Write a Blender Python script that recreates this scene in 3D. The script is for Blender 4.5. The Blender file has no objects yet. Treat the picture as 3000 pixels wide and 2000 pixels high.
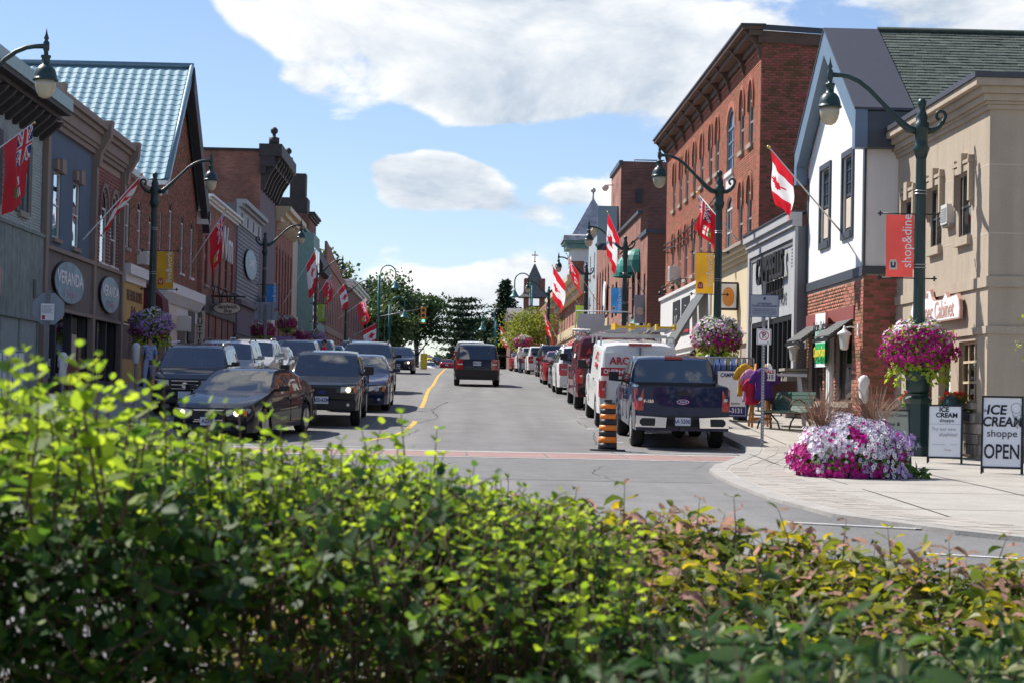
import bpy, math, random
import numpy as np
from mathutils import Vector, Matrix
random.seed(7); RNG = np.random.default_rng(7)
S = bpy.context.scene
COL = S.collection
R = math.radians
# ------------------------------------------------------------------ camera (world Y = street axis, camera at origin)
FPX, ROLL, PITCH, YAW = 5800.0, 0.020, math.atan(170.2/5800), math.atan(156.7/5800)
cam_d = bpy.data.cameras.new('camera'); cam = bpy.data.objects.new('camera', cam_d); COL.objects.link(cam)
cam_d.sensor_width = 36; cam_d.lens = FPX/3000*36; cam_d.clip_start = .1; cam_d.clip_end = 5000
CM = Matrix.Rotation(-YAW, 4, 'Z') @ Matrix.Rotation(math.pi/2+PITCH, 4, 'X') @ Matrix.Rotation(ROLL, 4, 'Z')
cam.matrix_world = CM
cam_d.dof.use_dof = True; cam_d.dof.focus_distance = 52; cam_d.dof.aperture_fstop = 9.0
S.camera = cam
C3 = np.array(CM.to_3x3())
# ------------------------------------------------------------------ sun, sky, exposure
TOSUN = Vector((-.77*.66, .64*.66, .75)).normalized()
SUN_EL = math.asin(TOSUN.z); SUN_ROT = math.atan2(TOSUN.x, TOSUN.y)
sl = bpy.data.lights.new('sun', 'SUN'); sl.energy = 4.6; sl.angle = R(.55); sl.color = (1, .95, .87)
so = bpy.data.objects.new('sun', sl); COL.objects.link(so); so.rotation_euler = TOSUN.to_track_quat('Z', 'Y').to_euler()
so.location = (-60, 60, 80)
W = bpy.data.worlds.new('World'); S.world = W; W.use_nodes = True
nt = W.node_tree; nt.nodes.clear()
def wn(t, **k):
    n = nt.nodes.new(t)
    for a, b in k.items(): setattr(n, a, b)
    return n
def wl(a, b): nt.links.new(a, b)
def wmath(op, a, b=None, clamp=False):
    n = wn('ShaderNodeMath', operation=op, use_clamp=clamp)
    for i, v in enumerate((a, b)):
        if v is None: continue
        if isinstance(v, (int, float)): n.inputs[i].default_value = v
        else: wl(v, n.inputs[i])
    return n.outputs[0]
sky = wn('ShaderNodeTexSky', sky_type='NISHITA', sun_disc=False, sun_elevation=SUN_EL, sun_rotation=SUN_ROT,
         air_density=1.0, dust_density=.15, ozone_density=2.6)
bg_sky = wn('ShaderNodeBackground'); bg_sky.inputs[1].default_value = .086
hsv = wn('ShaderNodeHueSaturation'); hsv.inputs['Saturation'].default_value = .95
wl(sky.outputs[0], hsv.inputs['Color'])
cool = wn('ShaderNodeVectorMath', operation='MULTIPLY'); wl(hsv.outputs[0], cool.inputs[0]); cool.inputs[1].default_value = (.93, .95, 1.08); wl(cool.outputs[0], bg_sky.inputs[0])
tc = wn('ShaderNodeTexCoord')
def cloud_noise(off, scale, detail, rough):
    mp = wn('ShaderNodeMapping'); mp.inputs['Location'].default_value = off; mp.inputs['Scale'].default_value = (1, 1, 2.1)
    wl(tc.outputs['Generated'], mp.inputs[0])
    n = wn('ShaderNodeTexNoise'); n.inputs['Scale'].default_value = scale; n.inputs['Detail'].default_value = detail
    n.inputs['Roughness'].default_value = rough; n.inputs['Distortion'].default_value = .35
    wl(mp.outputs[0], n.inputs['Vector']); return n.outputs[0]
CL = (3.1, 1.7, .4)
nA = cloud_noise(CL, 6.5, 9, .58)
nB = cloud_noise((CL[0]-.012, CL[1]+.012, CL[2]+.035), 6.5, 9, .58)
nC = cloud_noise((8, 2, 5), 2.2, 2, .5)
def pix_dir(px, py):
    v = C3 @ np.array([(px-1500)/FPX, -(py-1000)/FPX, -1.0]); return v/np.linalg.norm(v)
def blob(px, py, rad_px, wt, squash=2.0):
    # a cloud bank: soft lobe of directions around one point of the sky
    d = pix_dir(px, py)
    sub = wn('ShaderNodeVectorMath', operation='SUBTRACT'); wl(tc.outputs['Generated'], sub.inputs[0]); sub.inputs[1].default_value = d
    mu = wn('ShaderNodeVectorMath', operation='MULTIPLY'); wl(sub.outputs[0], mu.inputs[0]); mu.inputs[1].default_value = (1, 1, squash)
    ln = wn('ShaderNodeVectorMath', operation='LENGTH'); wl(mu.outputs[0], ln.inputs[0])
    r = rad_px/FPX
    m = wn('ShaderNodeMapRange', interpolation_type='SMOOTHSTEP'); wl(ln.outputs['Value'], m.inputs[0])
    m.inputs[1].default_value = r; m.inputs[2].default_value = r*.25; m.inputs[3].default_value = 0; m.inputs[4].default_value = wt
    return m.outputs[0]
dens = wmath('ADD', nA, wmath('MULTIPLY', wmath('SUBTRACT', nC, .44), .6))
for b in [(1560, 90, 600, .3, 2.0), (2060, 190, 560, .3, 1.8), (1450, 270, 360, .18, 2.0), (820, 10, 420, .2, 2.2), (1300, 530, 330, .3, 2.6), (1180, 390, 230, -.25, 2.2), (1420, 425, 190, -.25, 2.4), (1560, 480, 260, -.3, 1.7), (1660, 545, 130, .2, 2), (1500, 880, 330, .24, 2.4),
          (2800, 20, 420, .22, 2), (480, 15, 100, .1, 2), (880, 240, 120, .1, 2), (300, 330, 700, -.38, 1.1), (700, 640, 480, -.38, 1.0), (940, 480, 260, -.2, 1.3), (1350, 690, 260, -.2, 2), (430, 90, 260, -.2, 1.5), (1720, 700, 250, -.15, 2), (300, -100, 400, -.1, 1)]:
    dens = wmath('ADD', dens, blob(*b))
cov = wn('ShaderNodeMapRange', interpolation_type='SMOOTHSTEP'); wl(dens, cov.inputs[0])
cov.inputs[1].default_value = .61; cov.inputs[2].default_value = .715; cov.inputs[4].default_value = .95
lit = wmath('ADD', wmath('MULTIPLY', wmath('SUBTRACT', nA, nB), 4.5), .62, True)
thick = wn('ShaderNodeMapRange'); wl(dens, thick.inputs[0]); thick.inputs[1].default_value = .72; thick.inputs[2].default_value = 1.05
thick.inputs[3].default_value = 1; thick.inputs[4].default_value = .66
lit2 = wmath('MULTIPLY', lit, thick.outputs[0])
ccol = wn('ShaderNodeMix', data_type='RGBA'); wl(lit2, ccol.inputs['Factor'])
ccol.inputs['A'].default_value = (.43, .51, .61, 1); ccol.inputs['B'].default_value = (1.0, .99, .97, 1)
bg_cl = wn('ShaderNodeBackground'); wl(ccol.outputs['Result'], bg_cl.inputs[0]); bg_cl.inputs[1].default_value = .8
# clouds only above the horizon
sep = wn('ShaderNodeSeparateXYZ'); wl(tc.outputs['Generated'], sep.inputs[0])
up = wn('ShaderNodeMapRange'); wl(sep.outputs['Z'], up.inputs[0]); up.inputs[1].default_value = .0; up.inputs[2].default_value = .05
fac = wmath('MULTIPLY', cov.outputs[0], up.outputs[0])
mx = wn('ShaderNodeMixShader'); wl(fac, mx.inputs[0]); wl(bg_sky.outputs[0], mx.inputs[1]); wl(bg_cl.outputs[0], mx.inputs[2])
wo = wn('ShaderNodeOutputWorld'); wl(mx.outputs[0], wo.inputs[0])
S.view_settings.view_transform = 'Standard'; S.view_settings.look = 'None'; S.view_settings.exposure = 0.58; S.view_settings.gamma = 1
S.render.engine = 'CYCLES'; S.render.resolution_x = 1024; S.render.resolution_y = 682
S.cycles.max_bounces = 6; S.cycles.transparent_max_bounces = 8; S.cycles.caustics_reflective = False; S.cycles.caustics_refractive = False

# ------------------------------------------------------------------ helpers: pixels -> places, ground heights
def at(px, py, Y):
    """the place a photo point shows, at street distance Y"""
    v = C3 @ np.array([(px-1500)/FPX, -(py-1000)/FPX, -1.0]); v = v*(Y/v[1]); return Vector(v)
def on_x(px, py, X):
    """the place a photo point shows, on the vertical plane at X"""
    v = C3 @ np.array([(px-1500)/FPX, -(py-1000)/FPX, -1.0]); v = v*(X/v[0]); return Vector(v)
ZP = np.array([(-60,-1.8),(0,-1.72),(10,-1.62),(20,-1.31),(28,-1.15),(33,-1.09),(38,-1.04),(41.5,-1.0),(48,-.68),(52.6,-.42),(58.9,-.14),(64.4,.05),(70,.22),(80,.5),
   (100,1.12),(128,1.72),(150,2.18),(172,2.6),(186,2.84),(200,2.95),(216,2.5),(232,2.85),(260,3.9),(400,7.),(520,9.6),(700,12.5),(900,14),(2500,15)])
def zr(Y): return float(np.interp(Y, ZP[:,0], ZP[:,1]))
def slope(Y): return math.atan((zr(Y+2)-zr(Y-2))/4)
KERB = .14
def kz(Y): return zr(Y)+float(np.interp(Y, [35,40], [.035,KERB]))   # pavement level: dropped kerb at the corner
# ------------------------------------------------------------------ helpers: objects
def tag(o, label=None, cat=None, group=None, kind=None):
    if label: o['label'] = label
    if cat: o['category'] = cat
    if group: o['group'] = group
    if kind: o['kind'] = kind
    return o
def thing(name, label, cat, loc=(0,0,0), rz=0, group=None):
    o = bpy.data.objects.new(name, None); COL.objects.link(o); o.empty_display_size = .2
    o.location = loc; o.rotation_euler = (0, 0, rz)
    return tag(o, label, cat, group)
class Fr:
    """a frame on a wall: u along it, v up, w out of it"""
    def __init__(s, o, u, w, base=None):
        s.o = Vector(o); s.u = Vector(u).normalized(); s.w = Vector(w).normalized(); s.v = Vector((0,0,1))
    def p(s, u, v, w=0): return s.o + s.u*u + s.v*v + s.w*w
class MB:
    def __init__(s): s.v = []; s.f = []; s.m = []; s.sm = []
    def add(s, vs, fs, mi=0, smooth=False):
        b = len(s.v); s.v += [tuple(x) for x in vs]
        for f in fs: s.f.append(tuple(i+b for i in f)); s.m.append(mi); s.sm.append(smooth)
        return s
    def quad(s, a, b, c, d, mi=0): return s.add([a, b, c, d], [(0,1,2,3)], mi)
    def box(s, x0, x1, y0, y1, z0, z1, mi=0):
        return s.add([(x0,y0,z0),(x1,y0,z0),(x1,y1,z0),(x0,y1,z0),(x0,y0,z1),(x1,y0,z1),(x1,y1,z1),(x0,y1,z1)],
                     [(0,3,2,1),(4,5,6,7),(0,1,5,4),(1,2,6,5),(2,3,7,6),(3,0,4,7)], mi)
    def fbox(s, F, u0, u1, v0, v1, w0, w1, mi=0):
        P = F.p
        return s.add([P(u0,v0,w0),P(u1,v0,w0),P(u1,v0,w1),P(u0,v0,w1),P(u0,v1,w0),P(u1,v1,w0),P(u1,v1,w1),P(u0,v1,w1)],
                     [(0,3,2,1),(4,5,6,7),(0,1,5,4),(1,2,6,5),(2,3,7,6),(3,0,4,7)], mi)
    def prism(s, pts, ext, mi=0):
        """polygon (3D points) extruded by vector ext"""
        n = len(pts); e = Vector(ext); a = [Vector(p) for p in pts]
        vs = a + [p+e for p in a]
        fs = [tuple(range(n-1,-1,-1)), tuple(range(n, 2*n))] + [(i, (i+1)%n, (i+1)%n+n, i+n) for i in range(n)]
        return s.add(vs, fs, mi)
    def tube(s, pts, rad, n=8, mi=0, cap=True, smooth=True):
        pts = [Vector(p) for p in pts]; k = len(pts)
        if isinstance(rad, (int, float)): rad = [rad]*k
        vs = []; up = Vector((0,0,1)); prev = None
        for i, p in enumerate(pts):
            t = (pts[min(i+1,k-1)]-pts[max(i-1,0)]).normalized()
            if prev is None:
                a = t.cross(up if abs(t.z) < .9 else Vector((1,0,0))).normalized()
            else:
                a = prev - t*prev.dot(t)
                a = a.normalized() if a.length > 1e-6 else t.orthogonal().normalized()
            prev = a; b = t.cross(a)
            for j in range(n):
                q = 2*math.pi*j/n; vs.append(p + a*(rad[i]*math.cos(q)) + b*(rad[i]*math.sin(q)))
        fs = [(i*n+j, i*n+(j+1)%n, (i+1)*n+(j+1)%n, (i+1)*n+j) for i in range(k-1) for j in range(n)]
        s.add(vs, fs, mi, smooth)
        if cap:
            b = len(s.v)-len(vs)
            s.f.append(tuple(b+j for j in range(n-1,-1,-1))); s.m.append(mi); s.sm.append(False)
            s.f.append(tuple(b+(k-1)*n+j for j in range(n))); s.m.append(mi); s.sm.append(False)
        return s
    def lathe(s, prof, o=(0,0,0), n=16, mi=0, smooth=True, ax='Z', flute=0):
        o = Vector(o); vs = []
        for r, h in prof:
            for j in range(n):
                q = 2*math.pi*j/n; rr = r*(1-(flute if j%2 else 0))
                x, y = rr*math.cos(q), rr*math.sin(q)
                vs.append(o + (Vector((x,y,h)) if ax == 'Z' else Vector((h,x,y)) if ax == 'X' else Vector((x,h,y))))
        k = len(prof)
        fs = [(i*n+j, i*n+(j+1)%n, (i+1)*n+(j+1)%n, (i+1)*n+j) for i in range(k-1) for j in range(n)]
        s.add(vs, fs, mi, smooth)
        b = len(s.v)-len(vs)
        s.f.append(tuple(b+j for j in range(n-1,-1,-1))); s.m.append(mi); s.sm.append(False)
        s.f.append(tuple(b+(k-1)*n+j for j in range(n))); s.m.append(mi); s.sm.append(False)
        return s
    def mesh(s, name, mats):
        me = bpy.data.meshes.new(name); me.from_pydata(s.v, [], s.f)
        if not isinstance(mats, (list, tuple)): mats = [mats]
        for m in mats: me.materials.append(M(m))
        me.polygons.foreach_set('material_index', s.m); me.polygons.foreach_set('use_smooth', s.sm); me.update()
        return me
    def build(s, name, mats, parent=None, label=None, cat=None, group=None, kind=None):
        return link(s.mesh(name, mats), name, parent, label, cat, group, kind)
def link(me, name, parent=None, label=None, cat=None, group=None, kind=None, loc=None, rot=None, scale=None):
    o = bpy.data.objects.new(name, me); COL.objects.link(o)
    if parent is not None: o.parent = parent
    if loc is not None: o.location = loc
    if rot is not None: o.rotation_euler = rot
    if scale is not None: o.scale = scale
    return tag(o, label, cat, group, kind)
def copy_tree(o, parent=None):
    c = o.copy(); COL.objects.link(c)
    if parent is not None: c.parent = parent
    for ch in list(o.children): copy_tree(ch, c)
    return c
def np_mesh(name, V, F, mats, midx=None, smooth=False):
    """big mesh from numpy arrays; F is (n,k)"""
    me = bpy.data.meshes.new(name); n, k = F.shape
    me.vertices.add(len(V)); me.vertices.foreach_set('co', V.astype(np.float32).ravel())
    me.loops.add(n*k); me.loops.foreach_set('vertex_index', F.astype(np.int32).ravel())
    me.polygons.add(n); me.polygons.foreach_set('loop_start', np.arange(0, n*k, k, dtype=np.int32))
    for m in (mats if isinstance(mats, (list, tuple)) else [mats]): me.materials.append(M(m))
    if midx is not None: me.polygons.foreach_set('material_index', midx.astype(np.int32))
    if smooth: me.polygons.foreach_set('use_smooth', np.ones(n, bool))
    me.update(calc_edges=True); return me
# ------------------------------------------------------------------ helpers: materials
MATS = {}
def M(m):
    return MATS[m] if isinstance(m, str) else m
def mat(name, rgb, rough=.6, metal=0, var=.12, scale=6.0, bump=0, spec=.5, coat=0, bscale=None, emit=None, trans=0, island=0, dirt=0, detail=4, fine=0, streak=None):
    m = bpy.data.materials.new(name); m.use_nodes = True; t = m.node_tree; b = t.nodes['Principled BSDF']
    N = t.nodes.new; L = t.links.new
    b.inputs['Roughness'].default_value = rough; b.inputs['Metallic'].default_value = metal
    b.inputs['Specular IOR Level'].default_value = spec; b.inputs['Coat Weight'].default_value = coat
    if coat: b.inputs['Coat Roughness'].default_value = .03
    tcn = N('ShaderNodeTexCoord')
    no = N('ShaderNodeTexNoise'); no.inputs['Scale'].default_value = scale; no.inputs['Detail'].default_value = detail; no.inputs['Roughness'].default_value = .6
    L(tcn.outputs['Object'], no.inputs['Vector'])
    mp = N('ShaderNodeMapRange'); L(no.outputs[0], mp.inputs[0]); mp.inputs[1].default_value = .25; mp.inputs[2].default_value = .75
    mp.inputs[3].default_value = 1-var; mp.inputs[4].default_value = 1+var
    fac = mp.outputs[0]
    if island:
        g = N('ShaderNodeNewGeometry'); oi = N('ShaderNodeObjectInfo')
        ad = N('ShaderNodeMath'); ad.operation = 'ADD'; L(g.outputs['Random Per Island'], ad.inputs[0]); L(oi.outputs['Random'], ad.inputs[1])
        fr = N('ShaderNodeMath'); fr.operation = 'FRACT'; L(ad.outputs[0], fr.inputs[0])
        pw = N('ShaderNodeMapRange'); L(fr.outputs[0], pw.inputs[0]); pw.inputs[3].default_value = 1-island; pw.inputs[4].default_value = 1+island
        mu = N('ShaderNodeMath'); mu.operation = 'MULTIPLY'; L(fac, mu.inputs[0]); L(pw.outputs[0], mu.inputs[1]); fac = mu.outputs[0]
        isl = fr.outputs[0]
    vm = N('ShaderNodeVectorMath'); vm.operation = 'SCALE'; vm.inputs[0].default_value = rgb; L(fac, vm.inputs['Scale'])
    col = vm.outputs[0]
    if island:
        hs = N('ShaderNodeHueSaturation'); L(col, hs.inputs['Color'])
        hm = N('ShaderNodeMapRange'); L(isl, hm.inputs[0]); hm.inputs[3].default_value = .5+.03*min(1, island*2); hm.inputs[4].default_value = .5-.025*min(1, island*2); L(hm.outputs[0], hs.inputs['Hue'])
        col = hs.outputs[0]
    if dirt:
        n2 = N('ShaderNodeTexNoise'); n2.inputs['Scale'].default_value = .7; n2.inputs['Detail'].default_value = 8; n2.inputs['Roughness'].default_value = .7
        L(tcn.outputs['Object'], n2.inputs['Vector'])
        m2 = N('ShaderNodeMapRange'); L(n2.outputs[0], m2.inputs[0]); m2.inputs[1].default_value = .45; m2.inputs[2].default_value = .75; m2.inputs[4].default_value = dirt
        mi = N('ShaderNodeMix'); mi.data_type = 'RGBA'; L(m2.outputs[0], mi.inputs['Factor']); L(col, mi.inputs['A']); mi.inputs['B'].default_value = (*[c*.45+.01 for c in rgb], 1)
        col = mi.outputs['Result']
    if streak:
        ms_ = N('ShaderNodeMapping'); ms_.inputs['Scale'].default_value = streak[:3]; L(tcn.outputs['Object'], ms_.inputs[0]); ns_ = N('ShaderNodeTexNoise'); ns_.inputs['Scale'].default_value = 1; ns_.inputs['Detail'].default_value = 5; L(ms_.outputs[0], ns_.inputs['Vector'])
        m5 = N('ShaderNodeMapRange'); L(ns_.outputs[0], m5.inputs[0]); m5.inputs[1].default_value = .3; m5.inputs[2].default_value = .7; m5.inputs[3].default_value = 1-streak[3]; m5.inputs[4].default_value = 1+streak[3]*.6
        v5 = N('ShaderNodeVectorMath'); v5.operation = 'SCALE'; L(col, v5.inputs[0]); L(m5.outputs[0], v5.inputs['Scale']); col = v5.outputs[0]
    if fine:
        nf = N('ShaderNodeTexNoise'); nf.inputs['Scale'].default_value = 28; nf.inputs['Detail'].default_value = 3; nf.inputs['Roughness'].default_value = .8; L(tcn.outputs['Object'], nf.inputs['Vector'])
        mf = N('ShaderNodeMapRange'); L(nf.outputs[0], mf.inputs[0]); mf.inputs[1].default_value = .3; mf.inputs[2].default_value = .7; mf.inputs[3].default_value = 1-fine; mf.inputs[4].default_value = 1+fine
        vf = N('ShaderNodeVectorMath'); vf.operation = 'SCALE'; L(col, vf.inputs[0]); L(mf.outputs[0], vf.inputs['Scale']); col = vf.outputs[0]
    L(col, b.inputs['Base Color'])
    if bump:
        n3 = N('ShaderNodeTexNoise'); n3.inputs['Scale'].default_value = bscale or scale*6; n3.inputs['Detail'].default_value = 3
        L(tcn.outputs['Object'], n3.inputs['Vector'])
        bp = N('ShaderNodeBump'); bp.inputs['Strength'].default_value = bump; bp.inputs['Distance'].default_value = .02
        L(n3.outputs[0], bp.inputs['Height']); L(bp.outputs[0], b.inputs['Normal'])
    if emit:
        b.inputs['Emission Color'].default_value = (*emit[:3], 1); b.inputs['Emission Strength'].default_value = emit[3]
    if trans:
        # leaf or cloth that lets light through
        tr = N('ShaderNodeBsdfTranslucent'); ms = N('ShaderNodeMixShader'); ms.inputs[0].default_value = trans
        sc = N('ShaderNodeVectorMath'); sc.operation = 'SCALE'; sc.inputs['Scale'].default_value = 1.8; L(col, sc.inputs[0]); L(sc.outputs[0], tr.inputs[0])
        out = t.nodes['Material Output']; L(b.outputs[0], ms.inputs[1]); L(tr.outputs[0], ms.inputs[2]); L(ms.outputs[0], out.inputs[0])
    MATS[name] = m; return m
def glass(name, tint, refl_rough=.02, clear=.35, refl=.12, wave=.04):
    """window glass: mirror-like skin over a tinted see-through pane"""
    m = bpy.data.materials.new(name); m.use_nodes = True; t = m.node_tree; t.nodes.clear(); N = t.nodes.new; L = t.links.new
    out = N('ShaderNodeOutputMaterial'); gl = N('ShaderNodeBsdfGlossy'); gl.inputs['Roughness'].default_value = refl_rough
    df = N('ShaderNodeBsdfDiffuse'); df.inputs[0].default_value = (*tint, 1)
    tp = N('ShaderNodeBsdfTransparent'); tp.inputs[0].default_value = (.75, .8, .8, 1)
    no = N('ShaderNodeTexNoise'); no.inputs['Scale'].default_value = .6; tcn = N('ShaderNodeTexCoord'); L(tcn.outputs['Object'], no.inputs['Vector'])
    bp = N('ShaderNodeBump'); bp.inputs['Strength'].default_value = wave; bp.inputs['Distance'].default_value = .3; L(no.outputs[0], bp.inputs['Height']); L(bp.outputs[0], gl.inputs['Normal'])
    m1 = N('ShaderNodeMixShader'); m1.inputs[0].default_value = clear; L(df.outputs[0], m1.inputs[1]); L(tp.outputs[0], m1.inputs[2])
    lw = N('ShaderNodeLayerWeight'); lw.inputs[0].default_value = .35
    mr = N('ShaderNodeMapRange'); L(lw.outputs['Fresnel'], mr.inputs[0]); mr.inputs[3].default_value = refl; mr.inputs[4].default_value = .95
    m2 = N('ShaderNodeMixShader'); L(mr.outputs[0], m2.inputs[0]); L(m1.outputs[0], m2.inputs[1]); L(gl.outputs[0], m2.inputs[2]); L(m2.outputs[0], out.inputs[0])
    MATS[name] = m
def text_mesh(s, size, name='text', ext=.004, bold=0, shear=0, align='CENTER', space=1.0, sx=1.0):
    c = bpy.data.curves.new(name, 'FONT'); c.body = s; c.size = size; c.extrude = ext; c.offset = bold*size; c.shear = shear
    c.align_x = align; c.align_y = 'CENTER'; c.space_character = space; c.resolution_u = 3
    o = bpy.data.objects.new(name, c); COL.objects.link(o)
    dg = bpy.context.evaluated_depsgraph_get(); me = bpy.data.meshes.new_from_object(o.evaluated_get(dg))
    bpy.data.objects.remove(o); bpy.data.curves.remove(c)
    if sx != 1.0:
        me.transform(Matrix.Scale(sx, 4, (1,0,0)))
    return me
def put_text(s, size, mname, o, right, up, parent, name='lettering', **k):
    """flat lettering standing on a surface: o centre, right/up directions"""
    me = text_mesh(s, size, name, **k); me.materials.append(M(mname))
    r = Vector(right).normalized(); u = Vector(up); u = (u-r*u.dot(r)).normalized(); n = r.cross(u)
    mw = Matrix(((r.x,u.x,n.x,o[0]),(r.y,u.y,n.y,o[1]),(r.z,u.z,n.z,o[2]),(0,0,0,1)))
    me.transform(mw); return link(me, name, parent)
# ------------------------------------------------------------------ materials
mat('asphalt', (.195,.19,.185), .85, var=.16, scale=1.3, bump=.5, bscale=60, detail=10, dirt=.3, fine=.22, streak=(1.1,.035,1,.2))
mat('asphalt_patch', (.165,.163,.16), .85, var=.2, scale=3, bump=.5, bscale=60, fine=.22)
mat('crack', (.03,.03,.03), .9)
mat('concrete', (.40,.37,.325), .85, var=.12, scale=1.7, bump=.25, bscale=40, dirt=.3, detail=8, fine=.12)
mat('kerb_stone', (.36,.34,.31), .85, var=.2, scale=3, bump=.3, bscale=30, dirt=.3)
mat('paver_red', (.32,.20,.18), .85, var=.18, scale=2, bump=.3, bscale=40, dirt=.3)
mat('paver', (.37,.335,.295), .85, var=.14, scale=3, bump=.2, bscale=40, island=.14)
mat('soil', (.10,.08,.05), .95, var=.3, bump=.4)
mat('grass_far', (.08,.11,.035), .95, var=.3, scale=.4, bump=.4)
mat('paint_white', (.62,.62,.6), .7, var=.2, scale=5, dirt=.35)
mat('paint_yellow', (.68,.40,.04), .7, var=.15, scale=4, dirt=.25)
mat('brick_red', (.36,.125,.07), .85, var=.1, scale=3, bump=.3, bscale=50, island=.34)
mat('brick_dark', (.30,.105,.065), .85, var=.12, scale=3, bump=.3, bscale=50, island=.45)
mat('brick_old', (.31,.13,.08), .88, var=.2, scale=3, bump=.4, bscale=40, island=.5)
mat('brick_mix', (.36,.15,.09), .85, var=.12, scale=3, bump=.3, bscale=50, island=.55)
mat('brick_maroon', (.23,.06,.05), .8, var=.1, scale=3, bump=.3, bscale=50, island=.2)
mat('brick_pale', (.42,.48,.46), .7, var=.1, scale=3, bump=.3, bscale=50, island=.07)
mat('mortar', (.36,.29,.24), .9, var=.15, scale=4, bump=.3)
mat('mortar_dark', (.17,.12,.095), .9, var=.2, scale=4, bump=.3)
mat('mortar_pale', (.30,.35,.34), .9, var=.15, scale=4, bump=.3)
def brick_far(name, c1, c2, mo, sc=1.0):
    m = bpy.data.materials.new(name); m.use_nodes = True; t = m.node_tree; b = t.nodes['Principled BSDF']; N = t.nodes.new; L = t.links.new
    tcn = N('ShaderNodeTexCoord'); sp = N('ShaderNodeSeparateXYZ'); L(tcn.outputs['Object'], sp.inputs[0])
    ad = N('ShaderNodeMath'); L(sp.outputs['X'], ad.inputs[0]); L(sp.outputs['Y'], ad.inputs[1])
    cb = N('ShaderNodeCombineXYZ'); L(ad.outputs[0], cb.inputs[0]); L(sp.outputs['Z'], cb.inputs[1])
    br = N('ShaderNodeTexBrick'); L(cb.outputs[0], br.inputs['Vector']); br.inputs['Scale'].default_value = 1
    br.inputs['Brick Width'].default_value = .24*sc; br.inputs['Row Height'].default_value = .08*sc; br.inputs['Mortar Size'].default_value = .008
    br.inputs['Color1'].default_value = (*c1, 1); br.inputs['Color2'].default_value = (*c2, 1); br.inputs['Mortar'].default_value = (*mo, 1)
    no = N('ShaderNodeTexNoise'); no.inputs['Scale'].default_value = .8; no.inputs['Detail'].default_value = 8; L(tcn.outputs['Object'], no.inputs['Vector'])
    mr = N('ShaderNodeMapRange'); L(no.outputs[0], mr.inputs[0]); mr.inputs[1].default_value = .3; mr.inputs[2].default_value = .7; mr.inputs[3].default_value = .68; mr.inputs[4].default_value = 1.3
    vm = N('ShaderNodeVectorMath'); vm.operation = 'SCALE'; L(br.outputs['Color'], vm.inputs[0]); L(mr.outputs[0], vm.inputs['Scale']); L(vm.outputs[0], b.inputs['Base Color'])
    bp = N('ShaderNodeBump'); bp.inputs['Strength'].default_value = .4; bp.inputs['Distance'].default_value = .01; L(br.outputs['Fac'], bp.inputs['Height']); bp.invert = True; L(bp.outputs[0], b.inputs['Normal'])
    b.inputs['Roughness'].default_value = .88; MATS[name] = m
brick_far('brick_far', (.34,.12,.075), (.22,.08,.055), (.25,.19,.16))
brick_far('brick_far_pink', (.36,.16,.11), (.30,.125,.09), (.3,.2,.16))
brick_far('brick_far_dark', (.24,.09,.065), (.16,.06,.05), (.18,.14,.12))
def striped(name, c, axis, period, dark=.55, var=.12, rough=.6, duty=.1):
    """boards: fine lines between courses plus grain"""
    m = mat(name, c, rough, var=var, scale=3, bump=.15); t = m.node_tree; b = t.nodes['Principled BSDF']; N = t.nodes.new; L = t.links.new
    src = b.inputs['Base Color'].links[0].from_socket
    tcn = N('ShaderNodeTexCoord'); sp = N('ShaderNodeSeparateXYZ'); L(tcn.outputs['Object'], sp.inputs[0])
    dv = N('ShaderNodeMath'); dv.operation = 'DIVIDE'; L(sp.outputs[axis], dv.inputs[0]); dv.inputs[1].default_value = period
    fr = N('ShaderNodeMath'); fr.operation = 'FRACT'; L(dv.outputs[0], fr.inputs[0])
    lt = N('ShaderNodeMath'); lt.operation = 'LESS_THAN'; L(fr.outputs[0], lt.inputs[0]); lt.inputs[1].default_value = duty
    mi = N('ShaderNodeMix'); mi.data_type = 'RGBA'; L(lt.outputs[0], mi.inputs['Factor']); L(src, mi.inputs['A']); mi.inputs['B'].default_value = (*[x*dark for x in c], 1)
    L(mi.outputs['Result'], b.inputs['Base Color'])
striped('siding_brown', (.16,.065,.045), 'Z', .16, .5)
striped('siding_blue', (.38,.44,.47), 'Z', .2, .6)
striped('siding_cream', (.5,.42,.34), 'Z', .2, .6)
striped('louvre', (.10,.10,.095), 'Z', .05, .4, duty=.3)
mat('stucco_tan', (.43,.355,.27), .9, fine=.06, streak=(3.5,3.5,.3,.1), var=.06, scale=1.5, bump=.35, bscale=50, dirt=.12)
mat('stucco_white', (.80,.79,.77), .85, streak=(4,4,.35,.07), var=.04, scale=1.5, bump=.3, bscale=40, dirt=.04)
mat('stucco_grey', (.40,.41,.42), .8, streak=(4,4,.35,.1), var=.06, scale=1.2, bump=.2, bscale=40, dirt=.12)
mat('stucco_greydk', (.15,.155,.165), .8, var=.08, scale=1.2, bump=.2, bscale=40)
mat('stucco_cream', (.62,.52,.34), .8, var=.06, scale=1.5, bump=.15, dirt=.15)
mat('stucco_blue', (.10,.145,.20), .85, var=.08, scale=1.5, bump=.25, bscale=40, dirt=.1)
mat('stucco_taupe', (.19,.16,.145), .85, streak=(4,4,.35,.14), var=.08, scale=1.5, bump=.2, bscale=40, dirt=.15)
mat('trim_taupe', (.27,.205,.17), .8, var=.1, scale=2, bump=.15, dirt=.2)
mat('stucco_green', (.24,.28,.255), .9, streak=(7,7,.8,.3), var=.25, scale=3, bump=.6, bscale=14, dirt=.35)
mat('stucco_ochre', (.55,.36,.11), .75, var=.08, scale=2, bump=.1, dirt=.2)
mat('stucco_mauve', (.17,.145,.16), .85, var=.12, scale=3, bump=.2, dirt=.2)
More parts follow.
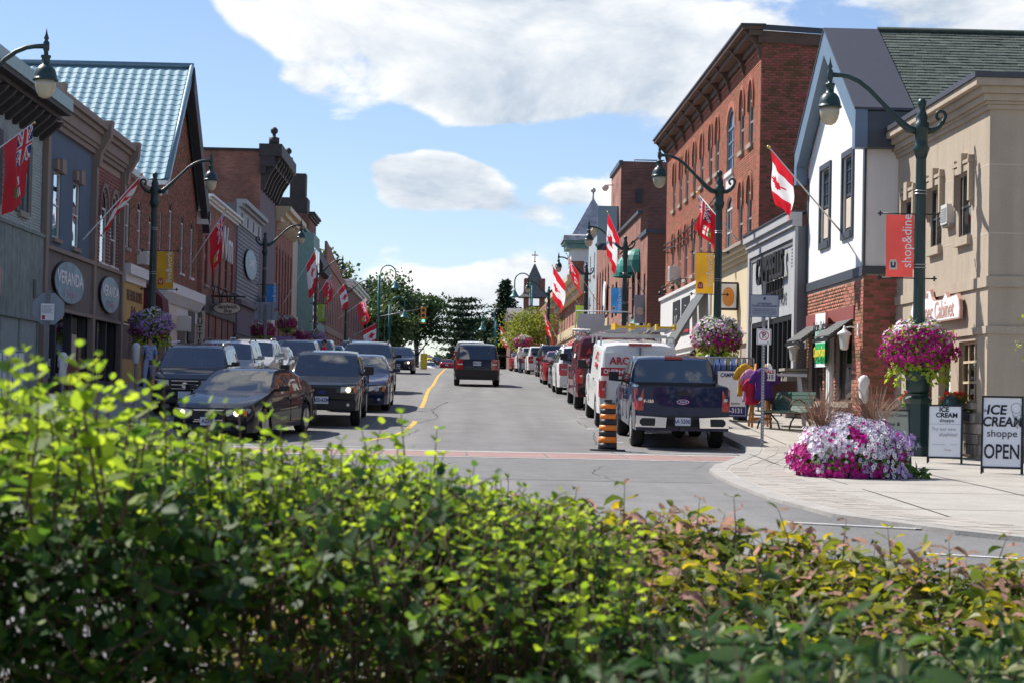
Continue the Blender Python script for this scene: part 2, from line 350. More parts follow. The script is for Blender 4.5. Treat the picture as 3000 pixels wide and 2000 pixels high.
mat('white_paint', (.72,.71,.69), .55, var=.06, scale=3, dirt=.14)
mat('cream_paint', (.60,.50,.33), .6, var=.06, scale=3, dirt=.14)
mat('grey_paint', (.32,.33,.34), .6, var=.08, scale=3, dirt=.1)
mat('dark_trim', (.055,.065,.08), .5, var=.12, scale=3)
mat('blue_trim', (.13,.19,.26), .45, var=.1, scale=2, bump=.05)
mat('charcoal', (.035,.035,.04), .6, var=.15, scale=3)
mat('black_metal', (.012,.012,.013), .45, var=.2)
mat('brown_cornice', (.13,.075,.05), .7, var=.25, scale=3, bump=.2, dirt=.4)
mat('dark_cornice', (.045,.038,.036), .65, var=.3, scale=3, bump=.2, dirt=.3)
mat('teal_cornice', (.33,.45,.44), .55, var=.1, scale=3, dirt=.3)
mat('teal_paint', (.12,.24,.22), .6, var=.15, scale=3)
mat('stone', (.25,.225,.20), .88, var=.25, scale=6, bump=.5, island=.42, dirt=.2)
mat('stone_sill', (.33,.29,.24), .85, var=.15, scale=4, bump=.2, dirt=.3)
mat('metal_roof', (.25,.42,.49), .7, metal=.0, var=.07, scale=2, island=.05)
mat('roof_cap', (.16,.26,.33), .4, metal=.3, var=.1)
mat('shingle', (.075,.095,.08), .92, var=.3, scale=6, bump=.5, bscale=80, island=.3)
mat('shingle_grey', (.16,.15,.15), .92, var=.3, scale=3, bump=.5)
mat('tin_worn', (.42,.42,.46), .6, var=.5, scale=2.2, dirt=.9, detail=9)
mat('flat_roof', (.07,.07,.07), .9, var=.2)
mat('fascia_metal', (.06,.062,.078), .55, metal=.1, var=.08)
mat('steel', (.45,.46,.47), .35, metal=.9, var=.1)
mat('chrome', (.82,.82,.83), .09, metal=1, var=.03)
mat('galv', (.20,.21,.23), .5, metal=.5, var=.15)
mat('ac_white', (.62,.61,.57), .5, var=.06)
mat('sign_white', (.88,.88,.88), .45, var=.03, scale=2)
mat('sign_cream', (.66,.56,.45), .5, var=.06)
mat('sign_black', (.012,.012,.014), .5, var=.1)
mat('sign_navy', (.02,.03,.16), .5, var=.05)
mat('sign_blue', (.03,.20,.42), .5, var=.12, scale=2)
mat('sign_red', (.50,.02,.025), .5, var=.08)
mat('sign_green', (.02,.40,.13), .5, var=.08)
mat('sign_mint', (.45,.70,.58), .5, var=.08)
mat('sign_yellow', (.75,.60,.05), .5, var=.08)
mat('sign_orange', (.75,.30,.05), .5, var=.08)
mat('sign_sage', (.36,.39,.30), .6, var=.08)
mat('sign_brown', (.14,.045,.03), .5, var=.08)
mat('sign_maroon', (.12,.012,.02), .5, var=.1)
mat('sign_pink', (.55,.32,.26), .5, var=.05)
mat('sign_greyblue', (.30,.34,.40), .5, var=.05)
mat('oval_blue', (.16,.33,.40), .45, var=.35, scale=1.6)
mat('ink_grey', (.35,.36,.38), .6, var=.1)
mat('ink_pink', (.62,.45,.47), .6, var=.1)
mat('fabric_awning', (.11,.118,.125), .85, var=.12, scale=4)
mat('awning_green', (.02,.22,.17), .5, var=.12, scale=3)
mat('awning_maroon', (.12,.02,.03), .8, var=.12)
mat('awning_red', (.42,.03,.05), .7, var=.12)
mat('awning_tan', (.42,.32,.2), .8, var=.12)
mat('shop_dark', (.03,.026,.024), .8, var=.4, scale=2)
mat('shop_floor', (.12,.09,.07), .7, var=.2)
mat('merch', (.30,.22,.24), .8, var=.7, scale=5, detail=6, island=.4)
glass('glass_dark', (.012,.015,.018), clear=0)
glass('glass_shop', (.01,.012,.014), clear=.55)
glass('glass_sky', (.06,.09,.12), clear=0)
# ------------------------------------------------------------------ helpers: walls, bricks, windows
WB = {}
_link0 = link
def link(me, name, parent=None, label=None, cat=None, group=None, kind=None, loc=None, rot=None, scale=None):
    o = _link0(me, name, parent, label, cat, group, kind, loc, rot, scale)
    if parent is not None and parent.name in WB: o.matrix_parent_inverse = Matrix.Translation(-WB[parent.name])
    return o
def thingw(name, label, cat, base, group=None):
    """a thing whose parts are modelled in street coordinates"""
    o = thing(name, label, cat, base, 0, group); WB[o.name] = Vector(base); return o
DEFER = []
def hole_half(h, v):
    ua, ub, va, vb, rise = h
    if v < va or v > vb+rise: return None
    c = (ua+ub)/2; hw = (ub-ua)/2
    if v <= vb or rise == 0: return (ua, ub)
    t = (v-vb)/rise; k = hw*math.sqrt(max(0, 1-t*t)); return (c-k, c+k)
def wall(mb, F, u0, u1, v0, v1, holes=(), mi=0, depth=.2, top=None):
    """wall sheet with real openings and reveals; top(u) trims a gable"""
    us = sorted({u0, u1, *[min(max(x, u0), u1) for h in holes for x in h[:2]]}); vs = sorted({v0, v1, *[x for h in holes for x in (h[2], h[3]+h[4]) if v0 < x < v1]})
    for a, b in zip(us, us[1:]):
        for c, d in zip(vs, vs[1:]):
            if b-a < 1e-5 or d-c < 1e-5: continue
            um, vm = (a+b)/2, (c+d)/2
            if any(h[0]-1e-6 <= um <= h[1]+1e-6 and h[2]-1e-6 <= vm <= h[3]+h[4]+1e-6 for h in holes): continue
            mb.add([F.p(a,c), F.p(b,c), F.p(b,d), F.p(a,d)], [(0,1,2,3)], mi)
    for ua, ub, va, vb, rise in holes:
        mb.add([F.p(ua,va), F.p(ua,vb), F.p(ua,vb,-depth), F.p(ua,va,-depth), F.p(ub,va), F.p(ub,vb), F.p(ub,vb,-depth), F.p(ub,va,-depth)],
               [(0,1,2,3), (7,6,5,4), (0,3,7,4)] + ([(1,5,6,2)] if not rise else []), mi)
        if rise:
            c, hw = (ua+ub)/2, (ub-ua)/2; n = 10
            arc = [(c-hw*math.cos(math.pi*i/n), vb+rise*math.sin(math.pi*i/n)) for i in range(n+1)]
            for i in range(n):
                (a, b), (c2, d2) = arc[i], arc[i+1]
                mb.add([F.p(a,b), F.p(c2,d2), F.p(c2,vb+rise), F.p(a,vb+rise)], [(0,1,2,3)], mi)
                mb.add([F.p(a,b), F.p(c2,d2), F.p(c2,d2,-depth), F.p(a,b,-depth)], [(0,1,2,3)], mi)
BRICK_UNIT = {}
def bricks(F, u0, u1, v0, v1, holes, parent, mname, bl=.215, bh=.068, gap=.012, proud=.014, limit=300, top=None, name='brick', near=None):
    """every brick its own block; the nearest ones are objects, the rest one mesh"""
    B = []; row = 0; v = v0
    while v+bh <= v1+.001:
        vm = v+bh/2; a0, a1 = u0, u1
        if top: a0, a1 = top(v+bh)
        cuts = [hole_half(h, vm) for h in holes]; cuts = [c for c in cuts if c]
        u = u0 - (bl+gap)*(.5 if row % 2 else 0)
        while u < a1:
            segs = [(max(u, a0), min(u+bl, a1))]
            for c in cuts:
                ns = []
                for s0, s1 in segs:
                    if c[1] <= s0 or c[0] >= s1: ns.append((s0, s1))
                    else:
                        if s0 < c[0]: ns.append((s0, c[0]))
                        if c[1] < s1: ns.append((c[1], s1))
                segs = ns
            for s0, s1 in segs:
                if s1-s0 > .035: B.append((s0, s1, v, v+bh))
            u += bl+gap
        v += bh+gap; row += 1
    B = np.array(B)
    if not len(B): return
    w = proud*(.75+.5*RNG.random(len(B)))
    cen = np.array(F.o)[None] + np.array(F.u)[None]*((B[:,0]+B[:,1])/2)[:,None] + np.array((0,0,1))[None]*((B[:,2]+B[:,3])/2)[:,None]
    order = np.argsort((cen**2).sum(1)) if near is None else np.argsort(((cen-np.array(near))**2).sum(1))
    sel, rest = order[:limit], order[limit:]
    def later():
        if name not in BRICK_UNIT:
            mb = MB(); mb.box(-.5,.5,-.5,.5,-.5,.5); mb.f = [f for i, f in enumerate(mb.f)]
            BRICK_UNIT[name] = True
        key = 'unit_'+name+mname
        if key not in BRICK_UNIT:
            mb = MB(); mb.box(-.5,.5,-.5,.5,-.5,.5); BRICK_UNIT[key] = mb.mesh(name, mname)
        me = BRICK_UNIT[key]; base = WB.get(parent.name, Vector((0,0,0)))
        for i in sel:
            s0, s1, a, b = B[i]; c = F.p((s0+s1)/2, (a+b)/2, (w[i]-.02)/2)
            X, Yv, Z = F.u*(s1-s0), F.w*(w[i]+.02), Vector((0,0,b-a))
            o = bpy.data.objects.new(name, me); COL.objects.link(o); o.parent = parent; o.matrix_parent_inverse = Matrix.Translation(-base)
            o.matrix_basis = Matrix(((X.x,Yv.x,Z.x,c.x),(X.y,Yv.y,Z.y,c.y),(X.z,Yv.z,Z.z,c.z),(0,0,0,1)))
        if len(rest):
            b = B[rest]; n = len(b); ww = w[rest]
            o, u, wv = np.array(F.o), np.array(F.u), np.array(F.w); z = np.array((0,0,1.))
            V = np.zeros((n, 8, 3))
            for k, (iu, iv, iw) in enumerate([(0,2,0),(1,2,0),(1,3,0),(0,3,0),(0,2,1),(1,2,1),(1,3,1),(0,3,1)]):
                V[:,k] = o + u*b[:,iu][:,None] + z*b[:,iv][:,None] + wv*(ww*iw - .004)[:,None]
            Fq = np.array([(4,5,6,7),(0,4,7,3),(1,2,6,5),(3,7,6,2),(0,1,5,4)])
            FF = (np.arange(n)[:,None,None]*8 + Fq[None]).reshape(-1, 4)
            ob = link(np_mesh(name+'work', V.reshape(-1,3), FF, mname), name+'work', parent, kind='stuff')
    DEFER.append(later)
def window(F, ua, ub, va, vb, parent, fm='white_paint', gm='glass_dark', depth=.075, rise=0, rows=2, cols=1, fw=.06, sill=None, sill_h=.12, name='window', back=.0, muntin_top=None):
    mb = MB(); w0, w1 = -depth, -depth+.05
    mb.fbox(F, ua, ua+fw, va, vb, w0, w1); mb.fbox(F, ub-fw, ub, va, vb, w0, w1)
    mb.fbox(F, ua+fw, ub-fw, va, va+fw, w0, w1); mb.fbox(F, ua+fw, ub-fw, vb-fw, vb, w0, w1)
    if rise:
        c, hw = (ua+ub)/2, (ub-ua)/2; n = 10
        for i in range(n):
            p = [(c-(hw-k)*math.cos(math.pi*j/n), vb+max(.01, rise-k)*math.sin(math.pi*j/n)) for k in (0, fw) for j in (i, i+1)]
            mb.add([F.p(*p[0], w1), F.p(*p[1], w1), F.p(*p[3], w1), F.p(*p[2], w1)], [(0,1,2,3)])
    for r in range(1, rows):
        vv = va+(vb-va)*r/rows; mb.fbox(F, ua+fw, ub-fw, vv-fw*.4, vv+fw*.4, w0+.002, w1-.004)
    for c in range(1, cols):
        uu = ua+(ub-ua)*c/cols; mb.fbox(F, uu-fw*.3, uu+fw*.3, va+fw, vb-fw, w0+.004, w1-.008)
    if muntin_top:
        nr, ncn = muntin_top; vmid = (va+vb)/2
        for r in range(1, nr): vv = vmid+(vb-vmid)*r/nr; mb.fbox(F, ua+fw, ub-fw, vv-.012, vv+.012, w0+.006, w1-.01)
        for c in range(1, ncn): uu = ua+(ub-ua)*c/ncn; mb.fbox(F, uu-.012, uu+.012, vmid, vb-fw, w0+.008, w1-.012)
    wo = mb.build(name, fm, parent)
    g = MB(); wg = -depth+.02
    pts = [F.p(ua+.01,va+.01,wg), F.p(ub-.01,va+.01,wg), F.p(ub-.01,vb,wg)]
    if rise:
        c, hw = (ua+ub)/2, (ub-ua)/2
        pts += [F.p(c+(hw-.01)*math.cos(math.pi*i/10), vb+(rise-.01)*math.sin(math.pi*i/10), wg) for i in range(1, 10)]
    pts.append(F.p(ua+.01,vb,wg)); g.prism(pts, F.w*-.01); g.build('pane', gm, wo)
    if sill:
        s = MB(); s.fbox(F, ua-.08, ub+.08, va-sill_h, va-.002, -depth, .1); s.build('sill', sill, wo)
    return wo
def arch_hood(F, ua, ub, vb, rise, parent, mname, th=.16, proud=.06, drop=.35):
    mb = MB(); c, hw = (ua+ub)/2, (ub-ua)/2; n = 12; k0, k1 = .05, th+.05
    P = [[(c-(hw+k)*math.cos(math.pi*i/n), vb+(rise+k)*math.sin(math.pi*i/n)) for i in range(n+1)] for k in (k0, k1)]
    P[0] = [(c-hw-k0, vb-drop)]+P[0]+[(c+hw+k0, vb-drop)]; P[1] = [(c-hw-k1, vb-drop)]+P[1]+[(c+hw+k1, vb-drop)]
    for i in range(len(P[0])-1):
        a, b, d, e = P[0][i], P[0][i+1], P[1][i+1], P[1][i]
        mb.prism([F.p(*a,0), F.p(*b,0), F.p(*d,0), F.p(*e,0)], F.w*proud)
    return mb.build('arch_hood', mname, parent)
def rect_pts(F, u0, u1, v0, v1, w): return [F.p(u0,v0,w), F.p(u1,v0,w), F.p(u1,v1,w), F.p(u0,v1,w)]
def shell(F, W, z0, z1, depth, parent, wm, rm='flat_roof', name='wall'):
    """the body behind a facade: roof, back and both flanks"""
    mb = MB(); P = F.p; d = -depth
    mb.add([P(0,z0), P(0,z0,d), P(0,z1,d), P(0,z1), P(W,z0), P(W,z0,d), P(W,z1,d), P(W,z1)], [(0,1,2,3), (4,7,6,5), (1,5,6,2)])
    mb.build(name, wm, parent)
    r = MB(); r.add([P(.05,z1-.25,-.05), P(W-.05,z1-.25,-.05), P(W-.05,z1-.25,d), P(.05,z1-.25,d)], [(0,1,2,3)]); r.build('roof', rm, parent)
def front(F, W, z0, z1, holes, parent, wm, name='facade'):
    mb = MB(); wall(mb, F, 0, W, z0, z1, holes); return mb.build(name, wm, parent)
def cornice(F, u0, u1, z, parent, m, h=.6, out=.5, steps=3, name='cornice', brackets=0, bm=None, ends=True):
    mb = MB()
    for i in range(steps):
        a = z-h+h*i/steps; mb.fbox(F, u0-(out*(i+1)/steps if ends else 0)*.6, u1+(out*(i+1)/steps if ends else 0)*.6, a+.002*i, z-h+h*(i+1)/steps, -.05, out*(i+1)/steps)
    c = mb.build(name, m, parent)
    if brackets:
        for i in range(brackets):
            u = u0+(u1-u0)*(i+.5)/brackets; b = MB()
            b.prism([F.p(u-.09, z-h-.5, .0), F.p(u-.09, z-h-.5, .1), F.p(u-.09, z-h-.1, out*.75), F.p(u-.09, z-h, out*.85), F.p(u-.09, z-h, 0)], F.u*.18)
            b.build('bracket', bm or m, c)
    return c
def rside(X, y0): return Fr((X, y0, 0), (0,1,0), (-1,0,0))
def lside(X, y0): return Fr((X, y0, 0), (0,1,0), (1,0,0))
def shopfront(F, u0, u1, z0, z1, parent, fm, panes=3, header=.7, hm=None, door=None, gm='glass_dark', kick=.5, name='shopfront', inset=.0):
    """glazed shop front with stall riser, posts, header board"""
    mb = MB(); n = panes
    mb.fbox(F, u0, u1, z1-header, z1, -.02, .10); mb.fbox(F, u0, u1, z0, z0+kick, -.15, .03)
    for i in range(n+1):
        u = u0+(u1-u0)*i/n; mb.fbox(F, max(u0, u-.08), min(u1, u+.08), z0+kick, z1-header, -.15, .045)
    s = mb.build(name, hm or fm, parent)
    for i in range(n):
        a = u0+(u1-u0)*i/n+.08; b = u0+(u1-u0)*(i+1)/n-.08
        g = MB(); isd = door is not None and i == door
        g.fbox(F, a, b, z0+kick+.002, z1-header-.002, -.12, -.10); g.build('pane', gm, s)
        if isd:
            d = MB(); d.fbox(F, a, a+.1, z0+.05, z1-header, -.10, -.04); d.fbox(F, b-.1, b, z0+.05, z1-header, -.10, -.04); d.fbox(F, a+.1, b-.1, z1-header-.12, z1-header-.004, -.10, -.04); d.build('door_frame', 'charcoal', s)
    return s
# ------------------------------------------------------------------ ground, road, pavements
YS = [-60,-20,0,6,12,18,24,28,31,34,37,40,43,46,49,52,55,58,61,65,70,75,80,90,100,112,128,140,150,160,172,180,186,193,200,208,216,224,232,245,260,300,350,400,460,520,600,700,900,1400,2500]
def strip(name, x0f, x1f, ys, dz, m, kind='structure', label=None, nx=1):
    V = []; Fc = []
    for i, y in enumerate(ys):
        for k in range(nx+1):
            x = x0f(y)+(x1f(y)-x0f(y))*k/nx; V.append((x, y, zr(y)+dz))
    for i in range(len(ys)-1):
        for k in range(nx):
            a = i*(nx+1)+k; Fc.append((a, a+1, a+nx+2, a+nx+1))
    mb = MB(); mb.add(V, Fc); o = mb.build(name, m); tag(o, label, kind=kind); return o
strip('ground', lambda y: -1500, lambda y: 1500, YS, -.06, 'grass_far', nx=6, label='grassy ground beyond the town')
def xc(y): return -1.0 if y < 250 else -1-(y-250)*.04
def rk(y): return 6.0 if y < 46 else (6.0+.9*min(1, (y-46)/54) if y < 250 else xc(y)+4.6)
def lk(y): return -8.0 if y < 250 else xc(y)-4.6
def fan(y, a, b): return a
strip('road', lambda y: lk(y)-.4 if y > 46 else -60, lambda y: rk(y)+.4 if y > 43 else 60, [y for y in YS if -30 < y < 1000], 0, 'asphalt', nx=8, label='grey asphalt street rising to a crest')
# pavement sheets with kerb faces
def slab(name, pts, m, top=KERB, label=None):
    """pavement plate following the street's rise; pts is the outline (x,y) as matching left/right rails"""
    V = []; Fc = []; n = len(pts)
    for (xa, xb, y) in pts:
        z = zr(y)
        k_ = (kz(y)-z-KERB if xa > 0 else 0)+top; V += [(xa, y, z-.1), (xa, y, z+k_), (xb, y, z+k_), (xb, y, z-.1)]
    for i in range(n-1):
        a = 4*i; b = a+4
        Fc += [(a, a+1, b+1, b), (a+1, a+2, b+2, b+1), (a+2, a+3, b+3, b+2)]
    Fc += [(0, 3, 2, 1), (4*n-4, 4*n-3, 4*n-2, 4*n-1)]
    mb = MB(); mb.add(V, Fc); o = mb.build(name, m); tag(o, label, kind='structure'); return o
CK = [(19.2,6.2),(20.5,5.2),(22.5,4.3),(25,4.0),(27.5,3.92),(30,3.96),(32,4.1),(34,4.45),(36,5.0),(38,5.55),(40,5.92),(42,6.02),(44,6.02),(46,6.0)]
def cx(y): return float(np.interp(y, [a for a, b in CK], [b for a, b in CK]))
yy = [19.2,19.8,20.5,21.5,22.5,24,25,26.5,27.5,29,30,31,32,33,34,35,36,37,38,39,40,41,42,43,44] + [y for y in YS if 44 < y <= 205]
slab('pavement', [(cx(y)+.28 if y < 46 else rk(y)+.28, 40, y) for y in yy], 'concrete', label='pale concrete pavement along the right shops')
slab('kerb', [(cx(y) if y < 46 else rk(y), (cx(y) if y < 46 else rk(y))+.279, y) for y in yy], 'kerb_stone', top=KERB+.006, label='stone kerb curving round the right corner')
LKY = [36,38,40,41,42,43,44,46]+[y for y in YS if 46 < y <= 205]
def lkx(y): return -8.0 if y >= 46 else -8.0-float(np.interp(46-y, [0,2,3,4,5,6,8,10], [0,.25,.7,1.4,2.4,3.8,8,20]))
slab('pavement', [(-45, lkx(y)-.28, y) for y in LKY], 'concrete', label='shaded concrete pavement along the left shops')
slab('kerb', [(lkx(y)-.279, lkx(y), y) for y in LKY], 'kerb_stone', top=KERB+.006, label='stone kerb along the left shops')
def sheet(name, poly, dz, m, label, cat=None):
    mb = MB(); mb.add([(x, y, zr(y)+dz) for x, y in poly], [tuple(range(len(poly)))]); o = mb.build(name, m); tag(o, label, kind='structure'); return o
# bands of pavers following the corner kerb
PAVE_ROWS = []
def paver_band():
    ys = list(np.arange(19.6, 42, .34)); mb = MB(); par = bpy.data.objects.new('paver_band', None); COL.objects.link(par); tag(par, 'curved band of pinkish pavers behind the right corner kerb', kind='structure')
    for i, y in enumerate(ys[:-1]):
        ya, yb = y+.012, ys[i+1]-.012
        for k in range(3):
            b = MB(); o0, o1 = .32+k*.3+.012, .32+(k+1)*.3-.012
            P = [(cx(ya)+o0, ya), (cx(ya)+o1, ya), (cx(yb)+o1, yb), (cx(yb)+o0, yb)]
            b.prism([(p[0], p[1], kz(p[1])-.02) for p in P], (0,0,.024+.004*random.random())); b.build('paver', 'paver', par)
DEFER.append(paver_band)
# slab joints in the concrete
jm = MB()
for y in (23.5, 26.6, 28.6, 31.5, 34.5, 37.5, 40.5, 43.5, 47, 50.5, 54, 57.5, 61, 65, 69, 73):
    x0 = max(cx(y)+1.25, 0) if y < 46 else rk(y)+.3
    jm.add([(x0, y-.012, kz(y)+.004), (14 if y < 36 else 9.1, y-.012, kz(y)+.004), (14 if y < 36 else 9.1, y+.012, kz(y)+.0045), (x0, y+.012, kz(y)+.0045)], [(0,1,2,3)])
for a, b in [(5.6,22), (7.6, 20)]:
    for y0 in np.arange(b, 60, 4.): jm.add([(a+1.4*(y0 > 40), y0, kz(y0)+.005), (a+.024+1.4*(y0 > 40), y0, kz(y0)+.005), (a+.024+1.4*(y0 > 40), y0+4, kz(y0+4)+.005), (a+1.4*(y0 > 40), y0+4, kz(y0+4)+.005)], [(0,1,2,3)])
tag(jm.build('pavement_joint', 'crack'), 'dark joints between concrete pavement slabs', kind='structure')
# crossing band of reddish panels with cracked joints and white edges
band = bpy.data.objects.new('crossing', None); COL.objects.link(band); tag(band, 'dull red concrete band across the street', kind='structure')
xs = [-7.9,-6.3,-4.6,-3.0,-1.4,.2,1.7,3.2,4.55,5.9]
for a, b in zip(xs, xs[1:]):
    j = random.uniform(-.06,.06); q = MB()
    q.prism([(a+.02, 36.4+.0*a, zr(36.4)-.02), (b-.02+j*.3, 36.4, zr(36.4)-.02), (b-.02, 38.8, zr(38.8)-.02), (a+.02+j*.3, 38.8, zr(38.8)-.02)], (0,0,.026)); q.build('panel', 'paver_red', band)
for y, wd in ((36.2, .09), (39.0, .11)):
    tag(sheet('painted_line', [(-7.9, y-wd), (cx(y)-.1, y-wd), (cx(y)-.1, y+wd), (-7.9, y+wd)], .006, 'paint_white', 'white line edging the red crossing band, %s side' % ('near' if y < 37 else 'far')), kind='structure')
sheet('painted_line', [(-7.6, 40.2), (-1.9, 40.2), (-1.9, 40.65), (-7.6, 40.65)], .006, 'paint_white', 'white stop line before the crossing')
sheet('painted_line', [(3.55, 39.9), (5.9, 39.9), (5.9, 40.08), (3.55, 40.08)], .006, 'paint_white', 'white bay line behind the blue pickup')
for i, (a, b, c, d) in enumerate([(3.6,21.6,5.1,20.95), (4.4,18.4,7.5,17.2)]):
    sheet('painted_line', [(a, b), (c, d), (c, d+.08), (a, b+.08)], .006, 'paint_white', ['white line meeting the near right kerb', 'white line close to the shrub at right'][i])
# yellow centre line
cp = [(y,-1.0) for y in reversed(YS) if 80 <= y <= 200]+[(75,-1.06),(70,-1.05),(65,-1.03),(61,-1.0),(57,-1.0),(49,-1.05),(46,-1.2),(44,-1.5),(42.5,-2.0),(41.3,-2.7),(40.7,-3.4)]
ymb = MB(); V = []
for i, (y, x) in enumerate(cp):
    V += [(x-.06, y, zr(y)+.006), (x+.06, y+(.03 if i > 7 else 0), zr(y)+.006)]
ymb.add(V, [(2*i, 2*i+1, 2*i+3, 2*i+2) for i in range(len(cp)-1)]); tag(ymb.build('painted_line', 'paint_yellow'), 'yellow centre line curving left at the crossing', kind='structure')
for i, y in enumerate((43.6, 48.2, 52.6, 58.9, 64.4, 69.9, 78, 84.5, 92, 100)):
    x = 3.25+.006*(y-43)
    sheet('painted_line', [(x-.12, y-.06), (x+.42, y-.06), (x+.42, y+.06), (x-.12, y+.06)], .006, 'paint_white', 'white parking tick, number %d from the blue pickup' % (i+1))
# cracks and patches in the asphalt
cm = MB()
for pts in ([(-1.2,44),(-.9,46.5),(-1.1,48.5),(-.5,51),(-.7,55),(-.3,60)], [(2.2,36.3),(2.6,34),(2.1,31),(2.4,28)], [(3.2,39.2),(3.0,43),(3.3,47),(3.1,51)], [(-.5,36),(0,34),(-.4,31.5),(.1,29)]):
    for (x0, y0), (x1, y1) in zip(pts, pts[1:]):
        n = 6
        for k in range(n):
            p = [(x0+(x1-x0)*t/n+random.uniform(-.05,.05), y0+(y1-y0)*t/n) for t in (k, k+1)]
            cm.add([(p[0][0]-.012, p[0][1], zr(p[0][1])+.003), (p[0][0]+.012, p[0][1], zr(p[0][1])+.003), (p[1][0]+.012, p[1][1]+.02, zr(p[1][1])+.003), (p[1][0]-.012, p[1][1]+.02, zr(p[1][1])+.003)], [(0,1,2,3)])
tag(cm.build('crack', 'crack'), 'thin cracks in the asphalt', kind='structure')
sheet('asphalt_patch', [(-8,28.5),(3.7,28.5),(4.0,33),(4.6,35.9),(-8,35.9)], .003, 'asphalt_patch', 'darker asphalt patch below the crossing band')
mh = MB(); mh.lathe([(.33,0),(.33,.006),(.3,.007)], (4.5,42.6,zr(42.6)+.002), 20); tag(mh.build('manhole_cover','charcoal'), 'round manhole cover under the blue pickup', 'manhole cover')
# ------------------------------------------------------------------ right side: tan stucco corner building
XT, YT0, YT1 = 9.95, 37.0, 44.8
g0 = zr(40)+KERB
tan = thingw('stucco_building', 'tan stucco corner building with stepped cornice, nearest on the right', 'building', (XT+3, 41, g0))
F = rside(XT, YT0); Wd = YT1-YT0
def tu(px): return XT*FPX/(px-1340)-YT0
tw = [(38.3-YT0, 39.25-YT0, 3.38, 4.6, 0), (40.65-YT0, 41.6-YT0, 3.36, 4.58, 0), (43.05-YT0, 44.0-YT0, 3.34, 4.56, 0)]
lowh = [(.75, 2.1, .12, 1.32, 0), (2.75, 3.75, -.9, 1.15, 0), (4.3, 6.4, -.1, 1.2, 0)]
mb = MB(); wall(mb, F, 0, Wd, g0-.2, 6.2, tw+lowh)
Fs = Fr((XT, YT0, 0), (1,0,0), (0,-1,0))
wall(mb, Fs, 0, 14, g0-.2, 6.2, [(4.2,5.4,3.38,4.6,0)])
mb.build('wall', 'stucco_tan', tan)
shell(Fr((XT+14, YT0, 0), (0,1,0), (1,0,0)), Wd, g0, 6.2, .1, tan, 'stucco_tan')
rb = MB(); rb.add([(XT+.1,YT0+.1,5.95),(XT+14,YT0+.1,5.95),(XT+14,YT1,5.95),(XT+.1,YT1,5.95)], [(0,1,2,3)]); rb.build('roof', 'flat_roof', tan)
def wrap(z0, z1, out, m, name):
    b = MB(); b.box(XT-out, XT+14, YT0-out, YT0+.02, z0, z1); b.box(XT-out, XT+.02, YT0+.021, YT1, z0, z1); return b.build(name, m, tan)
for z0, z1, o in [(5.66,5.74,.06),(5.745,5.80,.10),(5.805,5.93,.16),(5.935,6.06,.24),(6.065,6.2,.36)]: wrap(z0, z1, o, 'stucco_tan', 'cornice')
wrap(6.205, 6.31, .40, 'fascia_metal', 'coping')
wrap(2.30, 2.5, .045, 'stucco_tan', 'band'); wrap(1.42, 1.56, .045, 'stucco_tan', 'band')
mat('groove', (.50,.43,.34), .9, var=.05)
for z in (4.62, 3.32):
    for a, b in [(0, tw[0][0]-.12), (tw[0][1]+.12, tw[1][0]-.12), (tw[1][1]+.12, tw[2][0]-.12)]:
        b_ = MB(); b_.fbox(F, a, b, z-.012, z+.012, -.01, .003); b_.build('groove', 'groove', tan)
    b_ = MB(); b_.box(XT, XT+14, YT0-.003, YT0+.01, z-.012, z+.012); b_.build('groove', 'groove', tan)
for u in (1.95, 4.1, 6.4):
    b_ = MB(); b_.fbox(F, u-.008, u+.008, 2.52, 5.64, -.01, .003); b_.build('groove', 'groove', tan)
for i, (a, b, c, d, _) in enumerate(tw):
    w = window(F, a, b, c, d, tan, 'charcoal', depth=.08, rows=2, sill='stucco_tan', sill_h=.17)
    k = MB()   # art deco surround: keystone and hanging strips
    k.fbox(F, (a+b)/2-.16, (a+b)/2+.16, d+.02, d+.42, 0, .13); k.fbox(F, a-.12, b+.12, d+.05, d+.17, 0, .09); k.fbox(F, a-.2, b+.2, d+.20, d+.27, 0, .11)
    for uu in (a-.17, b+.05):
        k.fbox(F, uu, uu+.12, d-.55, d+.34, 0, .1); k.fbox(F, uu+.03, uu+.09, d-.65, d-.551, 0, .07)
    k.build('keystone', 'stucco_tan', w)
window(Fs, 4.2, 5.4, 3.38, 4.6, tan, 'charcoal', depth=.2, sill='stucco_tan')
window(F, *lowh[0][:4], tan, 'cream_paint', 'glass_shop', depth=.12, rows=3, cols=3, sill='stone_sill')
window(F, *lowh[2][:4], tan, 'cream_paint', 'glass_dark', depth=.12, rows=1, cols=3, sill='stone_sill')
d = MB(); a, b, c, e, _ = lowh[1]; d.fbox(F, a, b, c, e, -.2, -.14); do = d.build('door', 'charcoal', tan)
d = MB(); d.fbox(F, a+.15, b-.15, c+.9, e-.15, -.138, -.13); d.build('pane', 'glass_dark', do)
d = MB(); d.fbox(F, a+.32, a+.6, .3, .55, -.128, -.124); d.fbox(F, a+.32, a+.6, .62, .76, -.128, -.124); d.build('notice', 'sign_white', do)
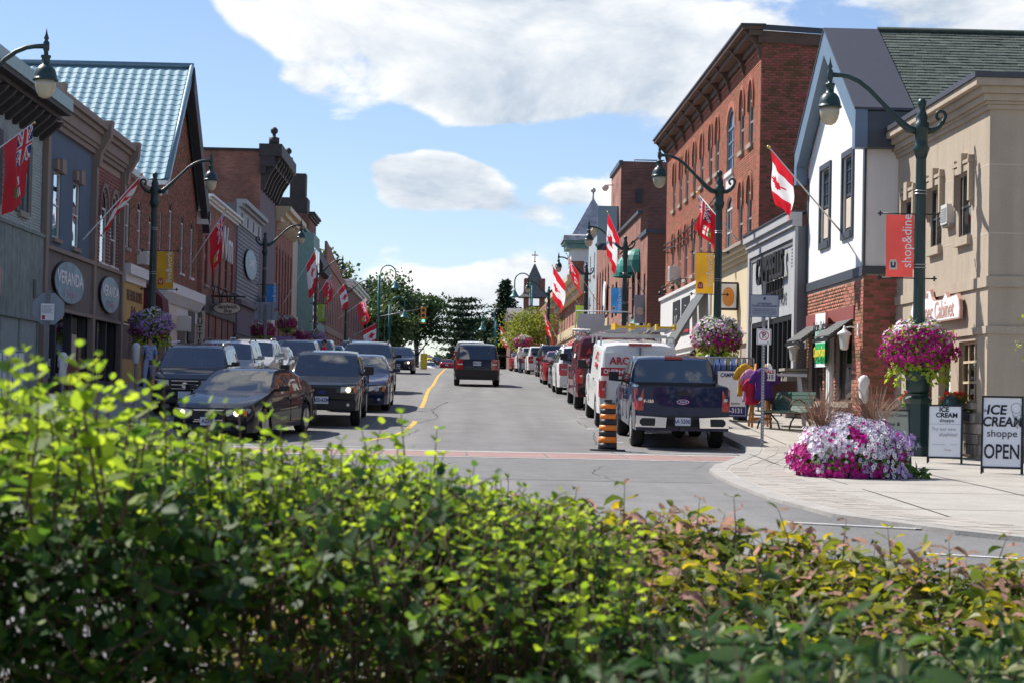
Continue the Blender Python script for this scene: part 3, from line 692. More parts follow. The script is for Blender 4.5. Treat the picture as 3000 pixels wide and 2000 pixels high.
# rough stone footing built of separate stones
sb = [(x, y) for x in range(6) for y in range(3)]
for yi in range(4):
    u = 0
    while u < 2.6:
        l = random.uniform(.16,.42); s = MB(); s.fbox(F, u+.01, min(u+l, 2.7)-.01, g0+.01+.2*yi, g0+.195+.2*yi, -.02, .05+random.uniform(0,.03)); s.build('stone', 'stone', tan); u += l
    u = 0
    while u < 4.5:
        l = random.uniform(.16,.42); s = MB(); s.fbox(Fs, u+.01, u+l-.01, g0+.01+.2*yi, g0+.195+.2*yi, -.02, .05+random.uniform(0,.03)); s.build('stone', 'stone', tan); u += l
for i in range(9):   # stone bench wall below the middle window
    u = 4.0+.28*i
    for yi in range(2):
        s = MB(); s.fbox(F, u+.01, u+.27, g0+.02+.28*yi, g0+.28+.28*yi, 0, .35+random.uniform(0,.03)); s.build('stone', 'stone', tan)
def ac_unit(F, u, v, label, w=.55, h=.42, out=.4, grp='window air conditioners'):
    t = thingw('air_conditioner', label, 'air conditioner', F.p(u, v), grp)
    b = MB(); b.fbox(F, u-w/2, u+w/2, v, v+h, -.1, out); b.build('case', 'ac_white', t)
    g = MB()
    for i in range(6): g.fbox(F, u-w/2+.05, u+w/2-.05, v+.05+i*(h-.1)/6, v+.05+(i+.55)*(h-.1)/6, out, out+.01)
    g.build('grille', 'grey_paint', t)
    s = MB(); s.fbox(F, u-w/2-.06, u+w/2+.06, v-.05, v-.004, -.02, out*.8); s.build('shelf', 'stone_sill', t)
    return t
ac_unit(F, 39.85-YT0, 3.72, 'white air conditioner between the upper windows of the tan building', .5, .4, .16)
# Corner Cabinet sign
sg = thingw('shop_sign', 'cream shaped sign with pink lettering on the tan wall', 'sign', F.p(3.6, 2.0))
pts = [(1.55,1.76),(5.6,1.76),(5.75,1.9),(5.75,2.1),(5.55,2.24),(4.6,2.2),(4.5,2.36),(4.25,2.48),(4.0,2.46),(3.85,2.3),(3.7,2.22),(2.9,2.2),(2.65,2.34),(2.5,2.22),(1.75,2.26),(1.58,2.14),(1.5,1.95)]
s = MB(); s.prism([F.p(u, v, .08) for u, v in pts], F.w*.06); s.build('board', 'sign_pink', sg)
s = MB(); cxu = 3.6; s.prism([F.p(cxu+(u-cxu)*.975, 2.0+(v-2.0)*.9, .141) for u, v in pts], F.w*.006); s.build('face', 'sign_white', sg)
put_text('Corner Cabinet', .5, 'sign_pink', F.p(3.6, 1.98, .152), (0,-1,0), (0,0,1), sg, bold=.008, sx=1.02)
put_text('THE', .16, 'sign_pink', F.p(4.25, 2.33, .152), (0,-1,0), (0,0,1), sg)
lb = thingw('garden_ornament', 'red ladybird ornament hanging beside the tan building\'s paned window', 'ornament', (XT-.5, 39.6, 1.1))
s = MB(); s.lathe([(0,-.16),(.12,-.13),(.17,-.03),(.17,.03),(.12,.13),(0,.16)], (XT-.55, 39.55, .86), 12, ax='X'); s.build('shell', 'sign_red', lb)
s = MB(); s.tube([(XT-.55,39.55,1.0),(XT-.55,39.55,1.25),(XT,39.55,1.3)], .012, 6); s.build('bracket', 'black_metal', lb)
# ------------------------------------------------------------------ white gabled building with brick ground floor
XW, YW0, YW1 = 9.2, 44.8, 52.2; WW = YW1-YW0; gz = zr(48)+KERB
wh = thingw('gabled_building', 'white stucco gabled house with dark bargeboards over a brick shopfront', 'building', (XW+4, 48.5, gz))
F = rside(XW, YW0); AP, EV = 9.0, 6.75; RY = 3.7
wwin = [(46.2-YW0, 47.35-YW0, 4.14, 5.95, 0), (49.05-YW0, 50.25-YW0, 4.12, 5.97, 0)]
mb = MB(); wall(mb, F, 0, WW, 3.2, EV, wwin)
mb.add([F.p(0,EV), F.p(WW,EV), F.p(RY,AP)], [(0,1,2)])
Fn = Fr((XW, YW0, 0), (1,0,0), (0,-1,0)); wall(mb, Fn, 0, 13, 3.2, EV+.1); wall(mb, Fr((XW, YW1, 0), (1,0,0), (0,1,0)), 0, 13, 3.2, EV)
mb.add([(XW+13,YW0,gz),(XW+13,YW1,gz),(XW+13,YW1,EV),(XW+13,YW0+RY,AP),(XW+13,YW0,EV)], [(0,1,2,3,4)])
mb.build('stucco_wall', 'stucco_white', wh)
mb = MB(); mb.fbox(F, -.03, WW+.02, 2.98, 3.2, -.05, .05); mb.fbox(Fn, 0, .75, 3.02, 3.2, -.05, .028); mb.build('band', 'dark_trim', wh)
mb = MB(); mb.fbox(F, -.02, .16, 3.205, 5.9, -.02, .03); mb.fbox(F, WW-.14, WW, 3.205, 6.0, -.02, .03); mb.build('corner_board', 'dark_trim', wh)
for a, b, c, d, _ in wwin:
    w = window(F, a, b, c, d, wh, 'dark_trim', 'glass_sky', depth=.1, rows=2, fw=.09, muntin_top=(3,3))
    k = MB(); k.fbox(F, a-.13, a-.002, c-.16, d+.14, -.02, .05); k.fbox(F, b+.002, b+.13, c-.16, d+.14, -.02, .05); k.fbox(F, a, b, d+.002, d+.14, -.02, .052); k.fbox(F, a, b, c-.16, c-.002, -.02, .07); k.build('casing', 'dark_trim', w)
    k = MB(); k.fbox(F, a+.1, b-.1, c+.12, (c+d)/2-.08, -.06, -.05); k.build('blind', 'sign_cream', w)
# bargeboards: deep boxed rakes with drops
def rake(y0, z0, y1, z1, nm='bargeboard'):
    b = MB(); d0, d1 = .55, .05
    dn = Vector((0, y1-y0, z1-z0)).normalized(); per = Vector((0, -dn.z, dn.y)) if dn.y > 0 else Vector((0, dn.z, -dn.y))
    a0 = Vector((XW-.32, y0, z0)); a1 = Vector((XW-.32, y1, z1)); h = Vector((0,0,-.62))
    b.prism([a0, a1, a1+h*1.0, a0+h], (.28,0,0)); return b
Y0o, Y1o, ZE = YW0-.35, YW1+.35, 6.72
for (ya, za, yb, zb) in ((Y0o, ZE, YW0+RY, AP+.28), (Y1o, ZE, YW0+RY, AP+.28)):
    rake(ya, za, yb, zb).build('bargeboard', 'blue_trim', wh)
for ya, yb in ((Y0o-.004, Y0o+.32), (Y1o-.32, Y1o+.004)):
    b = MB(); b.box(XW-.324, XW-.037, ya, yb, 5.85, 6.44); b.build('bargeboard_drop', 'blue_trim', wh)
b = MB(); b.box(XW-.038, XW+.95, Y0o+.02, YW0+.02, 5.87, 6.69); b.build('eave_box', 'dark_trim', wh)
b = MB(); b.box(XW+.952, XW+13, Y0o+.05, YW0+.02, 6.45, 6.70); b.build('gutter', 'dark_trim', wh)
# metal cap on the roof's street end, then green shingles laid one by one
def slope_quad(x0, x1, near=True, dz=0):
    ya = Y0o if near else Y1o; return [(x0, ya, ZE+dz), (x1, ya, ZE+dz), (x1, YW0+RY, AP+.28+dz), (x0, YW0+RY, AP+.28+dz)]
b = MB(); b.prism(slope_quad(XW-.34, XW+1.02, True, .0), (0,0,.06)); b.prism(slope_quad(XW-.34, XW+1.02, False, .0), (0,0,.06)); b.build('roof_cap', 'fascia_metal', wh)
b = MB(); b.add(slope_quad(XW+1.02, XW+13, True), [(0,1,2,3)]); b.add(slope_quad(XW+1.02, XW+13, False), [(3,2,1,0)]); b.build('roof', 'shingle', wh)
dirv = Vector((0, YW0+RY-Y0o, AP+.28-ZE)); SL = dirv.length; dirv.normalize(); nrm = Vector((0, -dirv.z, dirv.y))
class SlopeF:
    def __init__(s, o, u, v, w): s.o, s.u, s.v, s.w = Vector(o), Vector(u), Vector(v), Vector(w)
    def p(s, u, v, w=0): return s.o+s.u*u+s.v*v+s.w*w
SFw = SlopeF((XW+1.02, Y0o, ZE), (1,0,0), dirv, nrm)
def shingles():
    rows = int(SL/.17); me = None; cnt = 0; rest_v = []; rest_f = []
    for r in range(rows):
        u = -random.uniform(0,.3)
        while u < 11:
            l = random.choice((.22,.3,.36)); a, bb = max(0, u), min(11.5, u+l-.012); t = .018+random.random()*.012
            if bb-a > .05:
                vs = [SFw.p(a, r*.17, t), SFw.p(bb, r*.17, t), SFw.p(bb, r*.17+.2, .004), SFw.p(a, r*.17+.2, .004), SFw.p(a, r*.17, 0), SFw.p(bb, r*.17, 0)]
                fs = [(0,1,2,3), (4,5,1,0), (0,3,4), (1,5,2)]
                if r > rows-5 and cnt < 150 or (4 < r < 9 and cnt < 300):
                    q = MB(); q.add(vs, fs); q.build('shingle', 'shingle', wh); cnt += 1
                else:
                    n = len(rest_v); rest_v += vs; rest_f += [tuple(i+n for i in f) for f in fs]
            u += l
    q = MB(); q.v = [tuple(v) for v in rest_v]; q.f = rest_f; q.m = [0]*len(rest_f); q.sm = [False]*len(rest_f); q.build('shingles', 'shingle', wh, kind='stuff')
DEFER.append(shingles)
b = MB(); b.tube([(XW+1, YW0+RY, AP+.33), (XW+13, YW0+RY, AP+.33)], .07, 6); b.build('ridge', 'shingle', wh)
b = MB(); b.tube([(14.9,47.6,8.7),(14.9,47.6,9.55),(14.95,47.55,9.75),(15.15,47.5,9.82),(15.35,47.45,9.72),(15.4,47.42,9.6)], .14, 10); b.build('vent_pipe', 'steel', wh)
# brick ground floor
sh = [(46.0-YW0, 48.0-YW0, .1, 2.0, 0), (49.65-YW0, 51.75-YW0, .1, 2.0, 0), (48.2-YW0, 49.45-YW0, gz-.2, 2.0, 0)]
mb = MB(); wall(mb, F, 0, WW, gz-.2, 2.98, sh, depth=.3); wall(mb, Fn, 0, 2.2, gz-.2, 3.02); mb.build('brick_wall', 'mortar', wh)
bricks(F, 0, WW, gz, 2.96, sh, wh, 'brick_mix', bl=.23, bh=.072, limit=300)
bricks(Fn, 0, .75, gz, 3.0, [], wh, 'brick_dark', bl=.23, bh=.072, limit=300)
mb = MB(); mb.fbox(F, .9, WW-.25, 2.02, 2.34, -.05, .05); mb.build('beam', 'brick_maroon', wh)
b = MB(); b.add([F.p(.2, gz, -3), F.p(WW-.2, gz, -3), F.p(WW-.2, 2.9, -3), F.p(.2, 2.9, -3)], [(0,1,2,3)]); b.add([F.p(.2, gz, -3), F.p(WW-.2, gz, -3), F.p(WW-.2, gz, -.3), F.p(.2, gz, -.3)], [(0,1,2,3)]); b.build('shop_interior', 'shop_floor', wh)
for i, (a, bb, c, d, _) in enumerate(sh[:2]):
    w = window(F, a, bb, c, d, wh, 'charcoal', 'glass_shop', depth=.14, rows=1, cols=1, fw=.07, sill='stone_sill')
# white timber column, half-open door recess
mb = MB()
for k in range(4): mb.fbox(F, 48.3-YW0+.13*k, 48.3-YW0+.13*k+.09, gz, 2.0, -.1, .10-.012*(k % 2))
mb.fbox(F, 48.25-YW0, 48.9-YW0, gz, 2.0, -.16, .06); mb.build('column', 'white_paint', wh)
mb = MB(); mb.fbox(F, 48.95-YW0, 49.4-YW0, gz, 2.0, -.25, -.1); mb.build('door', 'brick_maroon', wh)
def louvre_awning(u0, u1, v, label_i):
    out = .52; drop = .38; n = 7
    a = MB()
    for i in range(n):
        t0, t1 = i/n, (i+.82)/n
        a.prism([F.p(u0, v-drop*t0, .06+out*t0), F.p(u1, v-drop*t0, .06+out*t0), F.p(u1, v-drop*t1, .06+out*t1), F.p(u0, v-drop*t1, .06+out*t1)], (0,0,.03))
    o = a.build('awning', 'stone_sill' if False else 'louvre', wh)
    r = MB()
    for u in (u0, u1-.04, (u0+u1)/2): r.prism([F.p(u, v-.03, .05), F.p(u, v-drop-.03, .05+out), F.p(u, v-drop-.09, .05+out), F.p(u, v-.09, .05)], F.u*.04)
    r.fbox(F, u0, u1, v-drop-.1, v-drop-.02, .05+out, .09+out); r.build('awning_frame', 'black_metal', o)
louvre_awning(45.9-YW0, 47.9-YW0, 2.0, 0); louvre_awning(49.75-YW0, 51.9-YW0, 2.02, 1)
def lantern(p, label):
    t = thing('wall_lantern', label, 'lantern', p, 0, 'white lanterns on the brick shopfront')
    m = MB(); m.tube([(.35,0,.15),(.15,0,.2),(0,0,.17)], .02, 6); m.box(.3,.36,-.06,.06,.0,.28); m.build('bracket', 'white_paint', t)
    m = MB(); m.lathe([(.02,.22),(.03,.17),(.05,.13),(.15,.06),(.17,.02),(.15,0)], n=8); m.build('cap', 'white_paint', t)
    m = MB(); m.lathe([(.13,0),(.09,-.3),(.05,-.33)], n=6, smooth=False); m.build('glass_body', 'ac_white', t)
lantern(F.p(45.15-YW0, 1.62, .36), 'white wall lantern on the brick pier nearest the corner')
lantern(F.p(52.0-YW0, 1.5, .36), 'white wall lantern beside the grey shop pier')
# green banner, partly curled
bn = thingw('banner', 'green and white shop opening banner hung on the brick front', 'banner', F.p(48.4-YW0, 2.2, .2))
mb = MB(); n = 10; a0, a1 = 47.75-YW0, 49.75-YW0
prof = [(a0+(a1-a0)*i/n, .18+.05*math.sin(i*.9)+(.14 if i == 0 else 0)) for i in range(n+1)]
for mi, (v0, v1) in enumerate(((1.9,2.3),(1.55,1.9),(1.05,1.55),(.97,1.05))):
    for (u, w), (u2, w2) in zip(prof, prof[1:]): mb.add([F.p(u,v0,w), F.p(u2,v0,w2), F.p(u2,v1,w2), F.p(u,v1,w)], [(0,1,2,3)], mi)
mb.build('cloth', ['sign_white', 'sign_mint', 'sign_green', 'sign_white'], bn)
put_text('Kitchen Outlets', .34, 'sign_black', F.p(48.75-YW0, 1.95, .27), (0,-1,0), (0,0,1), bn, sx=.8)
put_text('Opening Soon!', .34, 'sign_yellow', F.p(48.75-YW0, 1.33, .27), (0,-1,0), (0,0,1), bn, bold=.02, shear=.2, sx=.8)
# stone pier between brick shop and grey shop
pier = thingw('stone_pier', 'stacked ledgestone pier beside the green bench', 'pier', (8.85, 52.0, zr(52)+KERB))
for r in range(9):
    y = 51.75
    while y < 52.55:
        l = random.uniform(.18,.4); y2 = min(y+l, 52.6); s = MB(); j = random.uniform(-.03,.03)
        s.box(8.62+j, 9.18, y+.006, y2-.006, zr(52)+KERB+r*.135, zr(52)+KERB+r*.135+.125); s.build('stone', 'stone', pier); y = y2
s = MB(); s.box(8.56, 9.18, 51.7, 52.64, zr(52)+KERB+1.22, zr(52)+KERB+1.29); s.build('cap', 'stone_sill', pier)
# ------------------------------------------------------------------ grey shop (wide lettered fascia)
XC, YC0, YC1 = 8.95, 52.22, 60.78; F = rside(XC, YC0); Wc = YC1-YC0; gz = zr(55)+KERB
cs = thingw('grey_shop', 'single-storey grey stucco shop with big black lettering', 'building', (XC+4, 56.5, gz))
op = [(.75, 4.7, gz, 2.45, 0), (4.9, Wc-.5, gz, 2.45, 0)]
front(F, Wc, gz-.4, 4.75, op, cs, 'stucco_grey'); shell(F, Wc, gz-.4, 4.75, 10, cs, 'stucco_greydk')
mb = MB(); mb.fbox(F, -.01, .34, gz-.4, 4.73, 0, .08); mb.fbox(F, Wc-.34, Wc, gz-.4, 4.73, 0, .08); mb.fbox(F, .35, Wc-.35, 4.45, 4.73, 0, .08); mb.build('frame', 'stucco_grey', cs)
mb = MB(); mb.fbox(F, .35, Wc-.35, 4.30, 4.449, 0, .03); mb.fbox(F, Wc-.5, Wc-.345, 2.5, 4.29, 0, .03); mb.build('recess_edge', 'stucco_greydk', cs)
mb = MB(); mb.fbox(F, -.02, Wc, 4.74, 4.9, -.1, .16); mb.fbox(F, -.02, Wc, 4.903, 5.12, -.1, .24); mb.build('cornice', 'stucco_grey', cs)
mb = MB(); mb.fbox(F, -.03, Wc, 5.123, 5.16, -.3, .28); mb.build('coping', 'fascia_metal', cs)
b = MB(); b.add([F.p(.3, gz, -3.5), F.p(Wc-.3, gz, -3.5), F.p(Wc-.3, 2.9, -3.5), F.p(.3, 2.9, -3.5)], [(0,1,2,3)]); b.add([F.p(.3, gz+.01, -3.5), F.p(Wc-.3, gz+.01, -3.5), F.p(Wc-.3, gz+.01, -.2), F.p(.3, gz+.01, -.2)], [(0,1,2,3)]); b.build('shop_interior', 'shop_floor', cs)
for k, (a, bb, c, d, _) in enumerate(op):
    n = 5 if k == 0 else 3
    mb = MB(); mb.fbox(F, a, bb, d-.15, d, -.12, -.02); mb.fbox(F, a, bb, c, c+.2, -.12, -.02)
    for i in range(n+1): u = a+(bb-a)*i/n; mb.fbox(F, max(a, u-.07), min(bb, u+.07), c+.2, d-.15, -.13, -.01)
    o = mb.build('shopfront', 'black_metal', cs)
    for i in range(n):
        u0, u1 = a+(bb-a)*i/n+.07, a+(bb-a)*(i+1)/n-.07
        g = MB(); g.fbox(F, u0, u1, c+.2, d-.15, -.09, -.08); g.build('pane', 'glass_shop', o)
        if k == 0:
            for vv, m_ in ((1.55,'merch'), (.4,'stucco_grey'), (-.2,'merch')):
                g = MB(); g.fbox(F, u0+.1, u1-.08, vv-.35, vv+.4, -.6, -.35); g.build('window_display', m_, o)
put_text('CAMPBELLS', 1.05, 'sign_black', F.p(4.0, 3.85, .12), (0,-1,0), (0,0,1), cs, ext=.035, bold=.02, sx=.9, space=1.0)
put_text('WORK, POWER & MORE', .42, 'sign_black', F.p(3.9, 3.02, .10), (0,-1,0), (0,0,1), cs, ext=.02, bold=.01, sx=.95)
mb = MB()
for i in range(8): u = 2.3+i*.46; mb.fbox(F, u-.03, u+.03, 3.1, 3.5, .02, .09)
mb.build('sign_support', 'black_metal', cs)
for (u, v) in ((.75,3.7), (Wc-.72,2.75), (2.6, 4.1)):
    mb = MB()
    for i in range(6): mb.fbox(F, u-.06, u+.06, v+i*.09, v+i*.09+.05, 0, .03)
    mb.build('vent', 'sign_black', cs)
mb = MB(); mb.fbox(F, 5.0, 6.9, .9, 2.3, -.3, -.22); mb.build('notice_board', 'sign_white', cs)
# ------------------------------------------------------------------ three-storey brick block
XB, YB0, YB1 = 9.2, 60.8, 88.2; F = rside(XB, YB0); WBk = YB1-YB0; gz = zr(70)+KERB; ZT = 11.7
bk = thingw('brick_block', 'long three-storey red brick block with arched windows', 'building', (XB+6, 74, gz))
def bu(px): return XB*FPX/(px-1340)-YB0
ub = [(62.3,63.2),(64.3,65.2),(70.5,71.4),(72.4,73.3),(75.0,75.9),(77.4,78.3),(79.9,80.8),(82.2,83.1),(84.7,85.6)]
hol = [(a-YB0, b-YB0, 8.3, 9.75, .55) for a, b in ub]
big = [(66.6-YB0, 68.4-YB0, 7.95, 9.5, .62)]
low = [(a-YB0, b-YB0, 5.05, 6.8, .45) for a, b in ub] + [(66.8-YB0, 68.3-YB0, 5.05, 6.7, .4)]
H = hol+big+low
mb = MB(); wall(mb, F, 0, WBk, gz-.5, ZT-.5, H, depth=.22); mb.build('facade', 'mortar', bk)
bricks(F, 0, WBk, 4.6, ZT-.5, H, bk, 'brick_red', limit=300)
Fn = Fr((XB, YB0, 0), (1,0,0), (0,-1,0)); sw = [(2.55, 4.1, 7.6, 9.9, 0)]
mb = MB(); wall(mb, Fn, 0, 16, gz, ZT-.3, sw, depth=.2); mb.add([(XB+16,YB0,gz),(XB+16,YB1,gz),(XB+16,YB1,ZT-.6),(XB+16,YB0,ZT-.6)], [(0,1,2,3)])
wall(mb, Fr((XB, YB1, 0), (1,0,0), (0,1,0)), 0, 16, gz, ZT-.6); mb.build('wall', 'mortar_dark', bk)
bricks(Fn, 0, 4.2, 4.9, ZT-.3, sw, bk, 'brick_dark', limit=300)
bricks(Fn, 4.2, 9.5, 8.9, ZT-.3, [], bk, 'brick_dark', limit=0)
b = MB()
for i in range(9): b.fbox(Fn, 2.5+i*.19, 2.5+i*.19+.16, 9.92, 10.2, -.02, .03)
b.build('flat_arch', 'brick_dark', bk)
window(Fn, *sw[0][:4], bk, 'blue_trim', 'glass_sky', depth=.12, rows=2)
b = MB(); b.add([(XB,YB0,ZT-.35),(XB+16,YB0,ZT-1.0),(XB+16,YB1,ZT-1.0),(XB,YB1,ZT-.35)], [(0,1,2,3)]); b.build('roof', 'flat_roof', bk)
# timber cornice with brackets and metal edge
mb = MB(); mb.fbox(F, -.1, WBk+.1, ZT-.52, ZT-.3, -.02, .12); mb.fbox(F, -.12, WBk+.12, ZT-.298, ZT-.12, -.02, .42); mb.fbox(F, -.15, WBk+.2, ZT-.118, ZT, -.02, .62)
co = mb.build('cornice', 'brown_cornice', bk)
for u in (.02, 3.4, 6.9, 9.3, 11.8, 14.6, 17.4, 20.4, 23.4, WBk-.2):
    b = MB(); b.prism([F.p(u, ZT-.95, 0), F.p(u, ZT-.95, .08), F.p(u, ZT-.55, .18), F.p(u, ZT-.14, .56), F.p(u, ZT-.12, .56), F.p(u, ZT-.12, 0)], F.u*.16); b.build('bracket', 'brown_cornice', co)
b = MB(); b.fbox(F, -.18, WBk+.25, ZT+.002, ZT+.06, -.1, .68)
b.add([(XB-.3,YB0-.12,ZT-.12),(XB+16,YB0-.12,ZT-.85),(XB+16,YB0-.12,ZT-.62),(XB-.3,YB0-.12,ZT+.058)], [(0,1,2,3)]); b.add([(XB-.3,YB0-.12,ZT+.058),(XB+16,YB0-.12,ZT-.62),(XB+16,YB0+.2,ZT-.62),(XB-.3,YB0+.2,ZT+.058)], [(0,1,2,3)]); b.build('coping', 'fascia_metal', bk)
b = MB(); b.add([(XB-.05,YB0-.06,ZT-.5),(XB+16,YB0-.06,ZT-1.15),(XB+16,YB0-.06,ZT-.86),(XB-.05,YB0-.06,ZT-.13)], [(0,1,2,3)]); b.build('frieze', 'brown_cornice', bk)
mb = MB(); mb.fbox(F, 0, WBk, ZT-.68, ZT-.6, 0, .04); mb.build('string_course', 'brick_red', bk)
for h in hol+low[:-1]:
    w = window(F, h[0], h[1], h[2], h[3], bk, 'grey_paint', 'glass_dark', depth=.08, rise=h[4], rows=2, fw=.07, sill='stone_sill', sill_h=.14)
    arch_hood(F, h[0], h[1], h[3], h[4], w, 'brick_red', th=.13, proud=.07)
h = big[0]; w = window(F, h[0], h[1], h[2], h[3], bk, 'blue_trim', 'glass_sky', depth=.08, rise=h[4], rows=3, cols=3, fw=.08, sill='white_paint', sill_h=.16); arch_hood(F, h[0], h[1], h[3], h[4], w, 'brick_red', th=.22, proud=.03, drop=.05)
mb = MB(); mb.fbox(F, h[0], h[1], 7.4, 7.77, -.02, .03); mb.build('panel', 'white_paint', bk)
h = low[-1]; window(F, h[0], h[1], h[2], h[3], bk, 'white_paint', 'glass_dark', depth=.08, rise=h[4], rows=2, cols=2, sill='stone_sill')
ac_unit(F, 82.7-YB0, 5.1, 'white air conditioner under an arched window of the brick block', .7, .6, .45)
# cable swags along the facade
mb = MB()
for z0, sag in ((7.55,.5), (7.35,.75)):
    pts = [F.p(WBk+.2-(WBk-8)*t, z0-.55+ -sag*math.sin(math.pi*t)*.55 + .55*t, .09+.02*math.sin(t*20)) for t in np.linspace(0,1,26)]; mb.tube(pts, .025, 5)
for t in np.linspace(.08,.9,9):
    u = WBk+.2-(WBk-8)*t; mb.tube([F.p(u, 7.0+.3*t, .08), F.p(u+.03, 6.5+.2*t, .07), F.p(u, 6.1+.2*t, .06)], .014, 5)
mb.build('cable', 'charcoal', bk)
# cream shop in the block's ground floor
cr = thingw('cream_shop', 'cream timber shopfront with orange shell sign under the brick block', 'shop', (XB-.2, 65.5, gz)); U0, U1 = .1, 10.1; zc = 3.6
shopfront(F, U0, U1, zr(65)+KERB-.3, 2.25, cr, 'cream_paint', panes=6, header=.3, door=3)
mb = MB(); mb.fbox(F, U0, U1, 2.252, 4.5, -.02, .12); mb.build('fascia', 'stucco_cream', cr)
cornice(F, U0, U1, 4.95, cr, 'cream_paint', h=.5, out=.45, steps=4, ends=False); mb = MB(); mb.fbox(F, U0-.02, U1, 4.95, 5.05, -.05, .55); mb.build('coping', 'stone_sill', cr)
bs = thingw('projecting_sign', 'square projecting sign with an orange shell on white', 'sign', F.p(3.4, 3.2, .4))
mb = MB(); mb.fbox(F, 3.3, 3.75, 3.05, 3.95, .14, .78); mb.build('box', 'charcoal', bs); mb = MB(); mb.fbox(F, 3.29, 3.299, 3.11, 3.89, .2, .72); mb.build('face', 'sign_white', bs)
mb = MB(); c0 = F.p(3.28, 3.5, .46)
mb.prism([c0+Vector((.19*math.cos(t), 0, .28*math.sin(t)-(.07 if math.sin(t) < 0 else 0))) for t in np.linspace(0, 2*math.pi, 17)[:-1]], (0,-.006,0)); mb.build('shell_emblem', 'sign_orange', bs)
# white shop with dark posters and grey awnings
ws = thingw('white_shop', 'white shopfront with dark posters and grey folding awnings', 'shop', (XB-.4, 79, gz)); U0, U1 = 10.2, WBk
shopfront(F, U0, U1, zr(78)+KERB-.3, 2.2, ws, 'white_paint', panes=6, header=.2, door=2)
mb = MB(); mb.fbox(F, U0, U1, 2.202, 4.5, -.02, .2); mb.fbox(F, U0, U1, 4.502, 4.62, -.02, .3); mb.build('fascia', 'white_paint', ws)
for a, b_ in ((16.2,19.0), (19.6,22.2)):
    mb = MB(); mb.fbox(F, a, b_, 2.7, 4.2, .2, .225); p_ = mb.build('poster', 'sign_black', ws)
    mb = MB(); mb.fbox(F, a+.05, b_-.05, 2.8, 2.9, .226, .23); mb.build('stripe', 'sign_red', p_)
    mb = MB(); c = F.p((a+b_)/2, 3.5, .227); mb.tube([c+Vector((0,.3,.1)), c+Vector((0,.3,-.25)), c+Vector((0,-.3,-.25)), c+Vector((0,-.3,.1))], .02, 4); mb.tube([c+Vector((0,-.4,.3)), c+Vector((0,.1,.38)), c+Vector((0,.4,.26))], .018, 4); mb.build('drawing', 'ink_grey', p_)
for u in (17, 20, 22):
    mb = MB(); mb.tube([F.p(u,4.62,.2), F.p(u,4.9,.3), F.p(u,4.85,.7), F.p(u,4.65,.8)], .02, 6); mb.lathe([(.03,0),(.1,-.18)], F.p(u,4.65,.8), 8); mb.build('gooseneck_lamp', 'black_metal', ws)
def fold_awning(F, u0, u1, v0, v1, out, parent, m, th=.02):
    mb = MB(); mb.prism([F.p(u0,v0,.2), F.p(u1,v0,.2), F.p(u1,v1,.2+out), F.p(u0,v1,.2+out)], (0,0,th)); mb.prism([F.p(u0,v1,.2+out), F.p(u1,v1,.2+out), F.p(u1,v1-.25,.2+out), F.p(u0,v1-.25,.2+out)], F.w*.01)
    mb.add([F.p(u0,v0,.2), F.p(u0,v1,.2+out), F.p(u0,v1-.25,.2+out)], [(0,1,2)]); return mb.build('awning', m, parent)
fold_awning(F, 10.6, 13.6, 4.2, 2.2, 1.2, ws, 'fabric_awning'); fold_awning(F, 13.9, 15.6, 4.0, 2.3, 1.0, ws, 'fabric_awning')
mb = MB(); mb.fbox(Fr((XB-.2, YB1, 0), (1,0,0), (0,-1,0)), 0, .01, 0, .01, 0, .01)
# ------------------------------------------------------------------ right side beyond the lane
def put_sign_board(name, label, F, u0, u1, v0, v1, w, m, txt=None, size=.3, tm='sign_black', th=.05, cat='sign', group=None, **k):
    t = thingw(name, label, cat, F.p((u0+u1)/2, v0, w), group)
    mb = MB(); mb.fbox(F, u0, u1, v0, v1, w, w+th); mb.build('board', m, t)
    if txt: put_text(txt, size, tm, F.p((u0+u1)/2, (v0+v1)/2, w+th+.006), k.pop('right', (-F.u)), (0,0,1), t, **k)
    return t
la = thingw('lane_building', 'red brick two-storey shop with brown boarded flank beside the lane', 'building', (12, 104, zr(104)))
F = rside(9.2, 97); gz = zr(100)+KERB
aw = [(.9,1.7,4.6,6.4,0), (4.0,5.2,4.6,6.3,.5), (7.2,8.4,4.6,6.3,.5), (10.4,11.6,4.6,6.3,.5), (13.6,14.8,4.6,6.3,.5)]
front(F, 17, gz-.3, 8.5, aw, la, 'brick_far'); shell(F, 17, gz-.3, 8.45, 12, la, 'siding_brown')
for h in aw: window(F, *h[:4], la, 'dark_trim', depth=.08, rise=h[4], sill='stone_sill')
mb = MB(); mb.fbox(F, -.05, 4.0, 8.3, 8.52, -.1, .1); mb.fbox(Fr((9.2,97,0),(1,0,0),(0,-1,0)), 0, 9, 8.3, 8.52, 0, .08); mb.build('coping', 'dark_trim', la)
mb = MB(); mb.fbox(F, 3.5, 16.9, 8.502, 9.6, -.3, .05); mb.build('parapet', 'brick_far', la); cornice(F, 3.5, 16.9, 9.75, la, 'dark_trim', h=.16, out=.2, steps=1)
shopfront(F, .3, 16.8, gz-.2, 3.4, la, 'teal_paint', panes=7, header=.6, hm='cream_paint')
for i, (u, v) in enumerate(((4.6, 6.9), (7.8, 6.9))):
    # domed green awnings
    mb = MB(); n = 8; m_ = 6; r = .95; V = []; Fc = []
    for a in range(n+1):
        for b_ in range(m_+1):
            th = math.pi*a/n; ph = math.pi/2*b_/m_
            V.append(F.p(u-r*math.cos(th)*math.cos(ph), v-.3+1.3*math.sin(ph), .05+r*1.1*math.sin(th)*math.cos(ph)))
    for a in range(n):
        for b_ in range(m_): q = a*(m_+1)+b_; Fc.append((q, q+1, q+m_+2, q+m_+1))
    mb.add(V, Fc, 0, False); mb.build('dome_awning', 'awning_green', la)
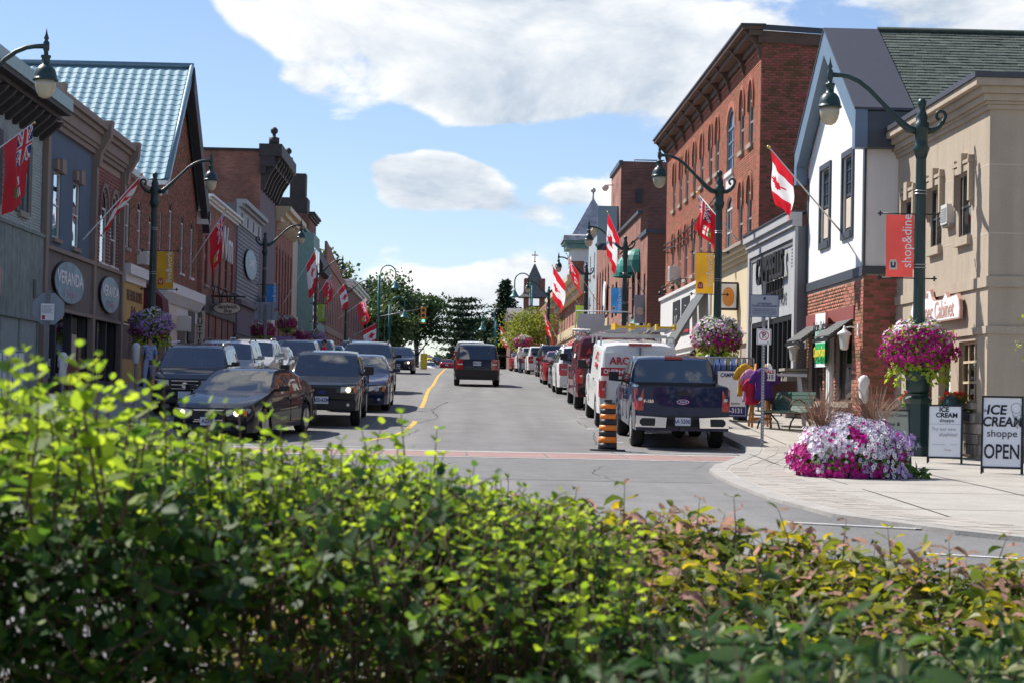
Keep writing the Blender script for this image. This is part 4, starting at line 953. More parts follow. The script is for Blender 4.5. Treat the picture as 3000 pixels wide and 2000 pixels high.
put_sign_board('lane_sign', 'small white private lane notice on the brown boarded flank', Fr((9.2,97,0),(1,0,0),(0,-1,0)), .45, 1.7, 2.35, 3.2, .02, 'sign_white', 'PRIVATE LANE\nNOT A PUBLIC\nTHOROUGHFARE', .19, 'sign_navy', right=(1,0,0))
put_sign_board('fascia_sign', 'dark green lettered fascia sign past the lane', F, 1.8, 7.6, 3.45, 4.3, .12, 'teal_paint', 'BOOK STORE', .8, 'sign_white')
t = put_sign_board('projecting_sign', 'pale blue picture sign hanging over the lane corner', Fr((8.4, 98, 0),(1,0,0),(0,-1,0)), 0.3, .85, 3.9, 5.3, 0, 'sign_greyblue')
mb = MB(); mb.lathe([(.2,-.01),(.2,.0)], (8.97, 97.94, 4.5), 16, ax='Y'); mb.build('emblem', 'sign_cream', t)
fold_awning(F, 1.0, 11, 3.2, 2.3, 1.6, la, 'awning_green')
tb = thingw('tall_brick_building', 'tall dark brick tower house with an open casement on the right', 'building', (13, 118, zr(118)))
F = rside(9.2, 114); tw2 = [(1.2,2.6,8.8,11.4,0), (4.0,5.4,8.8,11.4,0), (1.2,2.6,5,7,0), (4,5.4,5,7,0)]
front(F, 7.2, 0, 13.9, tw2, tb, 'brick_far_pink'); shell(F, 7.2, 0, 13.9, 13, tb, 'brick_far_dark')
for h in tw2: window(F, *h[:4], tb, 'dark_trim', depth=.08)
mb = MB(); mb.fbox(F, -.05, 7.25, 13.7, 13.95, -.1, .12); mb.build('coping', 'dark_trim', tb)
mb = MB(); a = F.p(1.2, 8.8, .02); mb.prism([a, a+Vector((-1.2,0,0)), a+Vector((-1.2,0,2.6)), a+Vector((0,0,2.6))], (0,.04,0)); mb.build('open_casement', 'glass_sky', tb)
mb = MB(); mb.tube([F.p(5,13.9,-3), F.p(5,14.6,-3), F.p(5,14.6,-1.2), F.p(5,13.9,-1.2)], .04, 5); mb.build('roof_rail', 'black_metal', tb)
mb = MB(); mb.tube([F.p(5.5,13.1,0), F.p(5.5,13.1,.45)], .04, 6); mb.lathe([(.05,.2),(.2,.1),(.22,-.05),(.1,-.22)], F.p(5.5,12.95,.5), 10); mb.build('security_camera', 'white_paint', tb)
for i, u in enumerate((2.4, 5.2)):
    mb = MB(); nf = Fr((9.2,114,0),(1,0,0),(0,-1,0)); mb.fbox(nf, .9+i*2.2, 1.2+i*2.2, 11.5, 12.3, 0, .2); mb.build('vent', 'charcoal', tb)
def gen(name, label, side, y0, y1, X, ztop, wm, rows, cor=None, shop='white_paint', shm=None, depth=14, flank=None, arch=.0, fm='dark_trim', zs=3.3, panes=3, brk=0, corh=.6, corout=.5, sill='stone_sill', winw=1.0, shop_on=True):
    F = (rside if side == 'R' else lside)(X, y0); Wd = y1-y0; gz = zr((y0+y1)/2)+KERB
    t = thingw(name, label, 'building', F.p(Wd/2, gz, -depth/2)); hs = []
    for (va, vb, n) in rows:
        for i in range(n):
            c = Wd*(i+.5)/n; hs.append((c-winw/2, c+winw/2, va, vb, arch))
    front(F, Wd, gz-.6, ztop, hs, t, wm); shell(F, Wd, gz-.6, ztop-.02, depth, t, flank or wm)
    for h in hs: window(F, *h[:4], t, fm, depth=.08, rise=h[4], sill=sill)
    if cor: cornice(F, 0, Wd, ztop+.12, t, cor, h=corh, out=corout, brackets=brk, ends=False)
    if shop_on: shopfront(F, .15, Wd-.15, min(zr(y0), zr(y1))+KERB-.1, gz+zs, t, shop, panes=panes, header=.8, hm=shm or shop)
    return t, F
t, F = gen('brick_shop', 'red brick shop with an oval wall clock past the tall tower house', 'R', 121.2, 133, 9.2, 10.4, 'brick_far', [(5.5,8,5)], 'dark_trim', 'cream_paint', arch=.5, corh=.2, corout=.15)
ov = thingw('oval_sign', 'white oval sign on the red brick shop wall', 'sign', F.p(2, 6.4, .1)); mb = MB()
mb.prism([F.p(2+.95*math.cos(a), 6.5+.95*math.sin(a), .12) for a in np.linspace(0, 2*math.pi, 25)[:-1]], F.w*.08); mb.build('face', 'sign_white', ov); mb = MB(); mb.tube([F.p(2,5.5,.1), F.p(2,5.1,.3), F.p(2,5.0,0)], .05, 5); mb.build('bracket', 'black_metal', ov)
fold_awning(F, .5, 5.5, 4.6, 3.6, 1.4, t, 'awning_maroon'); fold_awning(F, 6, 11.5, 4.5, 3.5, 1.4, t, 'awning_tan')
t, F = gen('sided_house', 'narrow grey-blue boarded house before the clock tower', 'R', 133.2, 141.5, 9.2, 11.6, 'siding_blue', [(5.5,7.3,2), (8.6,10.2,2)], 'cream_paint', 'awning_red', corh=.35, corout=.3, fm='white_paint')
fold_awning(F, .3, 8, 4.9, 3.9, 1.3, t, 'awning_red')
t, F = gen('town_hall', 'red brick hall with heavy cream cornice on the right near the crest', 'R', 141.7, 176, 8.9, 8.9, 'brick_far_pink', [(5.2,7.2,9)], 'cream_paint', 'cream_paint', arch=.4, corh=1.3, corout=1.2, panes=9, fm='cream_paint')
fold_awning(F, 2, 14, 4.6, 3.7, 1.5, t, 'awning_tan'); fold_awning(F, 16, 24, 5.0, 4.2, 1.3, t, 'awning_tan')
# clock tower
ct = thingw('clock_tower', 'clock tower with worn pyramid roof and ball finial', 'tower', (10.6, 161, zr(161))); F = Fr((8.95, 158.5, 0), (1,0,0), (0,-1,0))
mb = MB(); mb.box(8.95, 12.45, 158.5, 162, 2, 9.2); mb.build('shaft', 'brick_far', ct)
mb = MB(); mb.box(8.85, 12.55, 158.4, 162.1, 9.202, 9.5); mb.box(8.9, 12.5, 158.45, 162.05, 11.2, 12.2); mb.build('stone_band', 'white_paint', ct)
mb = MB(); mb.box(8.95, 12.45, 158.5, 162, 9.502, 11.198); mb.build('upper_shaft', 'brick_far', ct)
mb = MB(); mb.fbox(F, 1.0, 2.5, 9.51, 11.19, 0, .06); mb.build('clock_panel', 'white_paint', ct)
for FF in (F, Fr((8.95, 162, 0), (0,-1,0), (-1,0,0))):
    mb = MB(); c = FF.p(1.75, 10.7, .1); k = FF.u
    mb.prism([c+k*(.8*math.cos(a))+Vector((0,0,.8*math.sin(a))) for a in np.linspace(0, 2*math.pi, 25)[:-1]], FF.w*.05); cf = mb.build('clock_face', 'sign_white', ct)
    mb = MB()
    for i in range(12):
        a = math.pi*i/6; p = c+FF.w*.055; mb.prism([p+k*(r*math.cos(a)+s*math.sin(a)*.05)+Vector((0,0,r*math.sin(a)-s*math.cos(a)*.05)) for r, s in ((.58,1),(.74,1),(.74,-1),(.58,-1))], FF.w*.01)
    for a, r in ((2.2,.62), (.9,.42)): p = c+FF.w*.068; mb.prism([p+k*(q*math.cos(a)+s*math.sin(a)*.035)+Vector((0,0,q*math.sin(a)-s*math.cos(a)*.035)) for q, s in ((0,1),(r,1),(r,-1),(0,-1))], FF.w*.01)
    mb.build('hands', 'sign_black', cf)
mb = MB(); mb.box(8.5, 12.9, 158.05, 162.45, 12.202, 12.6); mb.box(8.3, 13.1, 157.85, 162.65, 12.602, 12.8); mb.build('eaves', 'teal_paint', ct)
mb = MB(); c = (10.7, 160.25); e = 2.5
ring = lambda h, z: [(c[0]-h, c[1]-h, z), (c[0]+h, c[1]-h, z), (c[0]+h, c[1]+h, z), (c[0]-h, c[1]+h, z)]
V = ring(2.5,12.802)+ring(2.45,13.2)+ring(1.75,13.35)+ring(.06,16.4); mb.add(V, [(a+i, a+(i+1)%4, a+4+(i+1)%4, a+4+i) for a in (0,4,8) for i in range(4)]+[(12,13,14,15)]); mb.build('roof', 'tin_worn', ct)
mb = MB(); mb.tube([(*c,16.3),(*c,16.9)], .07, 8); mb.lathe([(0,-.22),(.16,-.15),(.22,0),(.16,.15),(0,.22)], (*c,17.1), 12); mb.build('finial', 'steel', ct)
t, F = gen('brick_house', 'plain brick house end with a white-hooded arched window near the crest', 'R', 186, 214, 8.2, 9.2, 'brick_far_pink', [(5.5,7.5,5)], None, shop_on=False)
Fg = Fr((8.2,186,0),(1,0,0),(0,-1,0)); w = window(Fr((8.2,185.8,0),(1,0,0),(0,-1,0)), 1.55, 2.75, 3.9, 6.6, t, 'white_paint', depth=.1, rows=3, cols=2)
mb = MB(); mb.prism([Fg.p(2.15+.9*math.cos(a), 6.65+.75*math.sin(a), .02) for a in np.linspace(0, math.pi, 12)], Fg.w*.25); mb.build('window_hood', 'sign_greyblue', w)
# church behind
ch = thingw('church', 'brick church with bell cote and cross above the crest', 'church', (9.5, 262, 6))
mb = MB(); mb.box(6.6, 15, 250, 280, 3, 10.3); mb.build('wall', 'brick_far_dark', ch)
mb = MB(); mb.prism([(6.4,249.6,10.3),(15.4,249.6,10.3),(15.4,265,11.9),(6.4,265,11.9)], (0,0,.3)); mb.prism([(6.4,280.4,10.3),(15.4,280.4,10.3),(15.4,265,11.9),(6.4,265,11.9)], (0,0,.3)); mb.build('roof', 'shingle_grey', ch)
for i, x in enumerate((7.4, 9.6, 11.8)):
    f_ = Fr((x,249.95,0),(1,0,0),(0,-1,0)); window(f_, 0, 1.1, 5.2, 7.6, ch, 'white_paint', depth=-.02, rise=.5, name='window')
mb = MB(); X0 = 9.9
for dx in (-1.05, 1.05):
    for dy in (-1.05, 1.05): mb.box(X0+dx-.32, X0+dx+.32, 262+dy-.32, 262+dy+.32, 11.4, 16.0)
mb.box(X0-1.2, X0+1.2, 260.9, 263.1, 10.5, 12.4); mb.build('bell_cote', 'brick_far', ch)
mb = MB(); V = []
for h, z in ((2.1,13.5),(1.6,13.9),(1.25,14.6),(1.1,15.6),(.08,18.0)): V += [(X0-h,262-h,z),(X0+h,262-h,z),(X0+h,262+h,z),(X0-h,262+h,z)]
mb.add(V, [(a+i, a+(i+1)%4, a+4+(i+1)%4, a+4+i) for a in range(0,16,4) for i in range(4)]+[(0,3,2,1)]); mb.build('spire', 'shingle_grey', ch)
mb = MB(); mb.lathe([(0,-.15),(.15,0),(0,.15)], (X0,262,18.3), 8); mb.box(X0-.05,X0+.05,261.95,262.05,18.4,19.7); mb.box(X0-.42,X0+.42,261.96,262.04,19.1,19.22); mb.build('cross', 'brown_cornice', ch)
# ------------------------------------------------------------------ left side
XL = -11.5
def lu(px): return 11.5*FPX/(1340-px)
# pale green painted brick building
y0, y1 = 43.0, 54.4; F = lside(XL, y0); Wd = y1-y0; gz = zr(50)+KERB
pg = thingw('painted_brick_building', 'pale green painted brick shop with dark bracketed cornice at the left edge', 'building', (XL-5, 50, gz))
hs = [(8.6,9.5,4.65,6.4,0), (5.2,6.1,4.65,6.4,0), (2,2.9,4.65,6.4,0)]
front(F, Wd, gz-.5, 7.5, hs, pg, 'mortar_pale'); shell(F, Wd, gz-.5, 7.5, 12, pg, 'mortar_pale')
bricks(F, 4.5, Wd, 4.2, 6.95, [(h[0],h[1],h[2],h[3],0) for h in hs], pg, 'brick_pale', limit=200, proud=.01)
for h in hs:
    w = window(F, *h[:4], pg, 'teal_paint', depth=.08, sill='stone_sill', sill_h=.16)
    for u in (h[0]-.42, h[1]+.04):
        s = MB(); s.fbox(F, u, u+.38, h[2]-.05, h[3]+.05, 0, .06); s.build('shutter', 'louvre', w)
cornice(F, 0, Wd, 7.62, pg, 'dark_cornice', h=.35, out=.75, steps=3, brackets=14, bm='dark_cornice', ends=False)
mb = MB(); mb.fbox(F, 0, Wd+.05, 7.625, 7.95, -.1, .8); mb.build('coping', 'teal_cornice', pg)
mb = MB(); mb.fbox(F, 0, Wd, 2.0, 4.15, -.02, .1); mb.fbox(F, 0, Wd, 4.152, 4.25, -.02, .15); mb.build('fascia', 'stucco_green', pg)
shopfront(F, .1, Wd-.1, gz-.2, 2.0, pg, 'stucco_green', panes=5, header=.15, gm='glass_dark')
mb = MB(); mb.fbox(F, 10.2, 10.5, 2.45, 2.95, .1, .13); mb.build('vent', 'louvre', pg)
ps = put_sign_board('hanging_sign', 'magenta sign edge at the far left of the picture', Fr((-11.25, 47.0, 0),(1,0,0),(0,-1,0)), -.3, .42, 2.2, 2.9, 0, 'sign_pink')
# Veranda shops
y0, y1 = 54.45, 67.2; F = lside(XL, y0); Wd = y1-y0; gz = zr(59)+KERB; D = 61.9-y0
vb = thingw('two_bay_shop', 'taupe two-bay shop with blue and red upper walls and two oval signs', 'building', (XL-5, 60, gz))
hb = [(56.0-y0, 57.0-y0, 4.3, 6.2, 0), (58.85-y0, 59.85-y0, 4.25, 6.2, 0)]; hr = [(63.3-y0, 64.5-y0, 4.1, 5.9, .6), (65.2-y0, 66.4-y0, 4.1, 5.9, .6)]
mb = MB(); wall(mb, F, 0, D, 3.9, 7.5, hb, depth=.25); mb.build('blue_wall', 'stucco_blue', vb)
mb = MB(); wall(mb, F, D, Wd, 3.9, 7.5, hr, depth=.25); mb.build('red_wall', 'mortar', vb)
bricks(F, D+.12, Wd-.15, 3.95, 7.2, hr, vb, 'brick_maroon', bh=.085, gap=.03, bl=.3, limit=300)
shell(F, Wd, gz-.5, 7.6, 12, vb, 'stucco_taupe')
for h in hb:
    w = window(F, *h[:4], vb, 'white_paint', depth=.08, sill='trim_taupe')
    k = MB(); k.fbox(F, (h[0]+h[1])/2-.28, (h[0]+h[1])/2+.28, h[3]-.05, h[3]+.35, .0, .2); k.fbox(F, h[0]-.15, h[1]+.15, h[3]+.02, h[3]+.3, 0, .13); k.build('keystone', 'trim_taupe', w)
for h in hr:
    w = window(F, *h[:4], vb, 'white_paint', depth=.08, rise=h[4], sill='white_paint', sill_h=.05); arch_hood(F, *h[:2], h[3], h[4], w, 'trim_taupe', th=.14, proud=.06, drop=.3)
for a, b in ((0,.38), (D-.18,D+.18), (Wd-.35,Wd)): mb = MB(); mb.fbox(F, a, b, gz-.5, 7.4, -.02, .16); mb.build('pilaster', 'trim_taupe', vb)
for k, (a, b) in enumerate(((.0, D+.0), (D, Wd))):
    m_ = MB()
    for i, (z0, z1, o) in enumerate(((7.35,7.5,.12),(7.502,7.62,.2),(7.622,7.95,.26),(7.952,8.1,.36),(8.102,8.3,.48))): m_.fbox(F, a+.003*k, b, z0, z1, -.1, o)
    m_.build('cornice', 'trim_taupe', vb)
for u in (0, D, Wd):
    m_ = MB(); m_.prism([F.p(u-.2,7.0,.0), F.p(u-.2,7.0,.22), F.p(u-.2,7.4,.28), F.p(u-.2,7.9,.55), F.p(u-.2,8.42,.6), F.p(u-.2,8.42,0)], F.u*.4); m_.build('bracket', 'trim_taupe', vb)
mb = MB(); mb.fbox(F, .38, D-.18, 2.35, 3.9, -.02, .07); mb.fbox(F, D+.18, Wd-.35, 2.35, 3.9, -.02, .07); mb.build('sign_panel', 'stucco_taupe', vb)
mb = MB(); mb.fbox(F, .38, D-.18, 3.902, 4.02, -.02, .17); mb.fbox(F, D+.18, Wd-.35, 3.902, 4.02, -.02, .17); mb.fbox(F, .38, D-.18, 2.25, 2.348, -.02, .14); mb.fbox(F, D+.18, Wd-.35, 2.25, 2.348, -.02, .14); mb.build('moulding', 'trim_taupe', vb)
for i, (a, b, n) in enumerate(((.4, D-.2, 3), (D+.2, Wd-.37, 3))):
    mb = MB(); mb.fbox(F, a, b, gz-.3, gz+.35, -.25, -.05)
    for k in range(n+1): u = a+(b-a)*k/n; mb.fbox(F, max(a,u-.09), min(b,u+.09), gz+.35, 2.25, -.25, -.06)
    s_ = mb.build('shopfront', 'charcoal', vb)
    for k in range(n):
        g = MB(); g.fbox(F, a+(b-a)*k/n+.09, a+(b-a)*(k+1)/n-.09, gz+.35, 2.24, -.2, -.18); g.build('pane', 'glass_dark', s_)
    if i == 0:
        put_text("VERANDA'S", .36, 'sign_white', F.p(a+1.9, .78, -.165), (0,1,0), (0,0,1), s_, sx=.9)
        put_text('FINEST OUTLET SHOPPING', .34, 'sign_white', F.p(a+2.3, .38, -.165), (0,1,0), (0,0,1), s_, sx=.9)
        g = MB(); g.fbox(F, b-2.1, b-.9, .75, 1.7, -.17, -.165); g.build('poster', 'sign_cream', s_)
def oval_sign(F, u, v, ru, rv, label, txt, txt2, right, out=.1):
    t = thingw('oval_sign', label, 'sign', F.p(u, v-rv, out)); an = np.linspace(0, 2*math.pi, 37)[:-1]
    mb = MB(); mb.prism([F.p(u+ru*math.cos(a), v+rv*math.sin(a), out) for a in an], F.w*.06); mb.build('board', 'sign_black', t)
    mb = MB(); mb.prism([F.p(u+ru*.96*math.cos(a), v+rv*.96*math.sin(a), out+.061) for a in an], F.w*.008); mb.build('face', 'oval_blue', t)
    put_text(txt, rv*.85, 'sign_white', F.p(u, v+rv*.15, out+.08), right, (0,0,1), t, sx=ru/rv*.43, bold=.015)
    if txt2: put_text(txt2, rv*.6, 'ink_pink', F.p(u, v-rv*.5, out+.08), right, (0,0,1), t, sx=ru/rv*.55, shear=.3)
    return t
oval_sign(F, 57.9-y0, 3.12, 2.25, .62, 'large blue oval shop sign on the left taupe bay', 'VERANDA', 'Outlet', (0,1,0)); oval_sign(F, 64.6-y0, 3.12, 1.75, .6, 'smaller blue oval shop sign on the right taupe bay', 'VERANDA', 'Outlet', (0,1,0))
# pasta shop with brick upper floor
y0, y1 = 67.25, 74.9; F = lside(XL, y0); Wd = y1-y0; gz = zr(71)+KERB
pb = thingw('brick_shop', 'two-storey old brick shop with ochre signboard', 'building', (XL-5, 71, gz))
hp = [(.75,1.6,4.95,6.5,.3), (3.3,4.1,5.0,6.5,.3), (5.9,6.6,4.75,6.3,.3)]
mb = MB(); wall(mb, F, 0, Wd, gz-.5, 7.5, hp); mb.build('facade', 'mortar_dark', pb); shell(F, Wd, gz-.5, 7.5, 12, pb, 'brick_far_dark'); bricks(F, 0, Wd, 4.3, 7.45, hp, pb, 'brick_old', limit=300)
for h in hp: window(F, *h[:4], pb, 'white_paint', depth=.08, rise=h[4], sill='stone_sill')
mb = MB(); mb.prism([F.p(-.05,7.75,-.2), F.p(Wd,7.55,-.2), F.p(Wd,7.4,-.2), F.p(-.05,7.5,-.2)], F.w*.4); mb.build('coping', 'white_paint', pb)
mb = MB(); mb.fbox(F, .1, 4.4, 4.0, 4.35, -.02, .35); mb.fbox(F, .1, 4.4, 3.75, 3.998, -.02, .2); mb.build('cornice', 'white_paint', pb)
mb = MB(); mb.fbox(F, .1, 4.4, 2.4, 3.748, -.02, .12); mb.fbox(F, .1, 4.4, gz-.3, gz+.75, -.02, .1); mb.fbox(F, .1,.3, gz+.75, 2.4, -.02,.1); mb.fbox(F, 4.2,4.4, gz+.75, 2.4, -.02,.1); mb.build('sign_panel', 'stucco_ochre', pb)
put_text('THE PASTA SHOPPE', .52, 'sign_brown', F.p(2.3, 3.3, .135), (0,1,0), (0,0,1), pb, bold=.02, sx=.72); put_text('Gorilla', .42, 'sign_brown', F.p(2.1, 2.8, .135), (0,1,0), (0,0,1), pb, bold=.015, shear=.2, sx=.8)
mb = MB(); mb.fbox(F, .35, 4.15, gz+.8, 2.35, -.1, -.06); so_ = mb.build('pane', 'glass_dark', pb); mb = MB(); mb.fbox(F, 2.3, 2.4, gz+.8, 2.35, -.06, 0); mb.fbox(F, .3, .4, gz+.8, 2.35, -.06, .02); mb.fbox(F, .4, 4.15, 2.3, 2.36, -.06, .02); mb.build('window_frame', 'white_paint', pb)
mb = MB(); mb.prism([F.p(4.6,4.1,0), F.p(4.6,3.4,.75), F.p(4.6,2.4,.85), F.p(4.6,2.3,0)], F.u*1.5); mb.build('awning', 'awning_maroon', pb)
mb = MB(); mb.fbox(F, 4.45, Wd, 3.6, 4.25, -.02, .1); mb.fbox(F, 4.45, Wd, gz-.3, 3.598, -.3, -.05); mb.build('entry', 'charcoal', pb)
ac_unit(F, 3.7, 4.55, 'white air conditioner on the old brick shop beside the lamp', .6, .5, .35)
# blue tile-roofed gable building
GY0, GYA, GY1 = 75.2, 80.9, 86.6; F = lside(XL, 74.95); Wd = 86.7-74.95; gz = zr(80)+KERB; GE, GA = 8.1, 13.1
gb = thingw('gable_building', 'dark brick gable building with blue metal tile roof', 'building', (XL-5, 81, gz))
hg = [(.9,1.3,5.4,6.9,0), (3.2,4.0,5.2,7.2,.35), (6.6,7.4,4.9,7.0,.35), (9.5,10.3,4.9,7.0,.35)]
mb = MB(); wall(mb, F, 0, Wd, gz-.5, GE, hg); mb.add([F.p(0,GE), F.p(Wd,GE), F.p(GYA-74.95,GA)], [(0,1,2)]); mb.build('facade', 'mortar_dark', gb)
gtop = lambda v: (0, Wd) if v < GE else ((GYA-74.95)*(v-GE)/(GA-GE), Wd-(Wd-(GYA-74.95))*(v-GE)/(GA-GE))
bricks(F, 0, Wd, 4.2, GA-.3, hg, gb, 'brick_old', limit=300, top=gtop)
for h in hg[1:]: window(F, *h[:4], gb, 'white_paint', depth=.08, rise=h[4], sill='white_paint', sill_h=.08)
window(F, *hg[0][:4], gb, 'white_paint', depth=.08, sill='white_paint')
mb = MB(); P = [(XL, 74.95), (XL, 86.7), (XL-14, 86.7), (XL-14, 74.95)]
mb.add([(XL,74.96,gz),(XL-14,74.96,gz),(XL-14,74.96,GE),(XL,74.96,GE),(XL,86.69,gz),(XL-14,86.69,gz),(XL-14,86.69,GE),(XL,86.69,GE)], [(0,1,2,3),(7,6,5,4),(1,5,6,2)]); mb.build('wall', 'brick_far_dark', gb)
XG = -11.1; od = Vector((0, GYA-GY0, GA-GE)); SLg = od.length; od.normalize(); on = Vector((0, -od.z, od.y))
mb = MB(); mb.add([(XG,GY0-.3,GE-.1),(XG-14,GY0-.3,GE-.1),(XG-14,GYA,GA+.15),(XG,GYA,GA+.15)], [(0,1,2,3)]); mb.add([(XG,GY1+.3,GE-.1),(XG-14,GY1+.3,GE-.1),(XG-14,GYA,GA+.15),(XG,GYA,GA+.15)], [(3,2,1,0)]); mb.build('roof_deck', 'metal_roof', gb)
mb = MB(); mb.prism([(XG+.0,GY0-.35,GE-.15),(XG,GYA,GA+.2),(XG,GYA,GA-.35),(XG,GY0-.35,GE-.65)], (-.06,0,0)); mb.build('bargeboard', 'roof_cap', gb)
mb = MB(); mb.prism([(XG+.1,GY1+.35,GE-.15),(XG+.1,GYA,GA+.2),(XG+.1,GYA,GA-.8),(XG+.1,GY1+.35,GE-1.1)], (-.3,0,0)); mb.build('bargeboard', 'charcoal', gb)
mb = MB(); mb.tube([(XG+.05,GYA,GA+.24),(XG-14,GYA,GA+.24)], .13, 8); mb.build('ridge_cap', 'roof_cap', gb)
mb = MB(); mb.box(XG-14, XG, GY0-.5, GY0-.28, GE-.28, GE-.12); mb.build('eave_board', 'white_paint', gb)
mb = MB(); mb.box(XL-.02, XL+.5, GY1-.3, GY1+.5, GE-.75, GE-.2); mb.build('eave_return', 'white_paint', gb)
mb = MB(); mb.tube([(XG-.02,GY0-.36,GE-.02),(XG-.02,GYA,GA+.28)], .09, 8); mb.build('rake_cap', 'roof_cap', gb)
def tiles():
    tw_, tl = .37, .365; nx = int(13/tw_); ny = int((SLg+.35)/tl); seg = 8; V = []; Fc = []
    for r in (0, 1):
        for i in range(seg+1):
            u = tw_*i/seg; h = .022*math.cos(2*math.pi*i/seg)+.022
            V.append((u, r*tl*1.04, h+(.014 if r == 0 else 0)))
    for i in range(seg+1): u = tw_*i/seg; h = .022*math.cos(2*math.pi*i/seg)+.022; V.append((u, .0, h-.01))
    V += [(x, y-.001, z) for x, y, z in V[:seg+1]]
    Fc = [(i, i+1, seg+2+i, seg+1+i) for i in range(seg)] + [(2*seg+2+i, 2*seg+3+i, 3*seg+4+i, 3*seg+3+i) for i in range(seg)]
    me = bpy.data.meshes.new('tile'); me.from_pydata(V, [], Fc); me.materials.append(M('metal_roof')); me.polygons.foreach_set('use_smooth', [True]*len(Fc)); me.update()
    base = Vector((XG-.12, GY0-.38, GE-.08)); cnt = 0; RV = []; RF = []; VA = np.array(V)
    for r in range(ny-1, -1, -1):
        for c in range(nx):
            o = base - Vector((c*tw_+tw_,0,0)) + od*(r*tl) + on*.01
            mw = Matrix(((1,0,0,o.x),(0,od.y,on.y,o.y),(0,od.z,on.z,o.z),(0,0,0,1)))
            if c < 15 and cnt < 300:
                ob = bpy.data.objects.new('tile', me); COL.objects.link(ob); ob.parent = gb; ob.matrix_parent_inverse = Matrix.Translation(-WB[gb.name]); ob.matrix_basis = mw; cnt += 1
            else:
                A = np.array(mw); n = len(RV)*len(V); RV.append(VA @ A[:3,:3].T + A[:3,3]); RF.append(np.array(Fc)+n)
    link(np_mesh('tiles', np.concatenate(RV), np.concatenate(RF), 'metal_roof', smooth=True), 'tiles', gb, kind='stuff')
DEFER.append(tiles)
mb = MB(); mb.fbox(F, .2, Wd-.2, 3.85, 4.25, -.02, .45); mb.prism([F.p(.2,3.85,.42), F.p(.2,3.5,.2), F.p(.2,3.5,0), F.p(.2,3.85,0)], F.u*(Wd-.4)); mb.build('cornice', 'white_paint', gb)
shopfront(F, .2, Wd-.2, gz-.3, 3.5, gb, 'white_paint', panes=4, header=.5, door=1)
mb = MB(); mb.fbox(F, 8.7, 10.6, 2.2, 3.45, .11, .14); mb.build('poster', 'charcoal', gb)
mb = MB(); mb.fbox(F, 3.0, 5.2, gz, 3.4, .11, .13); mb.build('panel', 'sign_cream', gb); ac_unit(F, 5.6, 2.5, 'grey air conditioner box over the white shopfront door', .8, .6, .6)
vs_ = put_sign_board('vertical_sign', 'tall narrow cream sign with stacked black letters', Fr((XL-.02, 86.95, 0), (1,0,0), (0,-1,0)), .0, .4, .1, 3.6, 0, 'sign_cream')
for i, c in enumerate('BUTTER TART'):
    if c != ' ': put_text(c, .34, 'sign_black', Vector((XL+.18, 86.89, 3.4-.3*i)), (1,0,0), (0,0,1), vs_, bold=.015)
# maroon-fronted brick shop with hanging oval sign
t, F = gen('brick_shop', 'two-storey brick shop with purple-brown front and hanging oval sign', 'L', 88.6, 101.4, XL, 8.8, 'brick_far', [(4.9,7.2,5)], 'white_paint', 'awning_maroon', shm='charcoal', corh=.35, corout=.4, fm='brick_maroon', panes=5)
put_text('Wm', 2.4, 'white_paint', F.p(8.5, 7.2, .06), (0,1,0), (0,0,1), t, bold=.0, ext=.04, sx=1.2)
mb = MB(); mb.box(XL-1.5, XL+.02, 87.0, 88.6, zr(88), 3.8); mb.build('side_bay', 'awning_maroon', t); mb = MB(); mb.box(XL-1.4, XL-.3, 87.2, 88.55, 3.8, 8.0); mb.build('recess', 'sign_greyblue', t)
for k in range(3):
    mb = MB(); c = F.p(3+k*3.2, 4.1, .3); mb.tube([c+Vector((0,1.3*math.cos(a),.9*math.sin(a))) for a in np.linspace(0,math.pi,12)], .035, 5); mb.tube([c+Vector((0,-1.5,0)), c+Vector((0,1.5,0))], .03, 5); mb.build('ironwork', 'black_metal', t)
hsn = thingw('hanging_sign', 'cream oval sandwich shop sign hanging from an iron bar', 'sign', (XL+.7, 92, 3.6))
mb = MB(); c = Vector((XL+.75, 92.0, 3.95)); an = np.linspace(0, 2*math.pi, 37)[:-1]
mb.prism([c+Vector((.66*math.cos(a),0,.29*math.sin(a))) for a in an], (0,.06,0)); mb.build('rim', 'sign_black', hsn)
mb = MB(); mb.prism([c+Vector((.62*math.cos(a),-.006,.26*math.sin(a))) for a in an], (0,.01,0)); mb.build('face', 'sign_cream', hsn)
mb = MB(); mb.tube([Vector((XL,92,4.5)), Vector((XL+1.6,92,4.5))], .045, 6); mb.tube([Vector((XL,92,5.0)), Vector((XL+1.3,92,4.53))], .02, 5)
for dx in (.4,1.1): mb.tube([Vector((XL+dx,92,4.5)), Vector((XL+dx,92,4.15))], .02, 5)
mb.build('bar', 'black_metal', hsn)
put_text('Sandwich', .27, 'sign_black', c+Vector((0,-.014,.07)), (1,0,0), (0,0,1), hsn, shear=.25, bold=.015, sx=.85); put_text('Shop', .23, 'sign_black', c+Vector((.02,-.014,-.13)), (1,0,0), (0,0,1), hsn, shear=.25, bold=.015, sx=.85)
